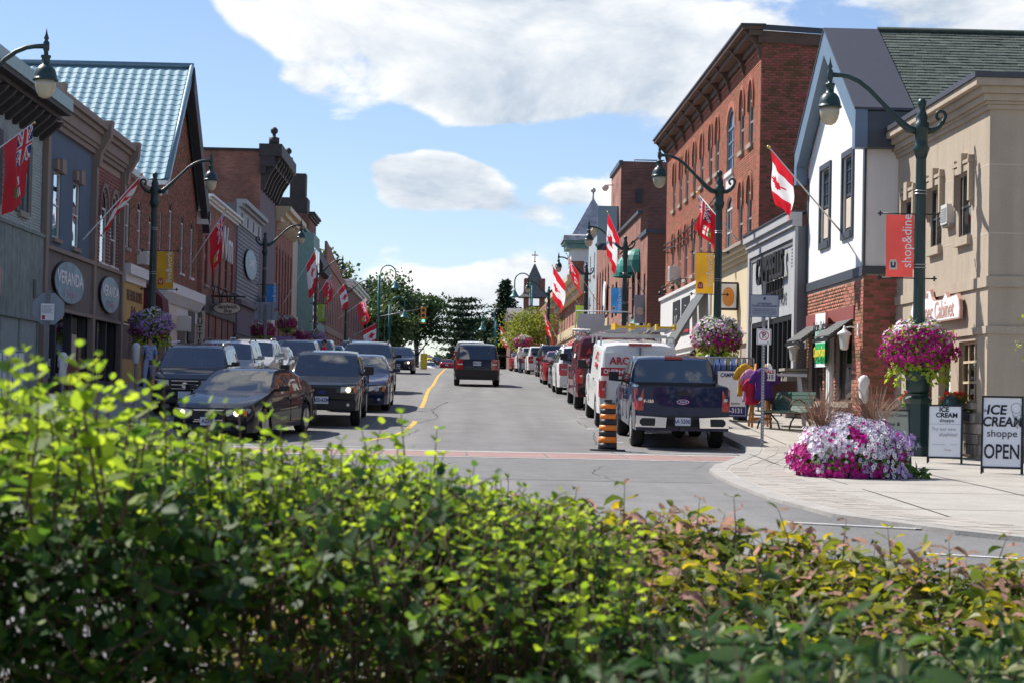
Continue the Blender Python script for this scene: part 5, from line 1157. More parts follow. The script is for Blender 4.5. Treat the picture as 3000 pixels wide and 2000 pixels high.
# grey boarded building with its boards, tall brick behind
y0, y1 = 101.5, 113.2; F = lside(XL, y0); Wd = y1-y0; gz = zr(107)+KERB
gs = thingw('boarded_building', 'grey clapboard false-front shop with a blue oval sign', 'building', (XL-5, 107, gz))
front(F, Wd, gz-.6, 9.9, [], gs, 'stucco_mauve'); shell(F, Wd, gz-.6, 9.8, 12, gs, 'stucco_mauve')
mat('board_grey', (.215,.22,.23), .7, var=.1, scale=2, island=.1)
z = 4.9
while z < 8.7:
    b = MB(); b.prism([F.p(.3,z,.02), F.p(.3,z,.07), F.p(.3,z+.2,.03), F.p(.3,z+.2,.02)], F.u*(Wd-.6)); b.build('board', 'board_grey', gs); z += .205
mb = MB(); mb.fbox(F, 0, Wd, 8.75, 9.6, -.02, .12); mb.fbox(F, 0, Wd, 9.602, 9.75, -.02, .3); mb.fbox(F, 0, Wd, 9.752, 9.98, -.02, .5); mb.build('cornice', 'grey_paint', gs)
for i in range(4):
    for k in (0,.25): mb = MB(); mb.fbox(F, 1.3+i*2.9+k, 1.4+i*2.9+k, 8.85, 9.4, .12, .14); mb.build('slot', 'charcoal', gs)
mb = MB(); mb.fbox(F, .1, Wd-.1, 3.1, 4.6, -.02, .15); mb.fbox(F, .1, Wd-.1, 4.602, 4.85, -.02, .35)
mb.build('fascia', 'stucco_mauve', gs); shopfront(F, .1, Wd-.1, gz-.3, 3.1, gs, 'charcoal', panes=5, header=.2, door=2)
oval_sign(F, 6.2, 7.0, 3.0, .82, 'blue oval sign on the grey clapboard wall', 'Lively', None, (0,1,0)); oval_sign(F, 12.2, 4.8, 2.2, .95, 'blue and white oval sign behind the blue banner', 'Live', None, (0,1,0), out=.5)
y0, y1 = 113.3, 123; F = lside(XL, y0); Wd = y1-y0; gz = zr(118)+KERB
tbk = thingw('tall_brick_building', 'tall brick building with heavy dark bracketed cornice on the left', 'building', (XL-6, 118, gz))
front(F, Wd, gz-.6, 13.2, [], tbk, 'stucco_mauve'); shell(F, Wd, gz-.6, 13.9, 16, tbk, 'brick_far')
Fn = Fr((XL, y0, 0), (-1,0,0), (0,-1,0)); mb = MB(); mb.fbox(Fn, -.1, 16, 13.9, 14.05, -.2, .1); mb.build('coping', 'dark_cornice', tbk)
mb = MB(); mb.fbox(F, -.3, Wd, 12.6, 13.0, -.02, .3); mb.fbox(F, -.35, Wd, 13.002, 13.6, -.02, .8); mb.fbox(F, -.4, Wd, 13.602, 14.3, -.1, 1.2); cc = mb.build('cornice', 'dark_cornice', tbk)
for i in range(7):
    u = i*1.5; b = MB(); b.prism([F.p(u,11.7,0), F.p(u,11.7,.2), F.p(u,12.5,.5), F.p(u,13.4,1.05), F.p(u,13.55,1.05), F.p(u,13.55,0)], F.u*.35); b.build('bracket', 'dark_cornice', cc)
for u in (.1, Wd-.2):
    mb = MB(); mb.lathe([(.3,0),(.3,.4),(.1,.45),(.1,.6),(.2,.7),(.22,.85),(.1,1.0)], F.p(u,14.3,.7), 8); mb.build('finial', 'dark_cornice', cc)
shopfront(F, .1, Wd-.1, gz-.3, gz+3.2, tbk, 'white_paint', panes=4, header=.9)
# the row up to the crest
t, F = gen('brick_shop', 'red brick shop with carved cream cornice brackets on the left', 'L', 123.2, 136, XL, 11.6, 'brick_far', [(5.2,9,6)], 'cream_paint', 'cream_paint', arch=.4, brk=6, corh=.9, corout=.9, fm='brick_maroon', winw=.9, panes=4, shm='dark_cornice')
mb = MB(); mb.box(XL-2, XL-1, 124, 125, 11.6, 13.4); mb.lathe([(.5,13.4),(.45,13.7),(.2,13.8)], (XL-1.5,124.5,0), 10); mb.build('chimney', 'sign_cream', t)
mb = MB(); mb.box(XL-2, XL-.9, 130, 131.5, 11.6, 14.2); mb.build('chimney', 'brick_far_pink', t)
t, F = gen('bay_house', 'narrow house with tall teal-green bay window', 'L', 136.2, 150, XL, 11.8, 'siding_cream', [(5.5,7.5,1)], 'teal_paint', 'cream_paint', shm='stucco_cream', panes=3)
mb = MB(); mb.prism([F.p(4,4.6,0), F.p(5.5,4.6,1.0), F.p(11.5,4.6,1.0), F.p(13,4.6,0)], (0,0,7.0)); mb.build('bay', 'teal_paint', t)
for k in range(3):
    g = MB(); g.fbox(F, 5.8+k*1.9, 7.3+k*1.9, 5.2, 10.6, 1.0, 1.03); g.build('window', 'glass_dark', t)
t, F = gen('brick_shop', 'narrow tall brick building with square chimney and aerial', 'L', 150.2, 157.4, XL, 13.8, 'brick_far_dark', [(5.8,8.3,2), (9.6,12,2)], 'dark_cornice', 'teal_paint', corh=.5, corout=.4)
mb = MB(); mb.box(XL-2.6, XL-.2, 150.5, 153, 13.8, 15.0); mb.box(XL-1.6, XL-.4, 151, 152.5, 15, 16.9); mb.build('chimney', 'dark_cornice', t); mb = MB(); mb.tube([(XL-1.6,151.6,16.4),(XL-2.4,151.6,16.8),(XL-2.9,151.6,17.9)], .08, 5); mb.build('aerial', 'black_metal', t)
t, F = gen('brick_shop', 'brick building with dark slate mansard roof on the left', 'L', 157.6, 169, XL, 10.4, 'brick_far_dark', [(6,8.8,5)], None, 'stucco_cream', arch=.4, shm='teal_paint')
mb = MB(); mb.prism([F.p(0,10.4,.6), F.p(0,12.8,-.6), F.p(0,12.8,-3), F.p(0,10.4,-3)], F.u*11.4); mb.fbox(F, 0, 11.4, 9.9, 10.38, 0, .6); mb.build('mansard_roof', 'dark_cornice', t)
t, F = gen('brick_shop', 'long plain brick range stepping down before the crest', 'L', 169.2, 201, XL, 11.6, 'brick_far_pink', [(6.2,9.3,13)], None, 'stucco_cream', arch=.4, panes=8, winw=.9, shm='sign_brown')
mb = MB(); mb.prism([F.p(0,13.2,-.1), F.p(6,12.9,-.1), F.p(30,10.9,-.1), F.p(30,10.6,-.1), F.p(0,11.4,-.1)], F.w*.2); mb.build('parapet', 'brick_far_pink', t)
t, F = gen('brick_shop', 'brick corner building with white cornice near the left crest', 'L', 204, 240, XL, 11.9, 'brick_far_dark', [(7,9.5,7)], 'white_paint', 'teal_paint', corh=.8, corout=.7, panes=8)
Fn = Fr((XL, 204, 0), (-1,0,0), (0,-1,0)); cornice(Fn, -.4, 9, 12.02, t, 'white_paint', h=.8, out=.5, ends=False); mb = MB(); mb.box(XL-5.5, XL-3, 206, 208, 11.9, 14); mb.build('roof_tank', 'white_paint', t)
t, F = gen('dark_shed', 'dark pitched house beyond the crest behind the teal lamps', 'L', 262, 276, -9.4, 8.6, 'charcoal', [(5,7,3)], 'white_paint', 'stucco_ochre', corh=.3, corout=.4)
# ------------------------------------------------------------------ street lamps
mat('lamp_green', (.018,.045,.042), .38, var=.15, scale=3)
mat('teal_lamp', (.02,.16,.16), .4, var=.12)
mat('lamp_glass', (.46,.41,.29), .12, var=.12, scale=3, spec=.6)
mat('sheet_white', (.68,.68,.67), .8, var=.06, scale=4, bump=.3)
mat('drum_orange', (.85,.22,.02), .4, var=.06, scale=3)
mat('drum_black', (.012,.013,.018), .45, var=.15)
mat('bench_green', (.05,.12,.085), .4, var=.12)
mat('wood_orange', (.48,.19,.04), .6, var=.15)
def lamp_meshes():
    m = {}
    b = MB(); b.lathe([(.36,0),(.36,.16),(.31,.2),(.26,.32),(.235,.36),(.235,1.0),(.27,1.05),(.29,1.1),(.22,1.16),(.24,1.2)], n=8, smooth=False); m['base'] = b.mesh('base', 'lamp_green')
    b = MB(); b.lathe([(.2,1.2),(.24,1.28),(.245,1.45),(.2,1.6),(.17,1.66),(.15,1.72)], n=16, flute=.04); b.lathe([(.125,1.7),(.10,5.85)], n=24, flute=.09, smooth=False)
    b.lathe([(.10,5.8),(.15,5.95),(.17,6.0),(.13,6.08),(.13,6.3),(.15,6.33),(.15,6.5),(.11,6.53),(.12,6.62),(.08,6.75),(.06,6.8),(.085,6.86),(.09,6.92),(.06,6.98),(.0,7.0)], n=12); m['shaft'] = b.mesh('shaft', 'lamp_green')
    b = MB(); pts = [(-.1,0,6.35),(-.25,0,6.38),(-.4,0,6.5),(-.75,0,6.85),(-1.05,0,7.15),(-1.25,0,7.3),(-1.45,0,7.385),(-1.6,0,7.41),(-1.82,0,7.42)]; b.tube(pts, [.075,.08,.07,.045,.045,.045,.045,.045,.05], 8)
    sc = [(.1,0,6.35),(.22,0,6.36),(.33,0,6.42),(.42,0,6.52),(.46,0,6.62)]+[(.38+.09*math.cos(a), 0, 6.66+.09*math.sin(a)) for a in np.linspace(0,4.4,10)]; b.tube(sc, [.07,.065,.055,.045]+[.035]*11, 7); m['arm'] = b.mesh('arm', 'lamp_green')
    b = MB(); b.lathe([(.0,7.85),(.03,7.7),(.07,7.6),(.04,7.56),(.085,7.5),(.085,7.34),(.06,7.3),(.06,7.22),(.135,7.2),(.135,7.16),(.11,7.14),(.115,6.98),(.17,6.96),(.26,6.86),(.305,6.72),(.31,6.66),(.335,6.655),(.335,6.62),(.28,6.615)], (-1.82,0,0), 16); b.v = [(-1.82+(x+1.82)*.72, y*.72, 7.42+(z-7.42)*.82) for x, y, z in b.v]; m['lamp_housing'] = b.mesh('lamp_housing', 'lamp_green')
    b = MB(); b.lathe([(.275,6.615),(.27,6.5),(.235,6.36),(.17,6.26),(.08,6.21),(.0,6.2)], (-1.82,0,0), 16); b.v = [(-1.82+(x+1.82)*.72, y*.72, 7.42+(z-7.42)*.82) for x, y, z in b.v]; m['globe'] = b.mesh('globe', 'lamp_glass')
    b = MB()
    for z in (3.65, 5.1):
        for dz in (0,.06): b.lathe([(.13,z+dz),(.13,z+dz+.018)], n=12)
    m['strap'] = b.mesh('strap', 'steel')
    return m
LM = lamp_meshes()
def lamp(X, Y, flip, label):
    t = thing('street_lamp', label, 'street lamp', (X, Y, kz(Y) if X > 0 else zr(Y)+KERB), math.pi if flip else 0, 'dark green street lamps')
    for k, me in LM.items(): link(me, k, t)
    return t
MATS_BAN = {}
for nm, c in (('ban_red', (.55,.07,.06)), ('ban_gold', (.62,.33,.02)), ('ban_blue', (.03,.2,.48)), ('ban_green', (.28,.45,.04))): mat(nm, c, .6, var=.18, scale=2.2, trans=.25)
def banner(X, Y, side, m, txt, label, zt=4.66, h=1.22):
    """cloth banner on two rods, out from the lamp towards the street"""
    t = thing('street_banner', label, 'banner', (X, Y, zr(Y)+KERB), 0, 'lamp post banners'); w = .54; s = -1 if side == 'L' else 1
    x0, x1 = (-.13-w, -.13) if side == 'R' else (.13, .13+w)
    b = MB(); n = 8; V = []; Fc = []
    for i in range(n+1):
        for j in range(5): V.append((x0+(x1-x0)*j/4, .02*math.sin(i*.8+j*.5), zt-h*i/n))
    for i in range(n):
        for j in range(4): q = i*5+j; Fc.append((q, q+1, q+6, q+5))
    b.add(V, Fc, 0, True); b.build('cloth', m, t)
    for z in (zt+.02, zt-h-.02):
        b = MB(); b.tube([(x0-.12,0,z),(x1+.45 if side == 'R' else x1+.1,0,z)] if side == 'R' else [(x0-.5,0,z),(x1+.12,0,z)], .014, 6)
        for e in ((x0-.12, x1+.42) if side == 'R' else (x0-.48, x1+.12)): b.box(e-.015,e+.015,-.015,.015,z-.05,z+.05); b.box(e-.05,e+.05,-.012,.012,z-.015,z+.015)
        b.build('rod', 'black_metal', t)
    put_text(txt, .27, 'sign_white', Vector((x1-.13, -.035, zt-h*.42)), (0,0,1), (-1,0,0), t, sx=.92)
    b = MB(); xe = x0+.14; b.prism([(xe-.08,-.034,zt-h+.14),(xe+.08,-.034,zt-h+.14),(xe+.08,-.034,zt-h+.28),(xe+.05,-.034,zt-h+.34),(xe-.05,-.034,zt-h+.34),(xe-.08,-.034,zt-h+.28)], (0,.004,0)); e = b.build('emblem', 'sign_red' if m == 'ban_gold' else 'sign_cream', t)
    b = MB(); b.box(xe-.045, xe+.045, -.04, -.035, zt-h+.18, zt-h+.22); b.box(xe-.05, xe-.02, -.04, -.035, zt-h+.22, zt-h+.29); b.box(xe+.02, xe+.05, -.04, -.035, zt-h+.22, zt-h+.29); b.build('emblem_mark', 'sign_cream' if m == 'ban_gold' else 'sign_navy', e)
    return t
# ------------------------------------------------------------------ flower masses
for nm, c in (('petal_pink', (.66,.36,.54)), ('petal_mag', (.46,.008,.22)), ('petal_white', (.78,.74,.78)), ('petal_lilac', (.46,.30,.58)), ('petal_yellow', (.7,.5,.03)), ('petal_red', (.6,.05,.02)), ('petal_eye', (.06,.02,.05))): mat(nm, c, .7, var=.2, scale=40, trans=.25, island=.18)
mat('leaf_basket', (.09,.17,.03), .6, var=.3, scale=8, trans=.3, island=.35); mat('leaf_lime', (.30,.38,.03), .6, var=.25, scale=8, trans=.35, island=.25)
def rot_to(n):
    """orthonormal frames (k,3,3) with third axis n"""
    n = n/np.linalg.norm(n, axis=1)[:,None]; a = np.where(np.abs(n[:,2:3]) > .95, np.array([[1.,0,0]]), np.array([[0,0,1.]]))
    x = np.cross(a, n); x /= np.linalg.norm(x, axis=1)[:,None]; y = np.cross(n, x); th = RNG.random(len(n))*2*math.pi
    c, s = np.cos(th)[:,None], np.sin(th)[:,None]; return np.stack([x*c+y*s, y*c-x*s, n], 2)
FLV = np.array([[0,0,-.25]]+[[(1 if k%2 == 0 else .72)*math.cos(math.pi*k/5), (1 if k%2 == 0 else .72)*math.sin(math.pi*k/5), .12 if k%2 == 0 else 0] for k in range(10)])
FLF = np.array([[0,1+k,1+(k+1)%10] for k in range(10)])
LFV = np.array([[0,0,0],[.3,.5,.06],[0,.55,-.02],[-.3,.5,.06],[0,1.15,-.1]]); LFF = np.array([[0,1,2],[0,2,3],[1,4,2],[2,4,3]])
def scatter(tv, tf, pos, nrm, size, fr=None):
    Rm = rot_to(nrm) if fr is None else fr; V = np.einsum('kij,vj->kvi', Rm, tv)*size[:,None,None] + pos[:,None]
    n = len(tv); return V.reshape(-1,3), (np.arange(len(pos))[:,None,None]*n + tf[None]).reshape(-1,3)
def ball_points(n, rx, ry, rz, rough=.12, low=-1.0):
    d = RNG.normal(size=(n*2,3)); d /= np.linalg.norm(d, axis=1)[:,None]; d = d[d[:,2] > low][:n]
    r = 1+rough*(np.sin(d[:,0]*7+3)*np.sin(d[:,1]*6)+.8*np.sin(d[:,2]*9+d[:,0]*5))*.5+RNG.normal(size=len(d))*.04
    return d*np.array([rx,ry,rz])*r[:,None], d
def basket_meshes(pal, lime, n=1500):
    out = {}; p, d = ball_points(n, .68, .68, .52, .2, -.75)
    key = np.clip((d[:,2]+.35*np.sin(d[:,0]*4+d[:,1]*3)+RNG.normal(size=len(d))*.28+1)/2, 0, .999); idx = (key*len(pal)).astype(int)
    V, Fc = scatter(FLV, FLF, p*1.03, d+RNG.normal(size=d.shape)*.35, .034+.012*RNG.random(len(p)))
    out['flowers'] = np_mesh('flowers', V, Fc, pal, np.repeat(idx, 10))
    q, dq = ball_points(1500, .62, .62, .48, .2, -1); V, Fc = scatter(LFV, LFF, q, dq+RNG.normal(size=dq.shape)*.8, .09+.05*RNG.random(len(q)))
    out['leaves'] = np_mesh('leaves', V, Fc, ['leaf_basket', 'leaf_lime'], np.repeat((RNG.random(len(q)) < lime).astype(int), 4))
    nt_ = 160; a = RNG.random(nt_)*6.283; tp = np.stack([.6*np.cos(a), .6*np.sin(a), -.3-.4*RNG.random(nt_)], 1); V, Fc = scatter(LFV, LFF, tp, np.stack([np.cos(a),np.sin(a),.4+0*a],1)+RNG.normal(size=(nt_,3))*.3, .11+.04*RNG.random(nt_))
    out['trailing_leaves'] = np_mesh('trailing_leaves', V, Fc, ['leaf_lime' if lime > .2 else 'leaf_basket'])
    return out
def pot():
    b = MB(); b.lathe([(.12,-.75),(.2,-.72),(.28,-.55),(.3,-.4),(.26,-.38)], n=12); return b.mesh('pot', 'lamp_green')
POT = pot()
BASK = {'mag': basket_meshes(['petal_mag']*7+['petal_pink','petal_white'], .45), 'pink': basket_meshes(['petal_mag','petal_mag','petal_pink','petal_white','petal_pink','petal_white'], .25), 'lil': basket_meshes(['petal_mag','petal_lilac','petal_lilac','petal_lilac','petal_lilac','petal_white'], .35)}
def basket(X, Y, kind, label, z=2.05, sc=1.0, abs_z=None):
    t = thing('flower_basket', label, 'flower basket', (X, Y, (zr(Y)+KERB+z) if abs_z is None else abs_z), random.random()*6, 'hanging petunia baskets'); t.scale = (sc, sc, sc)
    for k, me in BASK[kind].items(): link(me, k, t, kind='stuff')
    link(POT, 'pot', t); return t
RL = [(9.0,38.5), (7.75,59.2), (8.15,97.5), (8.2,128)]; LLp = [(-9.75,37.6), (-10.05,65), (-10.0,101.5), (-10,138), (-10,175)]
rl = ['tall green lamp at the right corner with a red banner','green lamp with a gold banner in front of the brick block','green lamp with a blue banner past the lane','green lamp with a green banner near the clock tower']
ll = ['green lamp whose head reaches in at the left edge','green lamp with a gold banner on the left pavement','green lamp with a blue banner on the left pavement','green lamp with a green banner on the left pavement','farthest green lamp of the left pavement']
for (x, y), l in zip(RL, rl): lamp(x, y, False, l)
for (x, y), l in zip(LLp, ll): lamp(x, y, True, l)
lamp(7.6, 168, False, 'green lamp near the arched house on the right crest'); lamp(-8.6, 228, True, 'small green lamp beyond the crest on the left'); lamp(-8.8, 268, True, 'distant green lamp in front of the trees on the left')
banner(*RL[0], 'R', 'ban_red', 'shop&dine', 'red shop and dine banner on the corner lamp'); banner(*RL[1], 'R', 'ban_gold', 'live&work', 'gold live and work banner before the brick block', zt=4.5); banner(*RL[2], 'R', 'ban_blue', 'relax&revive', 'blue banner on the lamp past the lane', zt=4.4); banner(*RL[3], 'R', 'ban_green', 'play&stay', 'green banner on the right lamp near the clock tower', zt=4.3)
banner(*LLp[1], 'L', 'ban_gold', 'live&work', 'gold live and work banner on the left pavement', zt=4.4); banner(*LLp[2], 'L', 'ban_blue', 'relax&revive', 'blue banner on the left pavement', zt=4.3); banner(*LLp[3], 'L', 'ban_green', 'play&stay', 'green banner on the left pavement', zt=4.3)
basket(*RL[0], 'mag', 'magenta petunia basket round the corner lamp', 2.06, .97); basket(*RL[1], 'pink', 'pink and white petunia basket before the brick block', 2.0, 1.05); basket(RL[2][0]-.6, RL[2][1], 'mag', 'magenta basket by the lamp past the lane', 1.9); basket(7.0, 104, 'pink', 'pink basket above the maroon van', 2.2, 1.0)
basket(*LLp[1], 'lil', 'lilac petunia basket round the left lamp beside the ochre shop', 1.95, 1.0); basket(*LLp[3], 'lil', 'lilac petunia basket on the left lamp with the green banner', 1.9, 1.05); basket(-10.2, 118, 'mag', 'magenta basket behind the back of the parking sign', 2.6, .8); basket(-10.0, 101.4, 'mag', 'dark magenta basket on the left lamp with the blue banner', 2.0, .85); basket(4.9, 150, 'mag', 'magenta basket behind the parked white cars', 2.0, 1.0); basket(-10.6, 133, 'mag', 'small pinkish basket beside the cream shop', 2.0, .8)
# ------------------------------------------------------------------ teal double lamps at the crest
def teal_lamp(X, Y, h, flip, label):
    t = thing('bell_lamp', label, 'street lamp', (X, Y, zr(Y)), math.pi if flip else 0, 'teal bell lamps at the crest'); b = MB()
    b.tube([(0,0,0),(0,0,h)], .09, 8); b.tube([(.17,0,h*.55),(.17,0,h+.2)]+[(.17+.75-.75*math.cos(a), 0, h+.2+.75*math.sin(a)) for a in np.linspace(0,math.pi,10)]+[(1.67,0,h-.6)], .06, 7); b.build('pole', 'teal_lamp', t)
    b = MB(); b.lathe([(.08,0),(.12,-.25),(.2,-.35),(.28,-.55),(.45,-.75),(.55,-.85),(.5,-.86)], (1.67,0,h-.5), 14); b.build('bell_shade', 'teal_lamp', t); return t
teal_lamp(-8.05, 197, 9.2, False, 'taller teal bell lamp on the left crest'); teal_lamp(-7.75, 220, 7.6, False, 'shorter teal bell lamp on the left crest'); teal_lamp(6.9, 188, 8.2, True, 'teal bell lamp in front of the church'); teal_lamp(4.5, 240, 6.5, True, 'distant teal bell lamp by the pine'); teal_lamp(-6.5, 300, 6.0, False, 'small teal bell lamp far down the left side')
# ------------------------------------------------------------------ flags
mat('flag_red', (.62,.015,.03), .7, var=.06, trans=.3); mat('flag_white', (.8,.8,.8), .7, var=.04, trans=.3); mat('flag_blue', (.02,.025,.16), .7, var=.06, trans=.3); mat('flag_green', (.02,.2,.06), .7, var=.06, trans=.3); mat('flag_gold', (.7,.48,.03), .7, var=.06, trans=.3); mat('brass', (.7,.5,.12), .25, metal=.8)
LEAF = [(0,1),(.13,.72),(.27,.79),(.2,.42),(.36,.56),(.42,.48),(.64,.52),(.56,.3),(.66,.24),(.3,-.02),(.36,-.14),(.05,-.1),(.07,-.45)]
LEAFP = LEAF+[(-x, y) for x, y in reversed(LEAF[1:])]
def inside(x, y, P):
    c = False; j = len(P)-1
    for i in range(len(P)):
        if (P[i][1] > y) != (P[j][1] > y) and x < (P[j][0]-P[i][0])*(y-P[i][1])/(P[j][1]-P[i][1])+P[i][0]: c = not c
        j = i
    return c
def pat_canada(u, v):
    if u < .25 or u > .75: return 0
    return 0 if inside((.5-v)*-1.0/.42*1.0 if False else (u-.5)*2/.42*1.0, (v-.5)/.42*1.0-.1, LEAFP) else 1
def pat_ontario(u, v):   # u along fly, v up
    if u < .5 and v > .5:
        x, y = (u-.25)*2/.5*1.0, (v-.75)/.25   # -1..1
        if abs(x) < .1 or abs(y) < .2: return 0
        if abs(x) < .17 or abs(y) < .33: return 1
        d = abs(abs(x)-abs(y)); return 0 if d < .09 else 1 if d < .26 else 2
    x, y = (u-.75)/.12, (v-.42)/.2
    if abs(x) < 1 and -1 < y < 1 and abs(x) < 1-.5*max(0, -y):
        if y > .4: return 0 if abs(x) < .18 or abs(y-.7) < .1 else 1
        return 4 if (abs(x) < .25 and abs(y+.1) < .3) or (abs(abs(x)-.5) < .2 and abs(y+.2) < .2) else 3
    return 0
def flag(A, B, kind, label, hoist=.95, fly=1.75, sway=(.1,0), gather=.35, nx=56, ny=30, fold=.07, start=.06, seed=0):
    """pole from A to B (tip); cloth hangs from the pole's upper end"""
    A, B = Vector(A), Vector(B); t = thingw('flag', label, 'flag', A, 'flags along the street'); d = (A-B).normalized()
    b = MB(); b.tube([A, B], [.022,.016], 7); b.build('pole', 'sheet_white', t); b = MB(); b.lathe([(0,-.05),(.04,-.03),(.05,0),(.04,.03),(0,.05)], B, 8); b.build('finial', 'brass', t)
    L = (A-B).length; V = []; rs = np.random.default_rng(seed+11); ph = rs.random(3)*6; side = Vector((d.y, -d.x, 0)); side = side.normalized() if side.length > .01 else Vector((1,0,0))
    hx = Vector((d.x, d.y, 0)); hx = hx.normalized() if hx.length > .01 else Vector((1,0,0))
    fall = Vector((sway[0], sway[1], -1)).normalized()
    for j in range(ny+1):
        v = j/ny; H = B + d*(start+hoist*v)
        for i in range(nx+1):
            u = i/nx; mid = B+d*(start+hoist*.45)
            P = H + fall*(fly*u); P += (Vector((mid.x, mid.y, H.z*.3+mid.z*.7))-H)*(gather*u**1.2)
            a = fold*min(1, u*2.2); P += side*(a*math.sin(v*7+u*2+ph[0]) + a*.5*math.sin(v*15+ph[1]-u*3)) + hx*(a*.8*math.sin(u*5+v*4+ph[2]))
            V.append(P)
    Fc, mi = [], []
    for j in range(ny):
        for i in range(nx):
            q = j*(nx+1)+i; Fc.append((q, q+1, q+nx+2, q+nx+1)); mi.append((pat_canada if kind == 'ca' else pat_ontario)((i+.5)/nx, 1-(j+.5)/ny))
    b = MB(); b.add(V, Fc, 0, True); b.m = mi; b.build('cloth', ['flag_red','flag_white','flag_blue','flag_green','flag_gold'], t); return t
flag((9.2,47.5,4.18), (7.25,46.6,6.1), 'ca', 'bright Canadian flag on the white gabled house', sway=(.05,-.02), gather=.3, hoist=.88, fly=1.2, seed=1)
flag((9.2,64.7,5.25), (7.9,66,7.03), 'on', 'red ensign in front of the brick block', sway=(-.08,-.05), gather=.15, hoist=1.4, fly=1.1, seed=2, fold=.1)
def lf(A, B): return A, B
flag((XL+.05,46.6,5.2), (-10.85,50.2,6.75), 'on', 'red ensign at the far left edge', sway=(-.02,.02), gather=.35, hoist=2.0, fly=1.8, seed=3)
flag((XL+.1,60.0,4.55), (-10.25,63.5,6.95), 'ca', 'dark folded Canadian flag over the taupe shop', sway=(-.5,-.05), gather=.1, hoist=1.7, fly=1.35, seed=4)
flag((XL+.1,83.5,5.3), (-9.95,83.8,7.75), 'on', 'red ensign beside the blue-roofed gable', sway=(.0,0), gather=.6, hoist=1.25, fly=1.9, seed=5)
flag((XL+.1,128,5.8), (-9.6,131,9.6), 'ca', 'Canadian flag in front of the teal bay house', sway=(.1,0), gather=.15, hoist=1.35, fly=2.3, seed=6)
flag((XL+.1,150,6.6), (-9.9,153,9.4), 'on', 'red ensign on the left beyond the green banner', sway=(.1,0), gather=.2, hoist=1.6, fly=1.8, seed=7)
flag((XL+.1,163,6.9), (-9.7,168,9.6), 'ca', 'Canadian flag above the left row near the crest', sway=(.15,0), gather=.0, hoist=1.5, fly=2.0, seed=8)
flag((XL+.1,186,7.2), (-8.9,190,9.4), 'on', 'red ensign by the teal doorway near the crest', sway=(.2,0), gather=.2, hoist=1.8, fly=2.2, seed=9)
flag((XL+.1,205,6.0), (-8.6,206,7.6), 'ca', 'Canadian flag low beside the teal bell lamps', sway=(.1,0), gather=.0, hoist=1.6, fly=2.0, seed=10)
flag((9.2,99,5.5), (7.2,97,9.3), 'ca', 'Canadian flag hanging near the green awnings', sway=(-.05,-.03), gather=.3, hoist=1.5, fly=2.0, seed=12)
flag((9.1,127,6.0), (6.7,125,9.3), 'on', 'red ensign near the clock tower', sway=(.2,0), gather=.1, hoist=1.5, fly=1.6, seed=13)
flag((8.9,137,5.8), (6.3,135,9.2), 'ca', 'Canadian flag below the clock tower', sway=(-.03,0), gather=.25, hoist=1.7, fly=2.1, seed=14)
flag((8.2,160,4.6), (6.6,158,7.3), 'on', 'red ensign near the white-hooded window', sway=(.25,0), gather=.4, hoist=1.4, fly=2.0, seed=15)
flag((6.2,215,5.8), (4.4,214,8.0), 'ca', 'faraway Canadian flag in front of the spruces', sway=(.1,0), gather=.3, hoist=1.2, fly=1.8, seed=16, nx=24, ny=16)
# ------------------------------------------------------------------ signs on posts
def post(b, h, w=.03): b.box(-w,w,-w*.7,w*.7,0,h)
t = thing('stop_sign', 'grey back of an octagonal stop sign with a paper notice', 'road sign', (-9.87,47.8,zr(47.8)+KERB), 0)
b = MB(); b.box(-.035,.035,-.03,.03,0,2.95); b.build('post', 'galv', t)
b = MB(); b.prism([(.41*math.cos(math.pi/8+math.pi*k/4), .032, 2.5+.41*math.sin(math.pi/8+math.pi*k/4)) for k in range(8)], (0,.006,0)); b.build('plate', 'sign_greyblue', t)
b = MB(); b.box(-.16,.16,-.045,-.04,2.22,2.62); nb = b.build('notice', 'sign_white', t); b = MB()
for i in range(7): b.box(-.14,.14-.03*(i%3),-.047,-.0455,2.56-i*.028,2.572-i*.028)
b.build('print', 'ink_grey', nb); b = MB(); b.box(-.13,-.06,-.047,-.0455,2.24,2.34); b.build('logo', 'sign_red', nb)
zs_ = zr(41)+KERB; ns = thing('no_parking_sign', 'perforated post with a no parking sign and a notice board', 'road sign', (6.28,40.6,zs_))
b = MB(); b.box(-.03,.03,-.02,.02,0,3.4); b.build('post', 'galv', ns); b = MB()
for i in range(40): b.box(-.008,.008,-.023,-.0205,.1+i*.06,.116+i*.06)
b.build('hole', 'sign_white', ns, kind='stuff')
b = MB(); b.box(-.3,.3,-.04,-.025,2.66,3.12); pl = b.build('notice_plate', 'sign_greyblue', ns); b = MB()
for e in ((-.3,.3,2.66,2.672),(-.3,.3,3.108,3.12),(-.3,-.288,2.672,3.108),(.288,.3,2.672,3.108)): b.box(e[0],e[1],-.044,-.0405,e[2],e[3])
b.build('border', 'sign_navy', pl)
put_text('ATTENTION', .052, 'sign_navy', Vector((0,-.044,2.93)), (1,0,0), (0,0,1), pl, bold=.02, ext=.001); put_text('CYCLISTS & SKATEBOARDERS', .047, 'sign_navy', Vector((0,-.044,2.885)), (1,0,0), (0,0,1), pl, bold=.015, ext=.001, sx=.85)
put_text('Riding bicycles and skateboards\non sidewalks is prohibited and may\nresult in a fine under Town Bylaws\nThank you for your cooperation', .036, 'sign_navy', Vector((0,-.044,2.77)), (1,0,0), (0,0,1), pl, ext=.001)
b = MB(); b.lathe([(.03,-.001),(.03,.001)], (0,-.044,3.04), 12, ax='Y'); b.build('crest', 'sign_navy', pl)
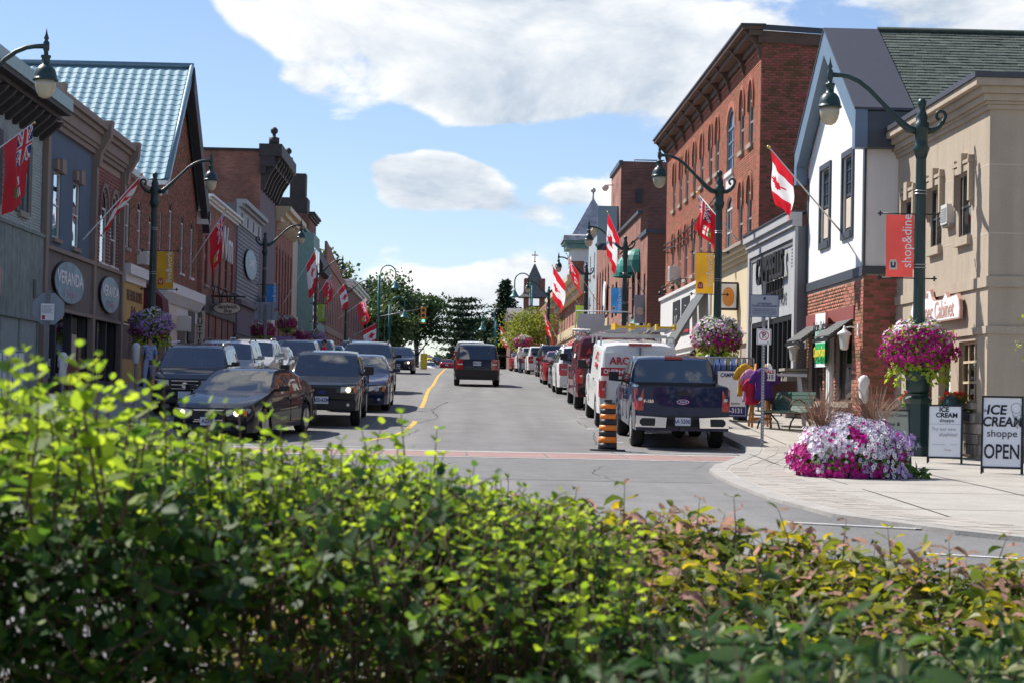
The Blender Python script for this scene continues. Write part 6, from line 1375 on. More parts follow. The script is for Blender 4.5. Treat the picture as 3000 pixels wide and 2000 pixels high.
b = MB(); b.prism([(x, -.04, 2.25+z) for x, z in [(-.15,-.14),(-.14,-.15),(.14,-.15),(.15,-.14),(.15,.16),(.14,.17),(-.14,.17),(-.15,.16)]], (0,.012,0)); pk = b.build('no_parking_plate', 'sign_white', ns)
b = MB()
for x0,x1,z0,z1 in ((-.135,.135,2.115,2.122),(-.135,.135,2.398,2.405),(-.135,-.128,2.122,2.398),(.128,.135,2.122,2.398)): b.box(x0,x1,-.043,-.0405,z0,z1)
b.build('border', 'sign_black', pk)
b = MB(); an = np.linspace(0,2*math.pi,25)
for i in range(24): b.prism([(r*math.cos(a), -.043, 2.28+r*math.sin(a)) for r, a in ((.085,an[i]),(.1,an[i]),(.1,an[i+1]),(.085,an[i+1]))], (0,.002,0))
b.prism([(-.07,-.048,2.345),(-.06,-.048,2.35),(.07,-.048,2.215),(.06,-.048,2.21)], (0,.002,0)); b.build('red_ring', 'sign_red', pk)
put_text('P', .16, 'sign_black', Vector((0,-.043,2.283)), (1,0,0), (0,0,1), pk, bold=.02, ext=.001); b = MB(); b.prism([(.07,-.043,2.165),(.11,-.043,2.15),(.07,-.043,2.135)], (0,.002,0)); b.build('arrow', 'sign_black', pk)
t = thing('traffic_sign', 'back of a large grey trapezoid parking sign on the left pavement', 'road sign', (-9.25,95,zr(95)+KERB)); b = MB(); b.box(-.06,.06,-.05,.05,0,3.2); b.build('post', 'galv', t)
b = MB(); b.prism([(-.52,.06,3.3),(.52,.06,3.3),(.4,.06,2.87),(-.38,.06,2.87)], (0,.02,0)); b.prism([(-.55,.09,2.87),(.55,.09,2.87),(.55,.09,2.45),(-.55,.09,2.45)], (0,.02,0)); b.build('plate', 'sign_greyblue', t); b = MB()
for x in (-.28,.28): b.box(x-.02,x+.02,.02,.055,2.48,3.26)
b.build('brace', 'galv', t)
t = thing('no_left_turn_sign', 'white no left turn sign right of the street crest', 'road sign', (5.0,190,zr(190))); b = MB(); b.box(-.06,.06,-.05,.05,0,4.6); b.build('post', 'galv', t)
b = MB(); b.box(-.5,.5,-.08,-.055,4.3,5.35); pk = b.build('plate', 'sign_white', t); b = MB()
for i in range(24): b.prism([(r*math.cos(a), -.085, 4.83+r*math.sin(a)) for r, a in ((.34,an[i]),(.44,an[i]),(.44,an[i+1]),(.34,an[i+1]))], (0,.003,0))
b.build('red_ring', 'sign_red', pk); b = MB(); b.box(.05,.15,-.09,-.086,4.6,4.95); b.box(-.15,.15,-.09,-.086,4.951,5.04); b.prism([(-.15,-.09,5.1),(-.3,-.09,5.0),(-.15,-.09,4.89)], (0,.003,0)); b.build('arrow', 'sign_black', pk)
for (x, y, z, l) in ((-3.75,208,8.6,'yellow-brown traffic signal with green light hanging over the crest'), (-2.6,150,2.6,'yellow back of a low traffic signal box right of the dark blue sedan')):
    t = thing('traffic_signal', l, 'traffic signal', (x, y, z)); b = MB(); s_ = 1.0 if z > 5 else .9
    b.box(-.28*s_,.28*s_,-.2,.2,-.85*s_,.85*s_); b.build('housing', 'sign_orange' if z > 5 else 'sign_yellow', t); b = MB()
    for k in range(3): b.lathe([(.17,-.001),(.17,.0)], (0,-.21,-.55*s_+.55*s_*k), 12, ax='Y')
    if z > 5: b.build('lens', 'sign_black', t)
    if z > 5:
        mat('signal_green', (.1,.8,.4), .3, emit=(.1,1,.5,2.0)); b = MB(); b.lathe([(.15,-.002),(.15,.0)], (0,-.215,-.55), 12, ax='Y'); b.build('green_light', 'signal_green', t); b = MB(); b.tube([(-4.5,0,-.2),(-.2,0,.75)], .06, 6); b.build('arm', 'galv', t)
    else: b = MB(); b.tube([(0,0,.7),(0,0,1.1),(-1.6,0,.95)], .05, 6); b.build('arm', 'galv', t)
# ------------------------------------------------------------------ traffic drum
t = thing('traffic_drum', 'orange and black striped construction drum beside the blue pickup', 'traffic drum', (3.1,40.6,zr(40.6)+.004)); t.scale = (.84,.84,.84)
b = MB(); b.prism([(.46*math.cos(math.pi/8+math.pi*k/4), .42*math.sin(math.pi/8+math.pi*k/4), 0) for k in range(8)], (0,0,.04)); b.build('foot', 'charcoal', t)
H = [0.04,.2,.35,.5,.63,.78,.9,1.03,1.14]; rr = lambda z: .235-.045*z
for i in range(8):
    b = MB(); b.lathe([(rr(H[i])+.004*(i%2),H[i]+.001),(rr(H[i+1])+.004*(i%2),H[i+1]-.001)], n=24); b.build('stripe', 'drum_orange' if i%2 else 'drum_black', t)
b = MB(); b.lathe([(rr(1.14)-.0,1.14),(.15,1.17),(.14,1.18)], n=20); b.box(-.09,.09,-.02,.02,1.18,1.25); b.build('lid', 'drum_black', t)
# ------------------------------------------------------------------ bench, sandwich boards, litter bin, bagged meters, clothes
def bench():
    Y = 46.6; t = thing('bench', 'green slatted bench with round iron arms beside the stone pier', 'bench', (7.75,46.9,zr(47)+KERB), R(-62)); b = MB()
    prof = [(-.28,.44),(-.1,.41),(.12,.42),(.22,.46),(.28,.56),(.33,.72),(.39,.9)]
    for i in range(6):
        for k in range(2):
            (ya, za), (yb, zb) = prof[i], prof[i+1]; q0, q1 = k*.5+.04, k*.5+.46
            s = MB(); A0 = (ya+(yb-ya)*q0, za+(zb-za)*q0); A1 = (ya+(yb-ya)*q1, za+(zb-za)*q1)
            s.prism([(-.75,A0[0],A0[1]),(.75,A0[0],A0[1]),(.75,A1[0],A1[1]),(-.75,A1[0],A1[1])], (0,-.008,.022)); s.build('slat', 'bench_green', t)
    for x in (-.62,.62):
        s = MB(); s.tube([(x,-.3,0),(x,-.24,.2),(x,-.1,.38),(x,.12,.39)], .022, 7); s.tube([(x,.38,0),(x,.3,.2),(x,.12,.36)], .022, 7); s.tube([(x,.28+.0,.5)]+[(x,-.02-.24*math.cos(a)*-1-.02,.52+.2*math.sin(a)) for a in np.linspace(0,math.pi,9)]+[(x,-.26,.44)], .018, 7); s.build('iron_end', 'black_metal', t)
bench()
def aboard(label, X, Y, w, h, rz, face, lines, frame='black_metal', lift=.12, lean=.16, extra=None, rx=0):
    t = thing('sandwich_board', label, 'sandwich board', (X, Y, kz(Y)), rz, 'sandwich boards on the right pavement')
    for s_ in (-1, 1):
        up = Vector((0, -s_*lean, 1)).normalized(); o = Vector((0, s_*(lean*h+.02), 0)); L = h
        b = MB(); rt = Vector((1,0,0)); n = rt.cross(up)*(-1 if s_ > 0 else 1); n = Vector((0, s_*1.0, s_*s_*lean)).normalized()
        for xx in (-w/2-.015, w/2-.015): b.prism([o+rt*xx, o+rt*(xx+.03), o+rt*(xx+.03)+up*L, o+rt*xx+up*L], n*.025)
        for q in (lift-.03, L-.03): b.prism([o-rt*(w/2)+up*q, o+rt*(w/2)+up*q, o+rt*(w/2)+up*(q+.03), o-rt*(w/2)+up*(q+.03)], n*.026)
        b.build('frame', frame, t); b = MB()
        b.prism([o-rt*(w/2-.015)+up*lift, o+rt*(w/2-.015)+up*lift, o+rt*(w/2-.015)+up*(L-.03), o-rt*(w/2-.015)+up*(L-.03)], n*.012); f = b.build('panel', face, t)
        if s_ < 0:
            for (s, sz, x, v, m, kw) in lines: put_text(s, sz, m, o+rt*x+up*v+n*.020, (1,0,0), up, f, ext=.001, **kw)
            if extra: extra(f, o+n*.020, rt, up, n)
    return t
def cone(f, o, rt, up, n):
    b = MB(); c = o+rt*.22+up*1.0
    P = lambda x, y: c+rt*x+up*y
    for a in np.linspace(0, 2*math.pi, 15)[:-1]: b.tube([P(.085*math.cos(a), .1+.085*math.sin(a)), P(.085*math.cos(a+.45), .1+.085*math.sin(a+.45))], .004, 4)
    for A_, B_ in (((-.07,.04),(.02,-.24)), ((.09,.04),(.02,-.24)), ((-.04,-.02),(.06,-.1)), ((-.02,-.1),(.04,-.16)), ((.07,.0),(-.03,-.06)), ((.06,-.07),(-.01,-.14))): b.tube([P(*A_), P(*B_)], .004, 4)
    b.build('cone_drawing', 'ink_grey', f)
CO = dict(sx=.92, bold=.012)
aboard('large ice cream shop board reading open at the right edge', 9.04, 32.6, .64, 1.3, R(-18), 'sign_white', [('ICE', .22, -.1, 1.06, 'sign_black', dict(bold=.025, shear=.12)), ('CREAM', .22, .0, .86, 'sign_black', dict(bold=.025, shear=.12, sx=.9)), ('shoppe', .17, .0, .67, 'sign_black', dict(bold=.0)), ('OPEN', .34, .0, .36, 'sign_black', dict(bold=.012, sx=.66)), ('the', .07, -.265, 1.05, 'sign_black', dict(sx=.8))], extra=cone)
def rules(f, o, rt, up, n):
    b = MB()
    for a, c, z in ((-.22,.02,.34), (.1,.22,.345)): b.prism([o+rt*a+up*z, o+rt*c+up*z, o+rt*c+up*(z+.006), o+rt*a+up*(z+.006)], n*.002)
    b.prism([o+rt*-.28+up*.72, o+rt*.28+up*.72, o+rt*.28+up*.725, o+rt*-.28+up*.725], n*.002); b.build('rule', 'ink_grey', f)
aboard('smaller ice cream shop board advertising slushies', 8.95, 36.1, .6, 1.08, R(-16), 'sign_white', [('ICE', .12, -.02, .99, 'sign_black', dict(bold=.03)), ('CREAM', .12, .03, .885, 'sign_black', dict(bold=.03)), ('shoppe', .09, .03, .79, 'sign_black', dict()), ('Try our new', .085, -.02, .63, 'ink_grey', dict(shear=.1)), ('slushies!', .1, .06, .53, 'ink_grey', dict(shear=.1)), ('Deep', .06, .05, .25, 'ink_pink', dict(shear=.2))], extra=rules)
aboard('sage green home and gift shop board behind the flower bed', 7.55, 34.3, .62, 1.02, R(3), 'sign_sage', [('Corner Cabinet', .08, .06, .92, 'sign_black', dict(sx=.85)), ('Home &', .1, -.03, .76, 'sign_black', dict(shear=.15)), ('Décor', .1, .1, .62, 'sign_black', dict(shear=.15)), ('Gifts', .1, -.05, .42, 'sign_black', dict(shear=.15))])
def band_(f, o, rt, up, n):
    b = MB(); b.prism([o-rt*.34+up*.14, o+rt*.34+up*.14, o+rt*.34+up*.36, o-rt*.34+up*.36], n*.002); b.build('blue_band', 'sign_navy', f); put_text('645-3131', .17, 'sign_white', o+up*.25+n*.006, (1,0,0), up, f, ext=.001, bold=.02, sx=.85)
aboard('white and blue work-wear shop board beside the pickup', 6.95, 50.2, .74, 1.3, R(2), 'sign_white', [('CAMPBELLS', .14, .0, 1.16, 'sign_navy', dict(bold=.03, shear=.1, sx=.8)), ('- - - - - - -', .07, 0, .95, 'ink_pink', dict()), ('Sell Quality', .08, .02, .44, 'sign_black', dict(shear=.1))], frame='sign_navy', extra=band_)
def bin_():
    t = thing('litter_bin', 'dark green domed litter bin behind the slushies board', 'litter bin', (9.5,37.9,zr(37.9)+KERB)); t.scale = (.6,.6,.9); b = MB()
    b.lathe([(.22,0),(.27,.1),(.3,.85)], n=16); b.build('body', 'lamp_green', t); b = MB(); b.lathe([(.33,.86),(.34,.92),(.3,1.1),(.2,1.24),(.06,1.3),(0,1.305)], n=16); b.build('dome', 'lamp_green', t)
bin_()
def meter(X, Y, label, sc=1.0):
    t = thing('bagged_parking_meter', label, 'parking meter', (X, Y, zr(Y)+KERB), random.random()*3, 'parking meters under white bags'); b = MB(); b.tube([(0,0,0),(0,0,1.05)], .035, 7); b.build('post', 'galv', t)
    b = MB(); n = 10; prof = [(.06,.9),(.10,.95),(.085,1.05),(.105,1.2),(.12,1.32),(.11,1.42),(.06,1.49),(0,1.5)]; b.lathe(prof, n=n)
    b.v = [(x*(1+.25*math.sin(i*2.3)), y*(.8+.15*math.sin(i*1.7)), z+.015*math.sin(i)) for i, (x, y, z) in enumerate(b.v)]; b.build('bag', 'sheet_white', t)
for i, (x, y, l) in enumerate([(8.72,42.3,'white-bagged meter in front of the brick corner'), (7.75,49.3,'white-bagged meter on the pavement behind the green bench'), (7.2,57,'white-bagged meter beside the pink basket'), (-9.3,46.9,'white-bagged meter left of the stop sign post'), (-9.2,56.8,'white-bagged meter before the ochre shop window'), (-8.7,76,'white-bagged meter beside the white shopfront'), (-8.7,83,'white-bagged meter near the stacked-letter sign'), (-8.7,97,'white-bagged meter under the sandwich sign'), (-8.8,110,'white-bagged meter below the grey clapboard shop'), (-8.8,120,'white-bagged meter farther along the left kerb'), (-8.8,131,'farthest white-bagged meter on the left')]): meter(x, y, l)
# clothes rails and stands outside the grey shop
for nm, c in (('cloth_purple', (.10,.03,.22)), ('cloth_yellow', (.6,.34,.02)), ('cloth_red', (.55,.02,.06)), ('cloth_white', (.7,.7,.7)), ('cloth_brown', (.10,.055,.04)), ('cloth_grey', (.07,.08,.09)), ('cloth_blue', (.06,.12,.3))): mat(nm, c, .85, var=.15, scale=5, bump=.2)
def shirt(t, m, x, y, z, w=.5, h=.75, rz=0):
    b = MB(); b.tube([(0,0,0),(0,0,.1),(0,0,h*.55),(0,0,h*.8),(0,0,h*.93),(0,0,h)], [w*.47,w*.44,w*.4,w*.42,w*.3,w*.13], 14)
    for q in (-1,1): b.tube([(q*w*.3,0,h*.86),(q*w*.5,0,h*.7),(q*w*.58,0,h*.5)], [w*.15,w*.15,w*.16], 8)
    c, s = math.cos(rz), math.sin(rz); b.v = [(x+c*p*1.0-s*q*.45, y+s*p+c*q*.45, z+r+.012*math.sin(p*40+r*9)) for p, q, r in b.v]; return b.build('shirt', m, t)
st = thing('clothes_stand', 'wooden stand hung with purple, yellow and red shirts', 'clothes stand', (7.35,47.9,zr(47.9)+KERB)); st.scale = (.88,.88,.88); b = MB()
for dx in (-.22,.22):
    for dy in (-.3,.3): b.tube([(dx*1.2,dy,0),(dx*.6,0,1.75)], .035, 5)
b.box(-.3,.3,-.26,-.2,.2,.28); b.build('frame', 'wood_orange', st)
shirt(st, 'cloth_purple', .05, -.32, .75, .62, .9, .2); shirt(st, 'cloth_red', -.25, -.15, .62, .5, .75, .5); shirt(st, 'cloth_yellow', -.42, .1, .85, .5, .9, .3); shirt(st, 'petal_pink', -.3, -.02, .7, .5, .9, .4)
b = MB(); b.box(.02,.34,-.42,-.41,1.28,1.6); sp_ = b.build('price_card', 'sign_white', st); put_text('SALE', .13, 'sign_red', Vector((.18,-.424,1.52)), (1,0,0), (0,0,1), sp_, bold=.03, ext=.001, sx=.9); put_text('$15', .15, 'sign_black', Vector((.18,-.424,1.38)), (1,0,0), (0,0,1), sp_, bold=.02, ext=.001)
t = thing('display_table', 'white A-frame rail with dark clothes by the grey shop', 'clothes rack', (8.05,48.6,zr(48.6)+KERB), R(-10)); b = MB(); b.box(-.55,.55,-.4,.4,1.22,1.28)
for x in (-.5,.5):
    for y in (-.38,.38): b.prism([(x-.05,y,0),(x+.05,y,0),(x*.7+.05,y*.6,1.22),(x*.7-.05,y*.6,1.22)], (0,.05,0))
b.build('frame', 'white_paint', t)
for i, m_ in enumerate(('cloth_brown','cloth_blue','cloth_brown','cloth_grey','cloth_brown')): b = MB(); b.box(-.3,.3,-.3+i*.12,-.22+i*.12,.3,1.1); b.build('coat', m_, t)
t = thing('clothes_rack', 'dark clothes rail behind the work-wear board', 'clothes rack', (6.9,53.4,zr(53.4)+KERB)); b = MB(); b.tube([(-1.1,0,1.5),(1.1,0,1.5)], .02, 6)
for x in (-1.1,1.1): b.tube([(x,0,0),(x,0,1.5)], .02, 6); b.tube([(x,-.3,0.02),(x,.3,.02)], .02, 6)
b.build('rail', 'steel', t)
for i in range(14): b = MB(); x = -1.0+i*.15; b.prism([(x,-.22,.55),(x,.22,.55),(x,.22,1.3),(x,.03,1.48),(x,-.03,1.48),(x,-.22,1.3)], (.09,0,0)); b.build('garment', random.choice(('cloth_grey','cloth_white','cloth_brown','cloth_grey','cloth_blue')), t)
t = thing('clothes_rack', 'rail of white curtains at the far left edge', 'clothes rack', (-10.3,45.6,zr(45.6)+KERB)); b = MB(); b.tube([(-1.4,0,1.55),(.35,0,1.55)], .02, 6)
for x in (-1.4,.35): b.tube([(x,0,0),(x,0,1.55)], .02, 6)
b.build('rail', 'steel', t)
for i in range(14): b = MB(); x = -1.3+i*.12; b.box(x,x+.1,-.06-.03*(i%2),.06,.15,1.5); b.build('curtain', 'sheet_white', t)
t = thing('bistro_table', 'low grey folding table with trestle legs behind the lamp base', 'table', (9.25,39.6,zr(39.6)+KERB)); b = MB(); b.box(-.4,.4,-.35,.35,.7,.74); b.build('top', 'stone_sill', t)
for s_ in (-1,1): b = MB(); b.tube([(-.4*s_,-.3,0),(.35*s_,-.3,.7)], .03, 5); b.tube([(-.4*s_,.3,0),(.35*s_,.3,.7)], .03, 5); b.build('leg', 'stone_sill', t)
t = thing('lantern_pot', 'yellow patterned pot on the grey table', 'pot', (9.2,39.4,zr(39.6)+KERB+.74)); b = MB(); b.lathe([(.1,0),(.14,.05),(.14,.22),(.1,.26)], n=12); b.build('body', 'sign_yellow', t)
b = MB(); b.lathe([(.09,.26),(.09,.3)], n=12); b.build('rim', 'charcoal', t)
t = thing('wooden_bench', 'small red-brown bench in front of the taupe shop window', 'bench', (-10.9,57.5,zr(57.5)+KERB)); b = MB(); b.box(-.25,.25,-1.0,1.0,.42,.47); b.build('seat', 'brick_maroon', t)
for y in (-.9,.9): b = MB(); b.box(-.22,-.16,y-.04,y+.04,0,.42); b.box(.16,.22,y-.04,y+.04,0,.42); b.box(-.16,.16,y-.03,y+.03,.2,.25); b.build('leg', 'brick_maroon', t)
b = MB(); b.box(-.25,-.2,-1.0,1.0,.6,.9); b.build('backrest', 'brick_maroon', t)
t = thing('price_board', 'lilac boxed sign stand near the parked black car on the left', 'sign', (-9.0,103,zr(103)+KERB)); b = MB(); b.box(-.55,.55,-.05,.05,0,1.7); b.build('frame', 'petal_lilac', t); b = MB(); b.box(-.42,.42,-.06,-.052,.6,1.3); b.build('panel', 'charcoal', t)
t = thing('ornamental_grass', 'potted yucca between the shop board and clothes stand', 'plant', (7.25,50.6,zr(50.6)+KERB)); b = MB(); b.lathe([(.18,0),(.24,.4),(.22,.42)], n=12); b.build('pot', 'black_metal', t)
p_ = np.tile(np.array([[0,0,.4]]), (70,1)); dd = RNG.normal(size=(70,3)); dd[:,2] = np.abs(dd[:,2])+.6; V, Fc = scatter(np.array([[-.03,0,0],[.03,0,0],[.02,.0,.6],[-.02,0,.6],[0,.0,1.]]), np.array([[0,1,2],[0,2,3],[3,2,4]]), p_, dd, .6+.25*RNG.random(70)); link(np_mesh('blades', V, Fc, 'leaf_basket'), 'blades', t, kind='stuff')
# window boxes with red geraniums on the tan building
for i, (y, x) in enumerate(((38.6, 9.75), (42.2, 9.75))):
    t = thing('window_box', ['window box of red geraniums under the paned window', 'window box of red geraniums beside the brick corner'][i], 'window box', (x,y,-.05 if i == 0 else .0)); b = MB(); b.box(-.14,.14,-.6,.6,-.18,0); b.build('box', 'charcoal', t)
    q = np.stack([RNG.uniform(-.15,.15,220), RNG.uniform(-.62,.62,220), RNG.uniform(0,.3,220)], 1); dn = RNG.normal(size=q.shape)+np.array([-.5,-.5,.8]); V, Fc = scatter(LFV, LFF, q, dn, .08+.04*RNG.random(220)); link(np_mesh('leaves', V, Fc, 'leaf_basket'), 'leaves', t, kind='stuff')
    q = q[:70]+np.array([0,0,.08]); V, Fc = scatter(FLV, FLF, q, dn[:70], .035+.02*RNG.random(70)); link(np_mesh('flowers', V, Fc, 'petal_red'), 'flowers', t, kind='stuff')
# ------------------------------------------------------------------ big petunia bed on the corner
fb = thing('flower_bed', 'round mound of white, lilac and magenta petunias on the corner', 'flower bed', (6.15,30.7,kz(30.7))); fb.scale = (.85,.85,.97)
b = MB(); b.lathe([(.75,0),(.85,.3),(.8,.42),(.3,.45)], n=20); b.build('planter', 'charcoal', fb)
NB = 2600; p, d = ball_points(NB*2, 1.02, .95, .62, .1, -.3); p[:,2] += .26; k = p[:,2] > .02; p, d = p[k], d[k]
p[:,2] = .26+np.sign(p[:,2]-.26)*np.abs((p[:,2]-.26)/.62)**.72*.60; p[:,2] *= 1+.1*np.exp(-((p[:,0]-.15)/.4)**2); p = p[p[:,2] > .02] if False else p; p[:,2] = np.maximum(p[:,2], .03)
wob = .12*np.sin(p[:,0]*9+1)+.10*np.sin(p[:,0]*17+p[:,2]*5)+RNG.normal(size=len(p))*.07
idx = np.full(len(p), 1)                       # white with dark eye
idx[(p[:,0]+wob*1.5 < -.15+.2*np.sin(p[:,2]*7)) & (RNG.random(len(p)) < .9)] = 0      # pure white mass on the left
low = p[:,2]+wob < .2-.16*p[:,0]; idx[low & (p[:,0]+wob < .4)] = 2
idx[(p[:,0]+2*wob > .55) & (RNG.random(len(p)) < .5)] = 3
idx[(np.sin(p[:,0]*6+2)+np.sin(p[:,2]*11+p[:,0]*4+1)+wob*2 > 1.45) & (p[:,0] > -.2)] = 2
idx[RNG.random(len(p)) < .06] = 2; idx[RNG.random(len(p)) < .04] = 3; idx[(RNG.random(len(p)) < .02)] = 4
PAL = ['petal_white','petal_white','petal_mag','petal_lilac','petal_pink']; FE = []
p *= (1+.07*np.sin(p[:,0:1]*8)*np.sin(p[:,2:3]*10+2)+RNG.normal(size=(len(p),1))*.025); sz = .034+.014*RNG.random(len(p)); nn = d+RNG.normal(size=d.shape)*.3+np.array([0,-.15,.25]); RF_ = rot_to(nn)
front_ = np.argsort(p[:,1]+.4*np.abs(p[:,0]))[:300]; fs_ = set(front_.tolist()); rest = np.array([i for i in range(len(p)) if i not in fs_])
def bed_parts():
    ms = {}
    for m_ in set(idx.tolist()):
        me = bpy.data.meshes.new('flower'); V = np.vstack([FLV, FLV[0]*.6, FLV[1:]*np.array([.3,.3,.3])+np.array([0,0,-.12])]); F2 = [tuple(f) for f in FLF]+[(11, 12+k_, 12+(k_+1)%10) for k_ in range(10)]
        me.from_pydata([tuple(v) for v in V], [], F2); me.materials.append(M(PAL[m_])); me.materials.append(M('petal_eye' if m_ == 1 else PAL[m_])); me.polygons.foreach_set('material_index', [0]*10+[1]*10); me.update(); ms[m_] = me
    for i in front_:
        r_ = RF_[i]*sz[i]; o = link(ms[int(idx[i])], 'flower', fb); o.matrix_basis = Matrix(((*r_[0], p[i][0]), (*r_[1], p[i][1]), (*r_[2], p[i][2]), (0,0,0,1)))
DEFER.append(bed_parts)
V, Fc = scatter(FLV, FLF, p[rest], nn[rest], sz[rest], RF_[rest]); link(np_mesh('flowers', V, Fc, PAL, np.repeat(idx[rest], 10)), 'flowers', fb, kind='stuff')
ey = rest[idx[rest] == 1]; V, Fc = scatter(FLV*np.array([.32,.32,.3])+np.array([0,0,-.02]), FLF, p[ey]+d[ey]*.002, nn[ey], sz[ey], RF_[ey]); link(np_mesh('flower_eyes', V, Fc, 'petal_eye'), 'flower_eyes', fb, kind='stuff')
q, dq = ball_points(2600, .97, .9, .58, .1, -.3); q[:,2] += .24; q[:,2] = np.maximum(q[:,2], .05); V, Fc = scatter(LFV, LFF, q, dq+RNG.normal(size=dq.shape)*.7, .07+.04*RNG.random(len(q))); link(np_mesh('leaves', V, Fc, ['leaf_basket','leaf_lime'], np.repeat((RNG.random(len(q)) < .12).astype(int), 4)), 'leaves', fb, kind='stuff')
a = RNG.random(60); q = np.stack([.85+.45*a, -.3-.2*RNG.random(60), .05+.14*RNG.random(60)*(1.2-a)], 1); V, Fc = scatter(LFV, LFF, q, RNG.normal(size=q.shape)*.4+np.array([0,-.4,.9]), .12+.04*RNG.random(60)); link(np_mesh('trailing_leaves', V, Fc, 'leaf_basket'), 'trailing_leaves', fb, kind='stuff')
mat('grass_plume', (.20,.12,.085), .8, var=.25, trans=.25, island=.25)
for gi, (gx, gy, gn) in enumerate(((-.55,.0,260), (.42,.15,260))):
    bl = MB()
    for i in range(gn):
        a = random.random()*6.28; l = random.uniform(.7,1.15); o = Vector((gx+random.uniform(-.1,.1), gy+random.uniform(-.1,.1), .45)); lean = random.uniform(.25,1.0); wv = Vector((math.cos(a), math.sin(a)*.7, 0)); sd = Vector((-wv.y, wv.x, 0))*.0055
        pl_ = i % 3 == 0; P = [o+wv*(lean*l*t*t)+Vector((0,0,l*t*(1-.25*lean*t))) for t in (0,.35,.65,.85,1)]; ws_ = [.5,.7,.9,1.9 if pl_ else .7,.2]
        if pl_: ws_ = [.5,.5,1.6,2.2,.3]
        for k in range(4): bl.add([P[k]-sd*ws_[k], P[k]+sd*ws_[k], P[k+1]+sd*ws_[k+1], P[k+1]-sd*ws_[k+1]], [(0,1,2,3)], 0)
    bl.build('fountain_grass', 'grass_plume', fb, kind='stuff')
# ------------------------------------------------------------------ vehicles (front towards local -Y, wheels on z = 0)
def paint(name, c, metal=.0, rough=.5): return mat(name, c, rough, metal=metal*.3, var=.03, scale=2, coat=.65, spec=.12)
for nm, c in (('car_black', (.006,.007,.012)), ('car_navy', (.004,.017,.055)), ('car_blue', (.01,.016,.05)), ('car_grey', (.05,.055,.055)), ('car_olive', (.035,.04,.035)), ('car_silver', (.42,.43,.44)), ('car_white', (.74,.74,.73)), ('car_red', (.28,.012,.02)), ('car_maroon', (.10,.018,.03)), ('car_yellow', (.6,.5,.03)), ('car_dark', (.02,.022,.025))): paint(nm, c, .0 if nm in ('car_white','car_yellow') else .2)
glass('glass_car', (.006,.008,.009), clear=.3, refl=.17, wave=.16)
mat('tyre', (.012,.012,.012), .85, var=.25, scale=12, bump=.4, bscale=60); mat('plastic', (.012,.012,.013), .55, var=.2, scale=8); mat('underbody', (.008,.008,.008), .9, var=.3); mat('seat_dark', (.02,.02,.022), .85, var=.2)
mat('lens_clear', (.55,.57,.6), .12, var=.15, scale=14, spec=.8, metal=.4); mat('lens_red', (.42,.008,.012), .15, var=.2, scale=14, spec=.8, coat=.6); mat('lens_amber', (.7,.2,.02), .2, var=.15); mat('lamp_lit', (.9,.8,.6), .2, emit=(1,.75,.42,2.2)); mat('brake_lit', (.9,.1,.05), .2, emit=(1,.12,.04,1.5))
mat('plate', (.62,.64,.68), .4, var=.04)
WHEEL = {}
def wheel_mesh(r, w, spokes, rm):
    k = (round(r,3), w, spokes, rm)
    if k in WHEEL: return WHEEL[k]
    t = MB(); t.lathe([(r*.62,-w/2+.01),(r*.9,-w/2),(r*.985,-w/2+.03),(r,-w/4),(r,w/4),(r*.985,w/2-.03),(r*.9,w/2),(r*.62,w/2-.01)], n=26, ax='X'); tm = t.mesh('tyre', 'tyre')
    b = MB(); R_ = r*.66; b.lathe([(R_,-w/2-.004),(R_*.94,-w/2-.01),(R_*.9,-w/2+.03)], n=24, ax='X'); b.lathe([(R_*.9,w/2-.03),(R_*.94,w/2+.01),(R_,w/2+.004)], n=24, ax='X')
    for s_ in (-1, 1):
        x = s_*(w/2+.0); b.lathe([(.001,x),(R_*.22,x),(R_*.24,x-s_*.05)], n=12, ax='X')
        for i in range(spokes):
            a = 2*math.pi*i/spokes; c, s = math.cos(a), math.sin(a); hw = R_*.46/spokes
            P = [(R_*.15,-hw*.8),(R_*.92,-hw),(R_*.92,hw),(R_*.15,hw*.8)]; b.prism([(x-s_*.035, p*c-q*s, p*s+q*c) for p, q in P], (s_*.03,0,0))
    rmesh = b.mesh('rim', rm); d = MB(); d.lathe([(.001,-w/2+.06),(R_*.92,-w/2+.06),(R_*.92,w/2-.06),(.001,w/2-.06)], n=16, ax='X'); WHEEL[k] = (tm, rmesh, d.mesh('brake_disc', 'underbody')); return WHEEL[k]
def add_wheels(t, sp):
    r, w = sp['r'], sp.get('tw', .22)
    for y in (sp['ax0'], sp['ax1']):
        for s_ in (-1, 1):
            tm, rm, dm = wheel_mesh(r, w, sp.get('spokes', 5), sp.get('rim', 'steel'))
            o = link(tm, 'wheel', t, loc=(s_*(sp['W']/2-w/2-.02), y, r)); link(rm, 'rim', o); link(dm, 'brake_disc', o)
BODY = {}
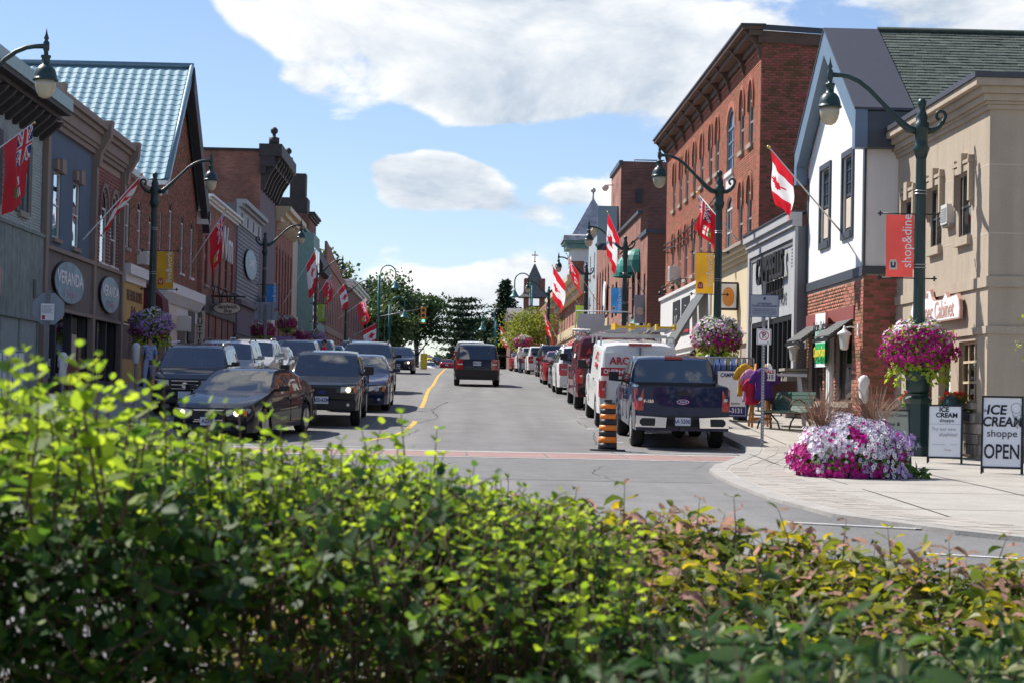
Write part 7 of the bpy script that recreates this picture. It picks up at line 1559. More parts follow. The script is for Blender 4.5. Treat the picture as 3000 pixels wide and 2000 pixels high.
def car_body(kind, sp):
    """lofted body: returns meshes for paint, glass areas, trim"""
    if kind in BODY: return BODY[kind]
    L, W_, z0 = sp['L'], sp['W'], sp['z0']; tp = np.array(sp['top']); bp = np.array(sp['belt']); wp = np.array(sp['plan']); hw = W_/2
    ks = set(np.round(np.arange(0, L+.001, L/54), 3)) | {round(x, 3) for x in [*tp[:,0], *bp[:,0]]}
    for c in (sp['ax0'], sp['ax1']):
        s = c+L/2
        for q in np.linspace(-1, 1, 13): ks.add(round(s+q*(sp['r']+.07), 3))
    for a, b in sp['side']: ks |= {round(a,3), round(b,3)}
    ss = np.array(sorted(k for k in ks if -1e-6 <= k <= L+1e-6)); ss = ss[np.concatenate([[True], np.diff(ss) > .012])]; n = len(ss)
    zt = np.interp(ss, tp[:,0], tp[:,1]); zb = np.minimum(np.interp(ss, bp[:,0], bp[:,1]), zt-.012); pl = np.interp(ss, wp[:,0], wp[:,1])*hw
    fullh = sp['H']-np.interp(L*.5, bp[:,0], bp[:,1]); tum = sp.get('tumble', .2)
    zar = np.full(n, z0)
    for c in (sp['ax0'], sp['ax1']):
        d = np.abs(ss-(c+L/2)); ra = sp['r']+.065; m_ = d < ra; zar[m_] = np.maximum(zar[m_], sp['r']+np.sqrt(ra**2-d[m_]**2))
    zar = np.minimum(zar, zb-.05)
    bed = sp.get('bed'); rows = []
    for i in range(n):
        h = zt[i]-zb[i]; t_ = min(1, max(0, h/.35)); w = pl[i]; up = h/max(.2, fullh)
        w5 = (1-t_)*w*.93 + t_*w*(1-tum*min(1, up)); zm = z0+.45*(zb[i]-z0)
        z1 = zar[i]; zm = max(zm, z1+.03 if z1 > z0 else zm)
        pts = [(w*.86, z1), (w*.985, z1), (w, min(zm, zb[i]-.03)), (w*.99, zb[i]-.06 if zb[i]-.06 > zm else (zm+zb[i])/2), (w*.955, zb[i]), (w5, zb[i]+h*.80), (w5*.93, zb[i]+h*.955), (w5*.6, zb[i]+h*.995), (0, zt[i])]
        if bed and bed[0]+.01 < ss[i] < bed[1]-.01: zz = zb[i]-.42; pts[5:] = [(w*.9, zb[i]+.005), (w*.88, zz), (w*.5, zz), (0, zz)]
        rows.append(pts)
    V = []; np_ = 9
    for i in range(n):
        y = ss[i]-L/2
        # rounded nose and tail in plan: outer points sit slightly back
        rows_i = rows[i]
        for j, (x, z) in enumerate(rows_i): V.append((x, y+sp.get('nose', .12)*(x/hw)**2*max(0, 1-ss[i]/.5)-sp.get('tail', .1)*(x/hw)**2*max(0, 1-(L-ss[i])/.4), z))
        for j, (x, z) in enumerate(rows_i[:-1]): V.append((-x, V[-1-0][1] if False else y+sp.get('nose', .12)*(x/hw)**2*max(0, 1-ss[i]/.5)-sp.get('tail', .1)*(x/hw)**2*max(0, 1-(L-ss[i])/.4), z))
    st = np_+np_-1; id_ = lambda i, j, s_: i*st+(j if (s_ > 0 or j == np_-1) else np_+j)
    areas = {'body': [], 'windscreen': [], 'rear_window': [], 'sideL': [], 'sideR': [], 'under': [], 'bed': []}
    ws, rw = sp['ws'], sp.get('rw')
    for i in range(n-1):
        sm = (ss[i]+ss[i+1])/2
        for s_ in (-1, 1):
            for j in range(np_-1):
                q = (id_(i,j,s_), id_(i+1,j,s_), id_(i+1,j+1,s_), id_(i,j+1,s_)); q = q if s_ > 0 else q[::-1]; a = 'body'
                if j == 0: a = 'under'
                elif bed and bed[0] < sm < bed[1] and j >= 5: a = 'bed'
                elif ws[0] < sm < ws[1] and j >= 6: a = 'windscreen'
                elif rw and rw[0] < sm < rw[1] and j >= 6: a = 'rear_window'
                elif j == 4:
                    for (aa, bb) in sp['side']:
                        if aa < sm < bb and zt[i]-zb[i] > .04: a = 'sideR' if s_ > 0 else 'sideL'
                areas[a].append((q, sm))
        areas['under'].append(((id_(i,0,1), id_(i,0,-1), id_(i+1,0,-1), id_(i+1,0,1)), sm))
    ends = [tuple(id_(0,j,1) for j in range(np_))+tuple(id_(0,j,-1) for j in range(np_-2,-1,-1)), tuple(reversed(tuple(id_(n-1,j,1) for j in range(np_))+tuple(id_(n-1,j,-1) for j in range(np_-2,-1,-1))))]
    out = {}
    def mk(fs, name, m, thick=0):
        me = bpy.data.meshes.new(name); used = sorted({v for f in fs for v in f}); mp = {v: k for k, v in enumerate(used)}
        me.from_pydata([V[v] for v in used], [], [tuple(mp[v] for v in f) for f in fs]); me.materials.append(M(m)); me.polygons.foreach_set('use_smooth', [True]*len(fs)); me.update()
        me.set_sharp_from_angle(angle=R(38)); return me
    out['body'] = mk([q for q, _ in areas['body']]+ends, 'body', 'car_black')
    out['underbody'] = mk([q for q, _ in areas['under']], 'underbody', 'underbody')
    for k in ('windscreen', 'rear_window'):
        if areas[k]: out[k] = mk([q for q, _ in areas[k]], k, 'glass_car')
    if areas['bed']: out['load_bed'] = mk([q for q, _ in areas['bed']], 'load_bed', 'plastic')
    out['sides'] = []
    for k in ('sideL', 'sideR'):
        for aa, bb in sp['side']:
            fs = [q for q, s in areas[k] if aa < s < bb]
            if fs: out['sides'].append(mk(fs, 'side_window', 'glass_car'))
    BODY[kind] = out; return out
KSP = {
 'sedan': dict(L=4.8, W=1.86, H=1.46, z0=.2, r=.34, ax0=-1.45, ax1=1.42, top=[(0,.55),(.03,.72),(.25,.80),(.8,.9),(1.35,.98),(2.25,1.42),(2.5,1.455),(3.1,1.46),(3.5,1.42),(4.25,1.06),(4.6,1.03),(4.74,.98),(4.8,.7)], belt=[(0,.54),(.3,.74),(1.35,.93),(3.6,.98),(4.4,1.0),(4.8,.66)], plan=[(0,.86),(.25,.95),(.7,.99),(2.4,1),(4.2,.985),(4.6,.94),(4.8,.87)], ws=(1.4,2.28), rw=(3.52,4.22), side=[(1.62,2.62),(2.70,3.75)], tumble=.26),
 'suv': dict(L=4.65, W=1.88, H=1.72, z0=.27, r=.37, ax0=-1.42, ax1=1.38, top=[(0,.7),(.04,.92),(.3,1.02),(.95,1.1),(1.3,1.15),(2.0,1.64),(2.25,1.69),(3.2,1.72),(4.2,1.68),(4.36,1.62),(4.58,1.1),(4.65,.75)], belt=[(0,.68),(.3,.95),(1.3,1.08),(4.3,1.13),(4.65,.72)], plan=[(0,.88),(.25,.96),(.7,.99),(2.4,1),(4.2,.985),(4.5,.95),(4.65,.9)], ws=(1.34,2.02), rw=(4.3,4.58), side=[(1.5,2.45),(2.53,3.4),(3.48,4.25)], tumble=.2, tail=.08),
 'pickup': dict(L=5.9, W=2.0, H=1.93, z0=.42, r=.41, ax0=-1.9, ax1=1.78, tw=.27, top=[(0,.75),(.04,1.08),(.2,1.14),(1.2,1.22),(1.4,1.24),(2.05,1.84),(2.3,1.91),(3.2,1.93),(3.75,1.9),(3.9,1.86),(4.02,1.36),(5.88,1.36),(5.9,.8)], belt=[(0,.74),(.2,1.08),(1.4,1.18),(3.95,1.27),(4.02,1.345),(5.88,1.345),(5.9,.78)], plan=[(0,.9),(.2,.96),(.6,.99),(2,1),(5.6,1),(5.9,.985)], ws=(1.44,2.08), rw=(3.9,4.02), side=[(1.65,2.75),(2.84,3.72)], tumble=.17, bed=(4.05,5.84), tail=.02),
 'ranger': dict(L=4.9, W=1.78, H=1.72, z0=.40, r=.36, ax0=-1.6, ax1=1.5, top=[(0,.72),(.04,1.0),(.2,1.04),(1.2,1.12),(1.35,1.14),(1.95,1.64),(2.15,1.70),(2.9,1.72),(3.1,1.68),(3.2,1.22),(4.88,1.22),(4.9,.75)], belt=[(0,.7),(.2,.98),(1.35,1.08),(3.1,1.12),(3.2,1.2),(4.88,1.2),(4.9,.74)], plan=[(0,.9),(.2,.96),(.6,.99),(2,1),(4.9,.98)], ws=(1.38,1.97), rw=(3.08,3.2), side=[(1.55,2.4),(2.48,2.95)], tumble=.17, bed=(3.25,4.84)),
 'van': dict(L=5.5, W=2.03, H=2.12, z0=.38, r=.38, ax0=-1.75, ax1=1.75, tw=.25, top=[(0,.7),(.05,1.05),(.3,1.12),(.8,1.22),(1.0,1.27),(1.65,1.98),(1.9,2.06),(2.8,2.12),(5.2,2.11),(5.38,2.05),(5.48,1.3),(5.5,.7)], belt=[(0,.69),(.3,1.06),(1.0,1.18),(5.3,1.24),(5.5,.68)], plan=[(0,.88),(.3,.96),(1,1),(5.2,1),(5.5,.95)], ws=(1.04,1.68), rw=None, side=[(1.2,2.1)], tumble=.12, tail=.05),
 'hatch': dict(L=4.2, W=1.74, H=1.5, z0=.2, r=.32, ax0=-1.3, ax1=1.28, top=[(0,.55),(.03,.72),(.25,.82),(.95,.95),(1.15,.99),(1.95,1.44),(2.2,1.48),(3.2,1.5),(3.75,1.42),(4.1,1.0),(4.2,.7)], belt=[(0,.54),(.3,.78),(1.15,.94),(3.8,1.0),(4.2,.68)], plan=[(0,.86),(.25,.95),(.7,.99),(2.4,1),(3.9,.96),(4.2,.88)], ws=(1.2,1.98), rw=(3.6,4.08), side=[(1.42,2.35),(2.42,3.45)], tumble=.22),
}
def prow(t, name, m, segs, kind_spec, sy):
    pass
def box_part(t, name, m, x0, x1, y0, y1, z0, z1, bev=.0):
    b = MB(); e = bev
    if e: b.prism([(x0+e,y0,z0),(x1-e,y0,z0),(x1,y0,z0+e),(x1,y0,z1-e),(x1-e,y0,z1),(x0+e,y0,z1),(x0,y0,z1-e),(x0,y0,z0+e)], (0,y1-y0,0))
    else: b.box(x0,x1,y0,y1,z0,z1)
    return b.build(name, m, t)
def vehicle(kind, name, label, col, X, Y, away, cat='car', lit=True, plate=None, style='', group='vehicles on the street', rz=None, rails=False, spokes=None, detail=True, rim='steel', badge=None, yfront=True):
    """Y is the near end's distance along the street"""
    sp = dict(KSP[kind]); sp['rim'] = rim
    if spokes: sp['spokes'] = spokes
    L, hw = sp['L'], sp['W']/2; yc = Y+L/2 if rz is None else Y; rzz = (math.pi if away else 0) if rz is None else rz
    t = thing(name, label, cat, (X, yc, zr(yc)+.006), rzz, group); t.rotation_euler = (slope(yc)*math.cos(rzz), 0, rzz)
    o = car_body(kind, sp)
    me = o['body'].copy(); me.materials.clear(); me.materials.append(M(col)); link(me, 'body', t); link(o['underbody'], 'underbody', t)
    for k in ('windscreen', 'rear_window', 'load_bed'):
        if k in o: link(o[k], k, t)
    if kind == 'van' and 'rear_window' in o: pass
    for s in o['sides']: link(s, 'side_window', t)
    add_wheels(t, sp); F0, B0 = -L/2, L/2; tp = np.array(sp['top']); hh = lambda s: float(np.interp(s, tp[:,0], tp[:,1]))
    zh = hh(.05)   # bonnet leading edge
    nose = sp.get('nose', .12)
    # mirrors
    zm = hh(sp['ws'][0])-.02
    for s_ in (-1, 1):
        big = kind in ('pickup','ranger','van'); b = MB(); x = s_*(hw+.0); yb = F0+sp['ws'][0]+.42; w, h = (.22,.24) if big else (.2,.14)
        xa, xb = sorted((x+s_*.03, x+s_*(.03+w)))
        b.prism([(xa,yb,zm+.02),(xb,yb,zm+.04),(xb,yb,zm+h*.9),(xb-s_*0,yb,zm+h),(xa,yb,zm+h)], (0,-.12,0)); b.box(*sorted((x-s_*.08, x+s_*.05)), yb-.07, yb-.02, zm+.02, zm+.07); b.build('mirror', col if (not big and style != 'blackmirror') else 'plastic', t)
    # interior: seats and dash, seen through the glass
    b = MB(); yd = F0+sp['ws'][0]+.45; zf = sp['z0']+.12; b.box(-hw*.82,hw*.82,yd,yd+.3,zf,zm-.06)
    for row in (0, 1):
        ys = F0+sp['side'][min(row, len(sp['side'])-1)][1]-.15
        if row and len(sp['side']) < 2: continue
        for x in (-.38,.38): b.box(x-.24,x+.24,ys,ys+.14,zf,zm+.12); b.box(x-.12,x+.12,ys+.02,ys+.12,zm+.14,zm+.32)
    b.build('seats', 'seat_dark', t)
    # nose
    lm = 'lamp_lit' if lit else 'lens_clear'; e = .012
    zl0, zl1 = zh-.2, zh-.03
    for s_ in (-1, 1):
        b = MB(); xo = hw*sp['plan'][0][1]; xi = xo-.42 if kind not in ('pickup','ranger') else xo-.36
        yo = F0+nose*(xo/hw)**2; yi = F0+nose*(xi/hw)**2
        b.prism([(s_*xi,yi-e,zl0+.02),(s_*(xo-.02),yo-e,zl0),(s_*(xo+.035),yo+.16,zl0+.04),(s_*(xo+.03),yo+.16,zl1),(s_*(xo-.02),yo-e,zl1+.01),(s_*xi,yi-e,zl1-.02)], (0,.06,0)); hl = b.build('headlight', 'lens_clear', t)
        b = MB(); b.lathe([(.062,-.002),(.062,.0)], (s_*(xi+xo)/2,(yi+yo)/2-e-.014,(zl0+zl1)/2), 12, ax='Y'); b.build('bulb', lm, hl)
        b = MB(); b.box(*sorted((s_*(xo-.06), s_*(xo+.0))), yo-e-.016, yo, zl0+.03, zl1-.02); b.build('indicator', 'lens_amber', hl)
    gx = hw*sp['plan'][0][1]-.46; gw = gx if kind != 'van' else gx
    box_part(t, 'grille', 'plastic', -gx, gx, F0-.018, F0+.1, zh-.30, zh-.05, .04)
    ng = 3 if style in ('chrome3','vw') else 2
    b = MB()
    for i in range(ng): z = zh-.26+.2*i/max(1,ng-1); b.box(-gx+.03,gx-.03,F0-.026,F0-.019,z-.007,z+.007)
    if style == 'cross': b.box(-.02,.02,F0-.03,F0-.02,zh-.29,zh-.06); b.box(-gx,gx,F0-.03,F0-.02,zh-.055,zh-.045); b.box(-gx,gx,F0-.03,F0-.02,zh-.305,zh-.295)
    b.build('grille_bar', 'chrome' if style in ('chrome3','cross','vw') else 'plastic', t)
    box_part(t, 'front_bumper', 'chrome' if style == 'chromebump' else ('plastic' if kind in ('ranger','van') else col), -hw*.84, hw*.84, F0-.05, F0+.12, sp['z0']+.04, zh-.36, .05)
    box_part(t, 'air_intake', 'plastic', -hw*.55, hw*.55, F0-.056, F0+.05, sp['z0']+.06, sp['z0']+.18, .03)
    for s_ in (-1, 1): b = MB(); b.lathe([(.034,-.004),(.04,.0)], (s_*hw*.7,F0-.058,sp['z0']+.14), 10, ax='Y'); b.build('fog_lamp', 'lens_clear', t)
    if badge != 0:
        b = MB(); b.lathe([(.075,-.008),(.08,.0)], (0,F0-.03,zh-.17), 18, ax='Y')
        if style not in ('vw',): b.v = [(x*1.25, y, (z-(zh-.17))*.55+zh-.17) for x, y, z in b.v]
        bd = b.build('badge', 'chrome' if style == 'vw' else 'sign_navy', t)
        if style == 'vw': put_text('VW', .09, 'sign_navy', Vector((0,F0-.041,zh-.17)), (1,0,0), (0,0,1), bd, bold=.03, ext=.001, sx=.8)
    # tail
    zbm = hh(L-.3); zt_ = sp['z0']; zr1 = (1.3 if kind == 'pickup' else 1.18 if kind in ('ranger','van') else 1.1 if kind == 'suv' else .93); yb = B0
    tl = {'suv': (.28,.42), 'sedan': (.36,.17), 'hatch': (.22,.34), 'pickup': (.16,.46), 'ranger': (.15,.38), 'van': (.15,.42)}[kind]; xo = hw*sp['plan'][-1][1]
    for s_ in (-1, 1):
        b = MB(); xi = xo-tl[0]; yq = yb-sp.get('tail',.1)*(xo/hw)**2
        b.prism([(s_*xi,yb-.03+.02,zr1-tl[1]),(s_*(xo-.01),yq+.02,zr1-tl[1]),(s_*(xo+.02),yq-.14,zr1-tl[1]+.03),(s_*(xo+.02),yq-.14,zr1-.02),(s_*(xo-.01),yq+.02,zr1),(s_*xi,yb-.03+.02,zr1)], (0,.03,0)); tq = b.build('tail_light', 'lens_red', t)
        b = MB(); xa, xb = sorted((s_*(xi+.03), s_*(xo-.05))); b.box(xa, xb, yb+.012, yb+.03, zr1-tl[1]*.55, zr1-tl[1]*.42); b.build('reversing_light', 'lens_clear', tq)
    box_part(t, 'rear_bumper', 'plastic' if kind in ('pickup','ranger') else ('car_dark' if kind == 'van' else col), -hw*.9, hw*.9, yb-.1, yb+.07, sp['z0']+.1, sp['z0']+(.26 if kind in ('pickup','ranger','van') else .4), .05)
    zp = .98 if kind == 'suv' else .72 if kind in ('sedan','hatch') else .62
    zpb = zp
    if kind in ('sedan','hatch','suv'): zpb = .78 if kind != 'suv' else .93
    box_part(t, 'number_plate', 'plate', -.16, .16, yb+.072 if kind in ('pickup','ranger','van') else yb+.01, yb+.085 if kind in ('pickup','ranger','van') else yb+.025, zpb-.085, zpb+.085)
    fp = box_part(t, 'number_plate', 'plate', -.16, .16, F0-.075, F0-.058, sp['z0']+.16, sp['z0']+.33)
    if plate:
        if away: put_text(plate, .12, 'sign_navy', Vector((0,(yb+.088 if kind in ('pickup','ranger','van') else yb+.028),zpb)), (-1,0,0), (0,0,1), t, ext=.001, bold=.02, sx=.8, name='plate_number')
        else: put_text(plate, .12, 'sign_navy', Vector((0,F0-.079,sp['z0']+.245)), (1,0,0), (0,0,1), t, ext=.001, bold=.02, sx=.8, name='plate_number')
    # door seams, handles, sill
    zb_ = float(np.interp(L*.5, *np.array(sp['belt']).T))
    for a, bb in sp['side'][:2]:
        for s_ in (-1, 1):
            b = MB(); y = F0+bb+.03; b.box(*sorted((s_*(hw-.01), s_*(hw+.002))), y-.006, y+.006, sp['z0']+.12, zb_-.03); b.build('door_seam', 'plastic', t)
            b = MB(); b.box(*sorted((s_*(hw-.005), s_*(hw+.03))), y-.24, y-.06, zb_-.13, zb_-.1); b.build('door_handle', col, t)
    if rails:
        for s_ in (-1, 1): b = MB(); x = s_*hw*.72; z = sp['H']+.03; b.tube([(x,F0+2.2,sp['H']-.05),(x,F0+2.4,z),(x,B0-.9,z),(x,B0-.6,sp['H']-.08)], .022, 6); b.build('roof_rail', 'plastic' if rails == 'b' else 'steel', t)
    b = MB(); yw = F0+sp['ws'][0]+.03
    for x in (-.45,.15): b.tube([(x,yw,zm+.0),(x+.5,yw+.1,zm+.06)], .01, 4)
    b.build('wiper', 'plastic', t)
    return t
# --- the queue coming down the left lane
ch_ = vehicle('sedan', 'black_saloon', 'black saloon turning at the front of the left queue', 'car_black', -4.6, 43.6, False, plate='AZXK', style='cross', rz=R(-13), spokes=5)
vehicle('ranger', 'black_pickup', 'small black pickup behind the turning saloon', 'car_black', -3.2, 46.9, False, cat='pickup', plate='425-6ZM', style='', badge=1)
vehicle('sedan', 'dark_saloon', 'dark saloon mostly hidden behind the small black pickup', 'car_blue', -2.75, 53.0, False, lit=False)
vehicle('suv', 'olive_suv', 'dark olive SUV with headlights on in the left queue', 'car_olive', -3.1, 66, False, rails='b', spokes=6)
vehicle('sedan', 'navy_saloon', 'navy saloon last in the left queue before the crest', 'car_navy', -3.3, 108, False, plate='CNR 914')
vehicle('sedan', 'white_car', 'white car just over the crest of the hill', 'car_white', -3.3, 216, False, lit=False); vehicle('sedan', 'red_car', 'red car beyond the crest in the middle of the street', 'car_red', -1.4, 246, True); vehicle('sedan', 'dark_car', 'dark car far beyond the crest', 'car_dark', -3.2, 300, True)
vehicle('hatch', 'yellow_car', 'small yellow car climbing far beyond the crest', 'car_yellow', -7.2, 500, False); vehicle('pickup', 'dark_truck', 'dark truck with lit headlights farthest up the street', 'car_dark', -8.4, 540, False, cat='pickup')
# --- parked on the left
for i, (k, c, y, st, rl_, l) in enumerate([('suv','car_black',50,'vw','s','black SUV with round chrome badge parked nearest on the left'), ('suv','car_silver',56.6,'','b','silver SUV parked behind the black badge SUV'), ('suv','car_silver',63.3,'','s','second silver SUV in the parked left row'), ('hatch','car_silver',69.6,'',False,'silver hatchback behind the two silver SUVs'), ('suv','car_dark',82,'vw',False,'dark SUV with round badge beside the man in red'), ('suv','car_navy',93,'',False,'dark blue SUV parked behind the man in red'), ('sedan','car_navy',103,'',False,'dark blue saloon parked on the left'), ('pickup','car_silver',129,'chrome3',False,'silver pickup parked last in the left row')]):
    vehicle(k, k+'_parked' if False else {'suv':'parked_suv','hatch':'parked_hatchback','sedan':'parked_saloon','pickup':'parked_pickup'}[k], l, c, -6.85, y, False, lit=False, style=st, rails=rl_, cat='pickup' if k == 'pickup' else 'car')
# --- driving away up the right lane
ed = vehicle('suv', 'black_suv', 'black SUV driving away in the middle of the street', 'car_black', .77, 80, True, plate='BRVN 712', spokes=6)
vehicle('pickup', 'white_pickup', 'white pickup driving away ahead of the black SUV', 'car_white', .75, 118, True, cat='pickup')
# --- parked on the right
fp_ = vehicle('pickup', 'blue_pickup', 'dark blue pickup parked nearest on the right', 'car_navy', 4.72, 41.4, True, cat='pickup', plate='AA 52067', spokes=6, rim='chrome')
def pickup_extras(t, L=5.9):
    y = L/2; b = MB(); b.box(-.95,.95,y-.012,y+.012,.75,1.335); b.build('tailgate', 'car_navy', t)
    b = MB(); b.box(-.11,.11,y+.013,y+.03,1.16,1.25); b.build('tailgate_handle', 'plastic', t)
    b = MB(); an_ = np.linspace(0,2*math.pi,21)[:-1]; b.prism([(.13*math.cos(a), y+.013, 1.03+.052*math.sin(a)) for a in an_], (0,.012,0)); bd = b.build('badge', 'chrome', t)
    b = MB(); b.prism([(.115*math.cos(a), y+.026, 1.03+.042*math.sin(a)) for a in an_], (0,.004,0)); b.build('badge_oval', 'sign_navy', bd); put_text('Ford', .07, 'sign_white', Vector((0,y+.033,1.03)), (-1,0,0), (0,0,1), bd, shear=.3, ext=.001)
    put_text('F-150', .09, 'chrome', Vector((.72,y+.016,1.03)), (-1,0,0), (0,0,1), t, ext=.002, bold=.02, name='model_lettering')
    for s_ in (-1,1): b = MB(); b.prism([(s_*.98,y-.05,.49),(s_*.36,y+.045,.49),(s_*.34,y+.045,.70),(s_*.98,y-.05,.73)], (0,.06,0)); b.build('bumper_corner', 'chrome', t)
    b = MB(); b.box(-.34,.34,y+.02,y+.07,.5,.71); b.build('bumper_step', 'plastic', t)
    b = MB(); b.box(-.2,.2,1.85-.02 if False else y-1.99,y-1.95,1.86,1.915); b.build('high_brake_light', 'lens_red', t)
    b = MB(); b.lathe([(.12,-.14),(.2,-.06),(.2,.06),(.12,.14)], (-.05,1.78,.40), 12, ax='X'); b.tube([(-.85,1.78,.41),(.85,1.78,.41)], .05, 8); b.build('rear_axle', 'underbody', t); b = MB(); b.tube([(-.5,1.6,.42),(-.55,2.3,.46),(-.62,2.75,.5)], .05, 8); b.build('exhaust', 'steel', t)
    b = MB(); b.box(-.05,.05,y-.02,y+.06,.42,.5); b.build('tow_hitch', 'charcoal', t)
pickup_extras(fp_)
def van(label, col, X, Y, c2):
    t = vehicle('van', 'work_van', label, col, X, Y, True, cat='van', spokes=8)
    L = 5.5; y = L/2; hw = 1.015
    for s_ in (-1,1): b = MB(); b.box(*sorted((s_*.02, s_*.86)), y-.045, y-.02, 1.36, 1.86); b.build('door_panel', col, t)
    b = MB(); b.box(-.006,.006,y-.1,y+.004,.7,2.0); b.build('door_seam', 'plastic', t); b = MB(); b.box(-.28,.28,y-.13,y-.06,2.03,2.09); b.build('high_brake_light', 'lens_red', t)
    for s_ in (-1, 1):
        x = s_*(hw+.004); b = MB(); b.box(*sorted((s_*.985, s_*(hw-.002+.01))), .9, 1.75, 1.02, 1.14); b.build('panel', col, t)
        d = Vector((0,-s_*-1,0)); rt = Vector((0, 1 if s_ > 0 else -1, 0))
        xx = s_*(hw*.94+.012); ydm = 1.35
        put_text('ARC', .27, 'sign_red', Vector((s_*(hw*.93+.012), ydm, 1.74)), rt, Vector((-s_*.22,0,1)), t, bold=.03, ext=.004, name='van_lettering')
        b = MB(); b.prism([(s_*(hw*.965+.01), ydm-.3, 1.46),(s_*(hw*.965+.01), ydm+.3, 1.46),(s_*(hw*.945+.01), ydm+.3, 1.58),(s_*(hw*.945+.01), ydm-.3, 1.58)], (s_*.004,0,0)); b.build('logo_bar', c2, t)
        put_text('87-1011', .16, 'sign_black', Vector((s_*(hw+.004), 1.2, 1.12)), rt, (0,0,1), t, ext=.002, name='van_lettering')
    b = MB(); b.prism([(.95,y-.0,1.3),(.1,y+.0,1.3),(.1,y-.005,1.5),(.95,y-.005,1.5)], (0,.006,0)); lb_ = b.build('logo_bar', 'sign_red', t); put_text('OVERHEAD', .15, 'sign_white', Vector((.5,y+.012,1.4)), (-1,0,0), (0,0,1), lb_, ext=.001, bold=.02); put_text('ARC', .24, 'sign_red', Vector((.5,y+.006,1.66)), (-1,0,0), (0,0,1), t, bold=.03, ext=.003, name='van_lettering')
    r = MB()
    for yy_ in (-1.2,.3,1.9): r.box(-.9,.9,yy_-.03,yy_+.03,2.2,2.24); r.box(-.92,-.88,yy_-.03,yy_+.03,2.0,2.2); r.box(.88,.92,yy_-.03,yy_+.03,2.0,2.2)
    r.build('roof_rack', 'steel', t); return t
v1 = van('white work van with ladders on its roof', 'car_white', 4.42, 48.1, 'sign_red')
v2 = van('maroon work van parked ahead of the white van', 'car_maroon', 4.35, 55.8, 'sign_white')
mat('ladder_yellow', (.7,.45,.02), .5, var=.1)
def ladder(X, Y, z, L, rz, label, c='ladder_yellow'):
    t = thing('ladder', label, 'ladder', (X, Y, z), rz, 'ladders on the van roof')
    for s_ in (-1,1): b = MB(); b.box(s_*.22-.02,s_*.22+.02,-L/2,L/2,0,.12); b.build('rail', 'steel', t); b = MB(); b.box(s_*.22-.028,s_*.22+.028,-L/2-.01,-L/2+.55,-.01,.13); b.build('rail_end', c, t)
    for i in range(int(L/.3)): b = MB(); b.box(-.2,.2,-L/2+.2+.3*i,-L/2+.24+.3*i,.04,.08); b.build('rung', 'steel', t)
    b = MB(); b.box(-.25,.25,-L/2-.03,-L/2+.03,.02,.07); b.build('foot', c, t); return t
zv = zr(50.6)+2.32; ladder(3.9, 50.4, zv, 3.6, R(6), 'yellow-ended ladder on the street side of the van roof'); ladder(4.6, 50.5, zv+.02, 3.8, R(-4), 'yellow-ended ladder on the middle of the van roof'); ladder(5.15, 50.2, zv, 3.5, R(-2), 'yellow-ended ladder on the kerb side of the van roof')
t = thing('tool_rack', 'white rack box on the maroon van roof', 'roof rack', (4.2,58.2,zr(58)+2.3)); b = MB(); b.box(-.75,.05,-.5,-.46,0,.42); b.build('panel', 'ac_white', t); b = MB(); b.tube([(-.8,-.48,0),(-.8,-.48,.5),(.75,-.48,.5),(.75,-.48,0)], .02, 5); b.tube([(-.8,1,0),(.8,1,0)], .03, 5); b.build('frame', 'white_paint', t)
for (k, c, x, y, st, rl_, l, n_) in [('suv','car_white',4.42,69.5,'','s','white SUV with tall red tail lights parked ahead of the maroon van','parked_suv'), ('hatch','car_dark',4.55,77.5,'','s','dark hatchback parked ahead of the white SUV','parked_hatchback'), ('sedan','car_red',4.6,85.0,'',False,'red saloon parked on the right','parked_saloon'), ('suv','car_black',5.15,104.5,'','s','big black SUV parked on the right past the red saloon','parked_suv'), ('suv','car_white',5.15,121,'',False,'rounded white SUV parked on the right','parked_suv'), ('suv','car_silver',5.0,130,'',False,'silver car parked between two white cars','parked_suv'), ('suv','car_white',4.95,138.5,'','s','farthest white car parked on the right','parked_suv'), ('sedan','car_red',4.8,147,'',False,'red car parked near the right crest','parked_saloon')]:
    vehicle(k, n_, l, c, x, y, True, lit=False, style=st, rails=rl_)
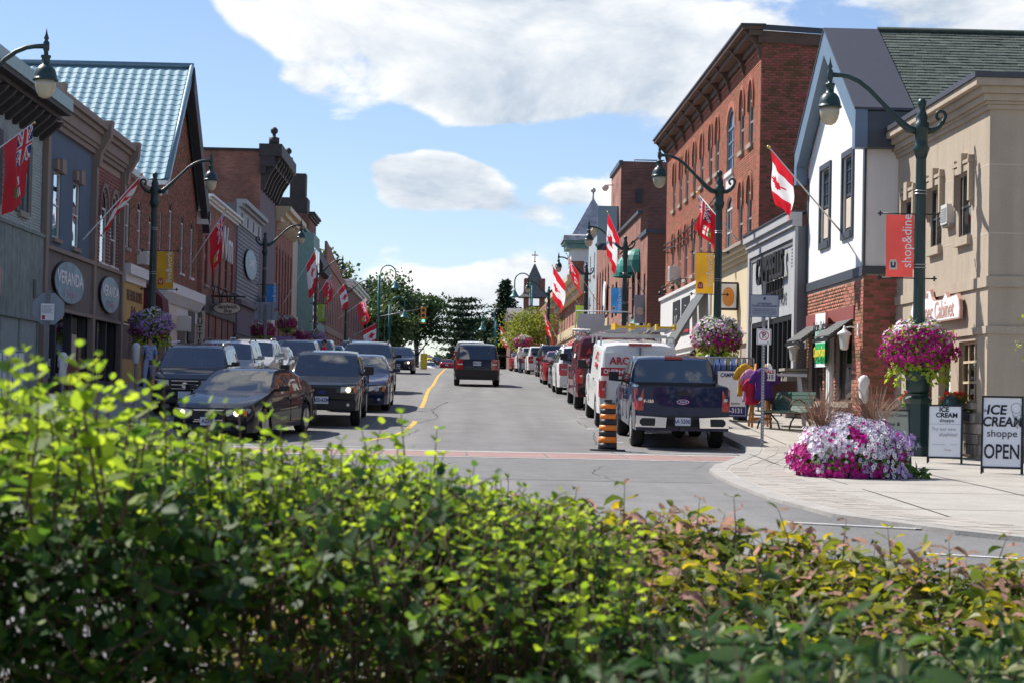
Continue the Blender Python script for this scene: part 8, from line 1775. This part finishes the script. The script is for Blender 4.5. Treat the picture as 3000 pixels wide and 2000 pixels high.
# ------------------------------------------------------------------ people
mat('skin', (.48,.27,.19), .6, var=.08); mat('hair_dark', (.02,.014,.01), .6, var=.2); mat('hair_auburn', (.16,.06,.025), .6, var=.2); mat('hair_grey', (.45,.43,.4), .6, var=.2)
mat('cloth_floral', (.32,.38,.55), .85, var=.8, scale=14, detail=3); mat('cloth_orange', (.7,.16,.04), .8, var=.1); mat('cloth_denim', (.07,.10,.19), .85, var=.15); mat('cloth_lilac', (.42,.42,.62), .85, var=.1)
def person(label, X, Y, rz, h=1.72, top='cloth_red', bottom='cloth_denim', hair='hair_dark', female=False, cap=None, shades=False, step=.16, bag=None, arm=0):
    k = h/1.75; sh = .165 if female else .19; hp = .105 if female else .095
    V = [(0,0,.96),(0,.0,1.12),(0,.01,1.32),(0,.015,1.44),(0,0,1.52),(0,-.015,1.6),(0,-.02,1.70)]; E = [(0,1),(1,2),(2,3),(3,4),(4,5),(5,6)]; Rr = [(.15,.115),(.125 if female else .145,.10),(.155,.115),(.11,.085),(.052,.052),(.075,.092),(.06,.078)]
    for s in (-1, 1):
        b = len(V); sw = s*step; V += [(s*sh,.01,1.43),(s*(sh+.055),.03-sw*.5,1.16),(s*(sh+.05),-.04-sw*.9-arm*.1,.93+arm*.1),(s*(sh+.04),-.07-sw*1.05-arm*.16,.84+arm*.12)]; E += [(3,b),(b,b+1),(b+1,b+2),(b+2,b+3)]; Rr += [(.068,.07),(.044,.046),(.03,.034),(.022,.045)]
        b = len(V); V += [(s*hp,0,.9),(s*(hp+.01),-.03+sw*.9,.5),(s*(hp+.01),.03+sw*1.7,.09),(s*(hp+.03),-.13+sw*1.7,.045)]; E += [(0,b),(b,b+1),(b+1,b+2),(b+2,b+3)]; Rr += [(.1,.1),(.064,.066),(.042,.045),(.04,.032)]
    me = bpy.data.meshes.new('person_skel'); me.from_pydata([(x*k,y*k,z*k) for x,y,z in V], E, []); o = bpy.data.objects.new('person_skel', me); COL.objects.link(o)
    o.modifiers.new('Skin', 'SKIN'); sv = me.skin_vertices[0].data
    for i, r in enumerate(Rr): sv[i].radius = (r[0]*k, r[1]*k)
    sv[0].use_root = True; sub = o.modifiers.new('Sub', 'SUBSURF'); sub.levels = 2; sub.render_levels = 2
    dg = bpy.context.evaluated_depsgraph_get(); bm_ = bpy.data.meshes.new_from_object(o.evaluated_get(dg)); bpy.data.objects.remove(o)
    bm_.materials.clear()
    for m_ in ('skin', top, bottom, 'charcoal'): bm_.materials.append(M(m_))
    mi = []
    for p in bm_.polygons:
        x, y, z = [c/k for c in p.center]; q = 0
        if z < .085: q = 3
        elif z < .98 and abs(x) < sh+.01: q = 2
        elif z < 1.475 and (abs(x) < sh+.0 or z > 1.2): q = 1
        mi.append(q)
    bm_.polygons.foreach_set('material_index', mi); bm_.polygons.foreach_set('use_smooth', [True]*len(mi)); bm_.update()
    t = thing('person', label, 'person', (X, Y, zr(Y)+(KERB if (X < -8 or X > 6.2) else .0)), rz); link(bm_, 'body', t)
    hz = 1.655*k; b = MB(); n = 12; Hh = []
    for i in range(7):
        ph = -.35+(math.pi/2+.35)*i/6
        for j in range(n):
            a = 2*math.pi*j/n; f = 1.0 if math.sin(a) > -.35 or ph > .55 else .82
            Hh.append((.086*k*math.cos(ph)*math.cos(a), -.005*k+.105*k*f*math.cos(ph)*math.sin(a), hz+.105*k*math.sin(ph)))
    b.add(Hh, [(i*n+j, i*n+(j+1)%n, (i+1)*n+(j+1)%n, (i+1)*n+j) for i in range(6) for j in range(n)], 0, True)
    if female: b.lathe([(.05,.0),(.08,.05),(.085,.16),(.06,.2)], (0,.045*k,hz-.2*k), 10)
    b.build('hair', cap or hair, t)
    b = MB(); b.prism([(-.012*k,-.098*k,1.655*k),(.012*k,-.098*k,1.655*k),(.016*k,-.118*k,1.625*k),(-.016*k,-.118*k,1.625*k)], (0,.03*k,0)); b.build('nose', 'skin', t)
    b = MB(); b.box(-.028*k,.028*k,-.098*k,-.08*k,1.588*k,1.596*k); b.build('mouth', 'brick_maroon', t)
    for s in (-1,1):
        b = MB(); b.box(*sorted((s*.02*k,s*.055*k)),-.104*k,-.08*k,1.662*k,1.682*k); b.build('sunglass_lens' if shades else 'eye', 'sign_black', t)
        b = MB(); b.lathe([(.0,-.012),(.03,-.008),(.03,.008),(.0,.012)], (s*.082*k,.005*k,1.645*k), 8, ax='X'); b.build('ear', 'skin', t)
        # fingers and thumb beyond the palm
        for i in range(4): b = MB(); wx, wy, wz = s*(sh+.04)*k, (-.07-s*step*1.05-arm*.16)*k, (.84+arm*.12)*k; b.tube([(wx,wy+(-.024+.016*i)*k,wz-.02*k),(wx+s*.004,wy+(-.03+.016*i)*k,wz-.065*k),(wx-s*.012,wy+(-.034+.016*i)*k,wz-(.1-.008*abs(i-1.5))*k)], .008*k, 5); b.build('finger', 'skin', t)
        b = MB(); b.tube([(wx,wy-.03*k,wz+.02*k),(wx-s*.02*k,wy-.06*k,wz-.01*k),(wx-s*.024*k,wy-.066*k,wz-.035*k)], .009*k, 5); b.build('thumb', 'skin', t)
    if cap: b = MB(); b.prism([(-.07*k,-.09*k,hz+.03*k),(.07*k,-.09*k,hz+.03*k),(.05*k,-.18*k,hz+.01*k),(-.05*k,-.18*k,hz+.01*k)], (0,0,.012)); b.build('cap_peak', cap, t)
    if bag: b = MB(); b.box(.16*k,.3*k,.0,.22*k,.75*k,1.05*k); b.tube([(.22*k,.1*k,1.05*k),(.12*k,.04*k,1.5*k)], .014, 5); b.build('bag', bag, t)
    return t
person('woman in a blue floral blouse and pale trousers on the left pavement', -9.1, 58.6, R(8), 1.66, 'cloth_floral', 'cloth_lilac', 'hair_auburn', True, bag='cloth_brown')
person('man in a red T-shirt and sunglasses crossing between the cars', -5.2, 77, R(78), 1.76, 'cloth_red', 'cloth_denim', 'hair_dark', shades=True)
person('man in an orange cap on the left pavement', -8.7, 117, R(20), 1.75, 'sign_cream', 'cloth_denim', cap='cloth_orange'); person('person in dark red beside the man in the orange cap', -9.3, 114, R(-30), 1.66, 'cloth_brown', 'cloth_grey', 'hair_auburn', True)
person('dark-haired woman behind the blue pickup', 6.85, 57.6, R(95), 1.62, 'cloth_white', 'cloth_denim', 'hair_dark', True, step=.08)
person('man in a blue T-shirt added behind the brick shop window as a reflection', 10.0, 47.0, R(-60), 1.74, 'cloth_blue', 'cloth_grey', step=.1)  # added figure behind the glass stands in for a passer-by's reflection
person('grey-haired person standing by the parked white cars', 4.0, 127.5, R(60), 1.72, 'cloth_white', 'cloth_denim', 'hair_grey', step=.08); person('person with a red pack on the left beyond the crest', -5.6, 165, R(120), 1.7, 'cloth_red', 'cloth_denim', 'cloth_red')
# ------------------------------------------------------------------ trees
mat('bark', (.10,.075,.055), .9, var=.3, bump=.5); mat('bark_pale', (.22,.2,.18), .9, var=.3, bump=.4)
mat('leaf_tree', (.045,.085,.022), .6, var=.3, scale=.5, trans=.25, island=.45); mat('leaf_tree_pale', (.075,.115,.03), .6, var=.3, scale=.5, trans=.25, island=.4); mat('leaf_young', (.21,.235,.03), .6, var=.25, scale=2, trans=.35, island=.3); mat('needle', (.028,.058,.03), .7, var=.3, scale=1, trans=.1, island=.4); mat('needle_pine', (.035,.065,.028), .7, var=.3, scale=1, trans=.1, island=.4)
QV = np.array([[0,0,0],[.35,.5,.05],[0,1,-.03],[-.35,.5,.05]]); QF = np.array([[0,1,2],[0,2,3]])
def tree(name, label, X, Y, h, rx, crown_lo, lm, bm_='bark', leaf=.5, nclu=60, per=130, ry=None, group='trees beyond the crest', base=None):
    z0 = zr(Y)-.05 if base is None else base; t = thing(name, label, 'tree', (X, Y, z0), 0, group); ry = ry or rx
    b = MB(); rr_ = .02*h+.06; b.tube([(0,0,0),(.1,0,h*.25),(-.05,.1,h*.5),(.1,0,h*.8)], [rr_,rr_*.8,rr_*.55,rr_*.15], 8)
    cz = (crown_lo+h)/2; rz_ = (h-crown_lo)/2; cs = []
    while len(cs) < nclu:
        v = RNG.normal(size=3); v /= np.linalg.norm(v); r = RNG.random()**.33*(.72+.3*math.sin(3*math.atan2(v[1],v[0])+X)*math.sin(v[2]*4+Y))
        cs.append((v[0]*rx*r, v[1]*ry*r, cz+v[2]*rz_*r))
    cs = np.array(cs)
    for i in range(9): c = cs[i]; b.tube([(0,0,h*(.2+.4*i/9)),(c[0]*.5,c[1]*.5,(c[2]+h*(.2+.4*i/9))/2+.2),tuple(c)], [rr_*.4,rr_*.25,.02], 5)
    b.build('trunk', bm_, t)
    cr = .42*(rx*ry*rz_)**(1/3)*(60/nclu)**.33; off = RNG.normal(size=(nclu*per,3)); off *= (RNG.random((len(off),1))**.4)/np.linalg.norm(off, axis=1)[:,None]; P = np.repeat(cs, per, 0)+off*cr*np.array([1.15,1.15,.8]); N = RNG.normal(size=P.shape)+np.array([0,0,.6])
    V, Fc = scatter(QV, QF, P, N, leaf*(.6+.7*RNG.random(len(P)))); link(np_mesh('crown', V, Fc, lm), 'crown', t); return t
def conifer(name, label, X, Y, h, r, lm, kind='spruce', base=None):
    z0 = zr(Y)-.05 if base is None else base; t = thing(name, label, 'tree', (X, Y, z0), 0, 'conifers beyond the crest'); b = MB(); b.tube([(0,0,0),(0,0,h*.97)], [.02*h,.03], 7); P = []; N = []
    z = h*(.12 if kind == 'spruce' else .25)
    while z < h*.98:
        f = 1-z/h; R_ = r*(f**.8 if kind == 'spruce' else (.35+.75*math.sin(math.pi*min(1, .15+.95*f))*.9))*random.uniform(.75,1.15)+.1; nb = 9 if kind == 'spruce' else 7
        for i in range(nb):
            a = 2*math.pi*i/nb+random.random(); l = R_*random.uniform(.65,1.1); dz = -.28*l if kind == 'spruce' else .12*l; b.tube([(0,0,z),(l*.6*math.cos(a),l*.6*math.sin(a),z+dz*.6),(l*math.cos(a),l*math.sin(a),z+dz+(.12*l if kind == 'spruce' else .05*l))], [.03,.02,.008], 4)
            m_ = int((40 if kind == 'spruce' else 95)*l/r)+14; tt = RNG.random(m_)**.7; spread = .16*l+.12
            q = np.stack([tt*l*math.cos(a)+RNG.normal(size=m_)*spread, tt*l*math.sin(a)+RNG.normal(size=m_)*spread, z+dz*tt+RNG.normal(size=m_)*(.12 if kind == 'spruce' else .13)-(.1 if kind == 'spruce' else -.1)], 1); P.append(q); N.append(RNG.normal(size=q.shape)*.6+np.array([0,0,1]))
        z += h*.035 if kind == 'spruce' else h*.085
    b.build('trunk', 'bark', t); P = np.concatenate(P); N = np.concatenate(N); V, Fc = scatter(QV*np.array([.8,1,1]), QF, P, N, .68*(.6+.6*RNG.random(len(P)))); link(np_mesh('crown', V, Fc, lm), 'crown', t); return t
tree('broadleaf_tree', 'pale green tree rising behind the left brick roofs', -15.0, 216, 14.3, 4.0, 5, 'leaf_tree_pale', base=2); tree('broadleaf_tree', 'dark dense tree at the left crest', -10.6, 262, 14.0, 5.0, 3, 'leaf_tree', base=2.5, nclu=80); tree('broadleaf_tree', 'tallest dark tree in the left clump', -12.6, 285, 15.6, 5.2, 4, 'leaf_tree', base=2.5, nclu=80); tree('broadleaf_tree', 'loose-crowned tree leaning over the street from the left', -5.9, 280, 13.6, 4.5, 4.0, 'leaf_tree', 'bark_pale', base=2.5, nclu=70, per=90)
tree('broadleaf_tree', 'lower brown-green tree behind the teal lamps', -9.8, 246, 11.0, 4.2, 1.5, 'leaf_tree_pale', base=2.5); tree('broadleaf_tree', 'dark tree closing the left clump behind', -18.5, 300, 15, 5.5, 4, 'leaf_tree', base=2.5, nclu=80); tree('broadleaf_tree', 'small rounded tree beyond the crest on the right', 4.6, 345, 9, 2.6, 2, 'leaf_tree', base=4)
tree('young_tree', 'young yellow-green street tree by the parked white cars', 5.9, 172, 5.6, 3.0, 1.2, 'leaf_young', leaf=.22, nclu=60, per=90, group='street trees'); tree('young_tree', 'leafy street tree just entering at the right edge', 9.15, 29.6, 3.2, .55, 1.35, 'leaf_young', leaf=.07, nclu=26, per=45, group='street trees')
conifer('spruce_tree', 'tall pointed spruce left of the church', 6.4, 275, 15.4, 4.3, 'needle', base=1.5); conifer('spruce_tree', 'spruce behind the right roofs', 13.2, 285, 14.6, 3.2, 'needle', base=1.5); conifer('pine_tree', 'broad layered pine at the street\'s vanishing point', .5, 330, 13.8, 5.0, 'needle_pine', 'pine', base=3.2); conifer('spruce_tree', 'short dark spruce under the far bell lamps', 4.6, 300, 9.5, 2.6, 'needle', base=2.5)
conifer('pine_tree', 'dark pine low behind the white pickup', 2.6, 390, 12, 4, 'needle_pine', 'pine', base=4)
# distant wood closing the end of the street
P = np.stack([RNG.uniform(-70,70,5000), RNG.uniform(620,700,5000), np.zeros(5000)], 1); P[:,2] = 11+RNG.random(5000)*(5+2.5*np.sin(P[:,0]*.12)+1.5*np.sin(P[:,0]*.4)); P = P[np.abs(P[:,0]+14) > 7]
V, Fc = scatter(QV, QF, P, RNG.normal(size=P.shape)+np.array([0,-.3,.7]), 2.2*(.6+.6*RNG.random(len(P)))); tag(link(np_mesh('distant_wood', V, Fc, 'leaf_tree'), 'distant_wood'), 'distant wood closing the far end of the street', kind='stuff')
# ------------------------------------------------------------------ the hedge in front of the camera
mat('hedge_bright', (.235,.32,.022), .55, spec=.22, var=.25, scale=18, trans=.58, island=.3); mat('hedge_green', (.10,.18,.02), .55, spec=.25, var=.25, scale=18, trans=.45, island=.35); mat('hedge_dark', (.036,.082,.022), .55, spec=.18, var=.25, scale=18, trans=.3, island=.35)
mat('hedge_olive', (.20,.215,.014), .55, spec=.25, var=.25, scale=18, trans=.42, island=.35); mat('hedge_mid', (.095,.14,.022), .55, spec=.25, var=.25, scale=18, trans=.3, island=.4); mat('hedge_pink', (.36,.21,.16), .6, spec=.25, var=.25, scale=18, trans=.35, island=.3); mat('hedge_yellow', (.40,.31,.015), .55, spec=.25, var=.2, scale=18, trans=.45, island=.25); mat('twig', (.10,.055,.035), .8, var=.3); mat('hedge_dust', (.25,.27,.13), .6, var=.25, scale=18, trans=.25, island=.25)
OV = np.array([[0,0,0],[.30,.22,.05],[.42,.52,.07],[.26,.84,.03],[0,1,-.06],[-.26,.84,.03],[-.42,.52,.07],[-.30,.22,.05],[0,.5,-.02]])
OF = np.array([[8,0,1],[8,1,2],[8,2,3],[8,3,4],[8,4,5],[8,5,6],[8,6,7],[8,7,0]])
NV = OV*np.array([.62,1,1])+np.array([0,0,0]); NV[4,2] -= .14; NV[3,2] -= .05; NV[5,2] -= .05
def leaf_frames(d, up):
    """frames with leaf length along d and face towards up"""
    d = d/np.linalg.norm(d, axis=1)[:,None]; x = np.cross(d, up); x /= np.linalg.norm(x, axis=1)[:,None]+1e-9; n = np.cross(x, d); return np.stack([x, d, n], 2)
def shrub(name, label, pos, dirs, ups, size, midx, pal, tv, twigs, group='shrubs in front of the camera'):
    base = (float(pos[:,0].mean()), float(pos[:,1].mean()), zr(4)); t = thing(name, label, 'shrub', base, 0, group); B = np.array(base); Fm = leaf_frames(dirs, ups); pos = pos-B
    Fm[:,:,0] *= RNG.uniform(.7,1.15,(len(Fm),1)); Fm[:,:,2] *= RNG.uniform(-.8,2.6,(len(Fm),1)); dist = np.linalg.norm(pos+B, axis=1); score = size/dist+.004*RNG.random(len(size))+.012*(pos[:,2]-pos[:,2].mean()); vis = np.argsort(-score)[:300]; sv_ = set(vis.tolist()); rest = np.array([i for i in range(len(pos)) if i not in sv_])
    V, Fc = scatter(tv, OF, pos[rest], None, size[rest], Fm[rest]); link(np_mesh('leaves', V, Fc, pal, np.repeat(midx[rest], 8), True), 'leaves', t, kind='stuff')
    def later():
        ms = {}
        for i in vis:
            k = int(midx[i])
            if k not in ms:
                me = bpy.data.meshes.new('leaf'); me.from_pydata([tuple(v) for v in tv], [], [tuple(f) for f in OF]); me.materials.append(M(pal[k])); me.polygons.foreach_set('use_smooth', [True]*8); me.update(); ms[k] = me
            r_ = Fm[i]*size[i]; o = link(ms[k], 'leaf', t); o.matrix_basis = Matrix(((*r_[0], pos[i][0]), (*r_[1], pos[i][1]), (*r_[2], pos[i][2]), (0,0,0,1)))
    DEFER.append(later)
    b = MB()
    for pts, r in twigs:
        q = [Vector(p)-Vector(base) for p in pts]; b.tube(q, [r*(1-.7*i/(len(q)-1)) for i in range(len(q))], 5)
    b.build('stems', 'twig', t, kind='stuff'); return t
def topz(px_pts, Yf):
    """height of the shrub's far rim above the eye plane for each X"""
    xs_ = []; zs__ = []
    for px, py in px_pts: v = at(px, py, Yf); xs_.append(v.x); zs__.append(v.z)
    return lambda x: np.interp(x, xs_, zs__)
# left shrub: small rounded bright leaves on upright shoots
TL = topz([(-300,1165),(0,1185),(250,1235),(500,1295),(700,1330),(900,1345),(1100,1375),(1300,1415),(1450,1450),(1600,1500),(1800,1560)], 4.7)
pos, dr, up_, sz_, mi_, tw_ = [], [], [], [], [], []
def shoot(o, tip, nl, s0, pal_f, spread=.9):
    o, tip = np.array(o, float), np.array(tip, float); ax = tip-o; L = np.linalg.norm(ax); ax /= L; mid = (o+tip)/2+RNG.normal(size=3)*.02
    tw_.append(([tuple(o), tuple(mid), tuple(tip)], .0035)); a = RNG.random()*6.28; s1 = np.cross(ax, [0,0,1.]) if abs(ax[2]) < .95 else np.array([1.,0,0]); s1 /= np.linalg.norm(s1); s2 = np.cross(ax, s1)
    for i in range(nl):
        f = (i+1)/nl
        for sg in (-1, 1):
            aa = a+i*1.57+(0 if sg > 0 else math.pi); sd = s1*math.cos(aa)+s2*math.sin(aa); p = (1-f)**2*o+2*f*(1-f)*mid+f*f*tip
            d = sd*spread+ax*(.35+.9*max(0, f-.7))+RNG.normal(size=3)*.2; pos.append(p); dr.append(d); up_.append(np.array([0,0,1.])+ax*.3+RNG.normal(size=3)*.35); sz_.append(s0*(1-.5*f**3)*RNG.uniform(.75,1.15)); mi_.append(pal_f(p, f))
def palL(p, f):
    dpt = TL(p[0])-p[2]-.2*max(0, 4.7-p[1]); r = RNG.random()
    return 0 if (r < .85-dpt*5) else 1 if r < .9-dpt*2.5 else 2  # deeper leaves get darker colours: shade under the top put into the leaf colour
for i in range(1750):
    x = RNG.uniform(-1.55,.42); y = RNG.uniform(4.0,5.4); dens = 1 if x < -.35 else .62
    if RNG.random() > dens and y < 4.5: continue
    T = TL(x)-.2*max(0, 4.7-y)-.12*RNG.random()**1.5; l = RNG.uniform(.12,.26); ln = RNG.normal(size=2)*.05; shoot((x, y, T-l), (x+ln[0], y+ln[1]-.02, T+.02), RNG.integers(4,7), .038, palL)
for i in range(850):     # lower side shoots facing the camera, their shade painted in by darker leaf colours
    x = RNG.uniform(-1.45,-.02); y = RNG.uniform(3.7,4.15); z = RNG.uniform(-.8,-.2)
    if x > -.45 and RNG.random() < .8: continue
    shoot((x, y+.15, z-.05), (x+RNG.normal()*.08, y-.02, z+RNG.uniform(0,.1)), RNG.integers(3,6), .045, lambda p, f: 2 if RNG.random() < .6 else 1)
for px, py, Y in [(75,1030,3.7),(130,1085,3.9),(235,1015,3.5),(330,1110,4.0),(455,1075,4.1),(420,1160,4.2),(610,1180,4.3),(660,1180,4.4),(780,1190,4.4),(700,1215,4.5),(1000,1290,4.8),(1120,1240,4.9),(1175,1210,4.9),(1160,1280,4.9),(1280,1255,5.0),(1300,1330,5.0),(1390,1365,5.0),(20,1130,3.8),(300,1150,3.9),(540,1180,4.3),(900,1235,4.7),(1060,1260,4.8),(820,1225,4.5),(180,1120,3.8),(30,1040,3.4),(110,1060,3.5),(260,1080,3.5),(190,1060,3.6),(350,1130,3.7),(-20,1080,3.5),(290,1040,3.6),(60,1110,3.6),(140,1140,3.7),(400,1120,3.9),(480,1130,4.1),(620,1230,4.3)]:
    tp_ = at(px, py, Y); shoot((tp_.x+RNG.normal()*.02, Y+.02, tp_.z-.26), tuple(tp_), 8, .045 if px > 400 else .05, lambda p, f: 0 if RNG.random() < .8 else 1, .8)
for i in range(90): x = RNG.uniform(-1.2,.4); y = RNG.uniform(4.2,5.0); tw_.append(([(x,y,-1.1),(x+RNG.normal()*.06,y,-.7),(x+RNG.normal()*.12,y+RNG.normal()*.08,-.28)], .004))
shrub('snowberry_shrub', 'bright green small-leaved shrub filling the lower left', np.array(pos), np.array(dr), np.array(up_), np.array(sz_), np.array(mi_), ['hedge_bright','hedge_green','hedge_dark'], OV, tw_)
# right shrub: longer drooping leaves, reddish and yellow at the top
TR = topz([(500,1560),(800,1480),(1100,1470),(1350,1455),(1600,1470),(1800,1490),(2000,1500),(2200,1530),(2400,1570),(2600,1610),(2800,1650),(3000,1660),(3400,1690)], 6.6)
pos, dr, up_, sz_, mi_, tw_ = [], [], [], [], [], []
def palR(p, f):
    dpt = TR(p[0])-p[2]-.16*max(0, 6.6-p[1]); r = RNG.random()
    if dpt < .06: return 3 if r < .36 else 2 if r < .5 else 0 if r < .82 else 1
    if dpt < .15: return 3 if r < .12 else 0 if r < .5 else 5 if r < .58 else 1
    return 1 if r < .5 else 5 if r < .62 else 4  # deepest leaves lean to the dark colour, painting in shade
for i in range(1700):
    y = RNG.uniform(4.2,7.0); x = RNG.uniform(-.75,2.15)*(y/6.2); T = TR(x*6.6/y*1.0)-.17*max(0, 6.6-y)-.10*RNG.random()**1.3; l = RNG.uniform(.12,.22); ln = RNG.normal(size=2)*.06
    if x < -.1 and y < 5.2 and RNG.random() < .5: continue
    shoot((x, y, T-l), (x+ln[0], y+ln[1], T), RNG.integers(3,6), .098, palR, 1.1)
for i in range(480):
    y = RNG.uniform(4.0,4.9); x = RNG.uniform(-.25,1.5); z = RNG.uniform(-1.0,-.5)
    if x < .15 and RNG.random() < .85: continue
    shoot((x, y+.1, z-.08), (x+RNG.normal()*.1, y-.04, z), RNG.integers(3,5), .085, lambda p, f: (1 if RNG.random() < .3 else 5 if RNG.random() < .22 else 4), 1.1)  # low shoots mostly in the dark leaf colour, as painted shade
for i in range(50): x = RNG.uniform(-.6,.4); y = RNG.uniform(4.5,6); tw_.append(([(x,y,-1.4),(x+RNG.normal()*.1,y,-.9),(x+RNG.normal()*.2,y+RNG.normal()*.1,-.45)], .006))
for px, py in [(1370,1420),(1490,1400),(1690,1430),(1830,1420),(2150,1455),(2280,1490),(2480,1520),(2600,1540),(2780,1580),(2950,1570),(1250,1440),(2050,1460)]:
    tp_ = at(px, py, 6.6); shoot((tp_.x, 6.6, tp_.z-.2), tuple(tp_), 5, .085, palR, 1.1)
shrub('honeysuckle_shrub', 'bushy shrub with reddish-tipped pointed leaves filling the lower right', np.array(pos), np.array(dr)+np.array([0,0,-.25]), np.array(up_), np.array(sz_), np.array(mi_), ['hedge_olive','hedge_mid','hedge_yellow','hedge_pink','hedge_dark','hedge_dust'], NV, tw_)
# near dark shoots at bottom right
pos, dr, up_, sz_, mi_, tw_ = [], [], [], [], [], []
for px, py, Y in [(2230,1690,3.1),(2060,1800,3.0),(1900,1830,3.0),(2350,1850,3.0),(1750,1880,2.9),(2150,1880,2.8),(2500,1800,2.9),(2450,1920,2.7),(2000,1940,2.7),(2650,1900,2.8),(2300,1960,2.6),(1820,1960,2.8),(2120,1760,3.1),(2560,1960,2.6)]:
    tp_ = at(px, py, Y); shoot((tp_.x+RNG.normal()*.03, Y+.05, tp_.z-.3), tuple(tp_), 5, .085, lambda p, f: 0 if RNG.random() < .85 else 1, 1.0)
for i in range(70):
    tp_ = at(RNG.uniform(1450,3050), RNG.uniform(1930,2250), RNG.uniform(2.6,3.2)); shoot((tp_.x, tp_.y+.04, tp_.z-.22), tuple(tp_), 5, .08, lambda p, f: 0, 1.0)
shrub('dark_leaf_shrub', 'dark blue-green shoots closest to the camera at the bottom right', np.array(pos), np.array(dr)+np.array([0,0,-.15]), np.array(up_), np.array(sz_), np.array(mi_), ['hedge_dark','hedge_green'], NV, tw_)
sheet('planting_bed', [(-4,2),(3.2,2),(3.2,7.4),(-.7,7),(-1.1,11),(-4,11)], .02, 'soil', 'dark soil under the shrubs')
# ------------------------------------------------------------------ mass pieces last
for f in DEFER: f()
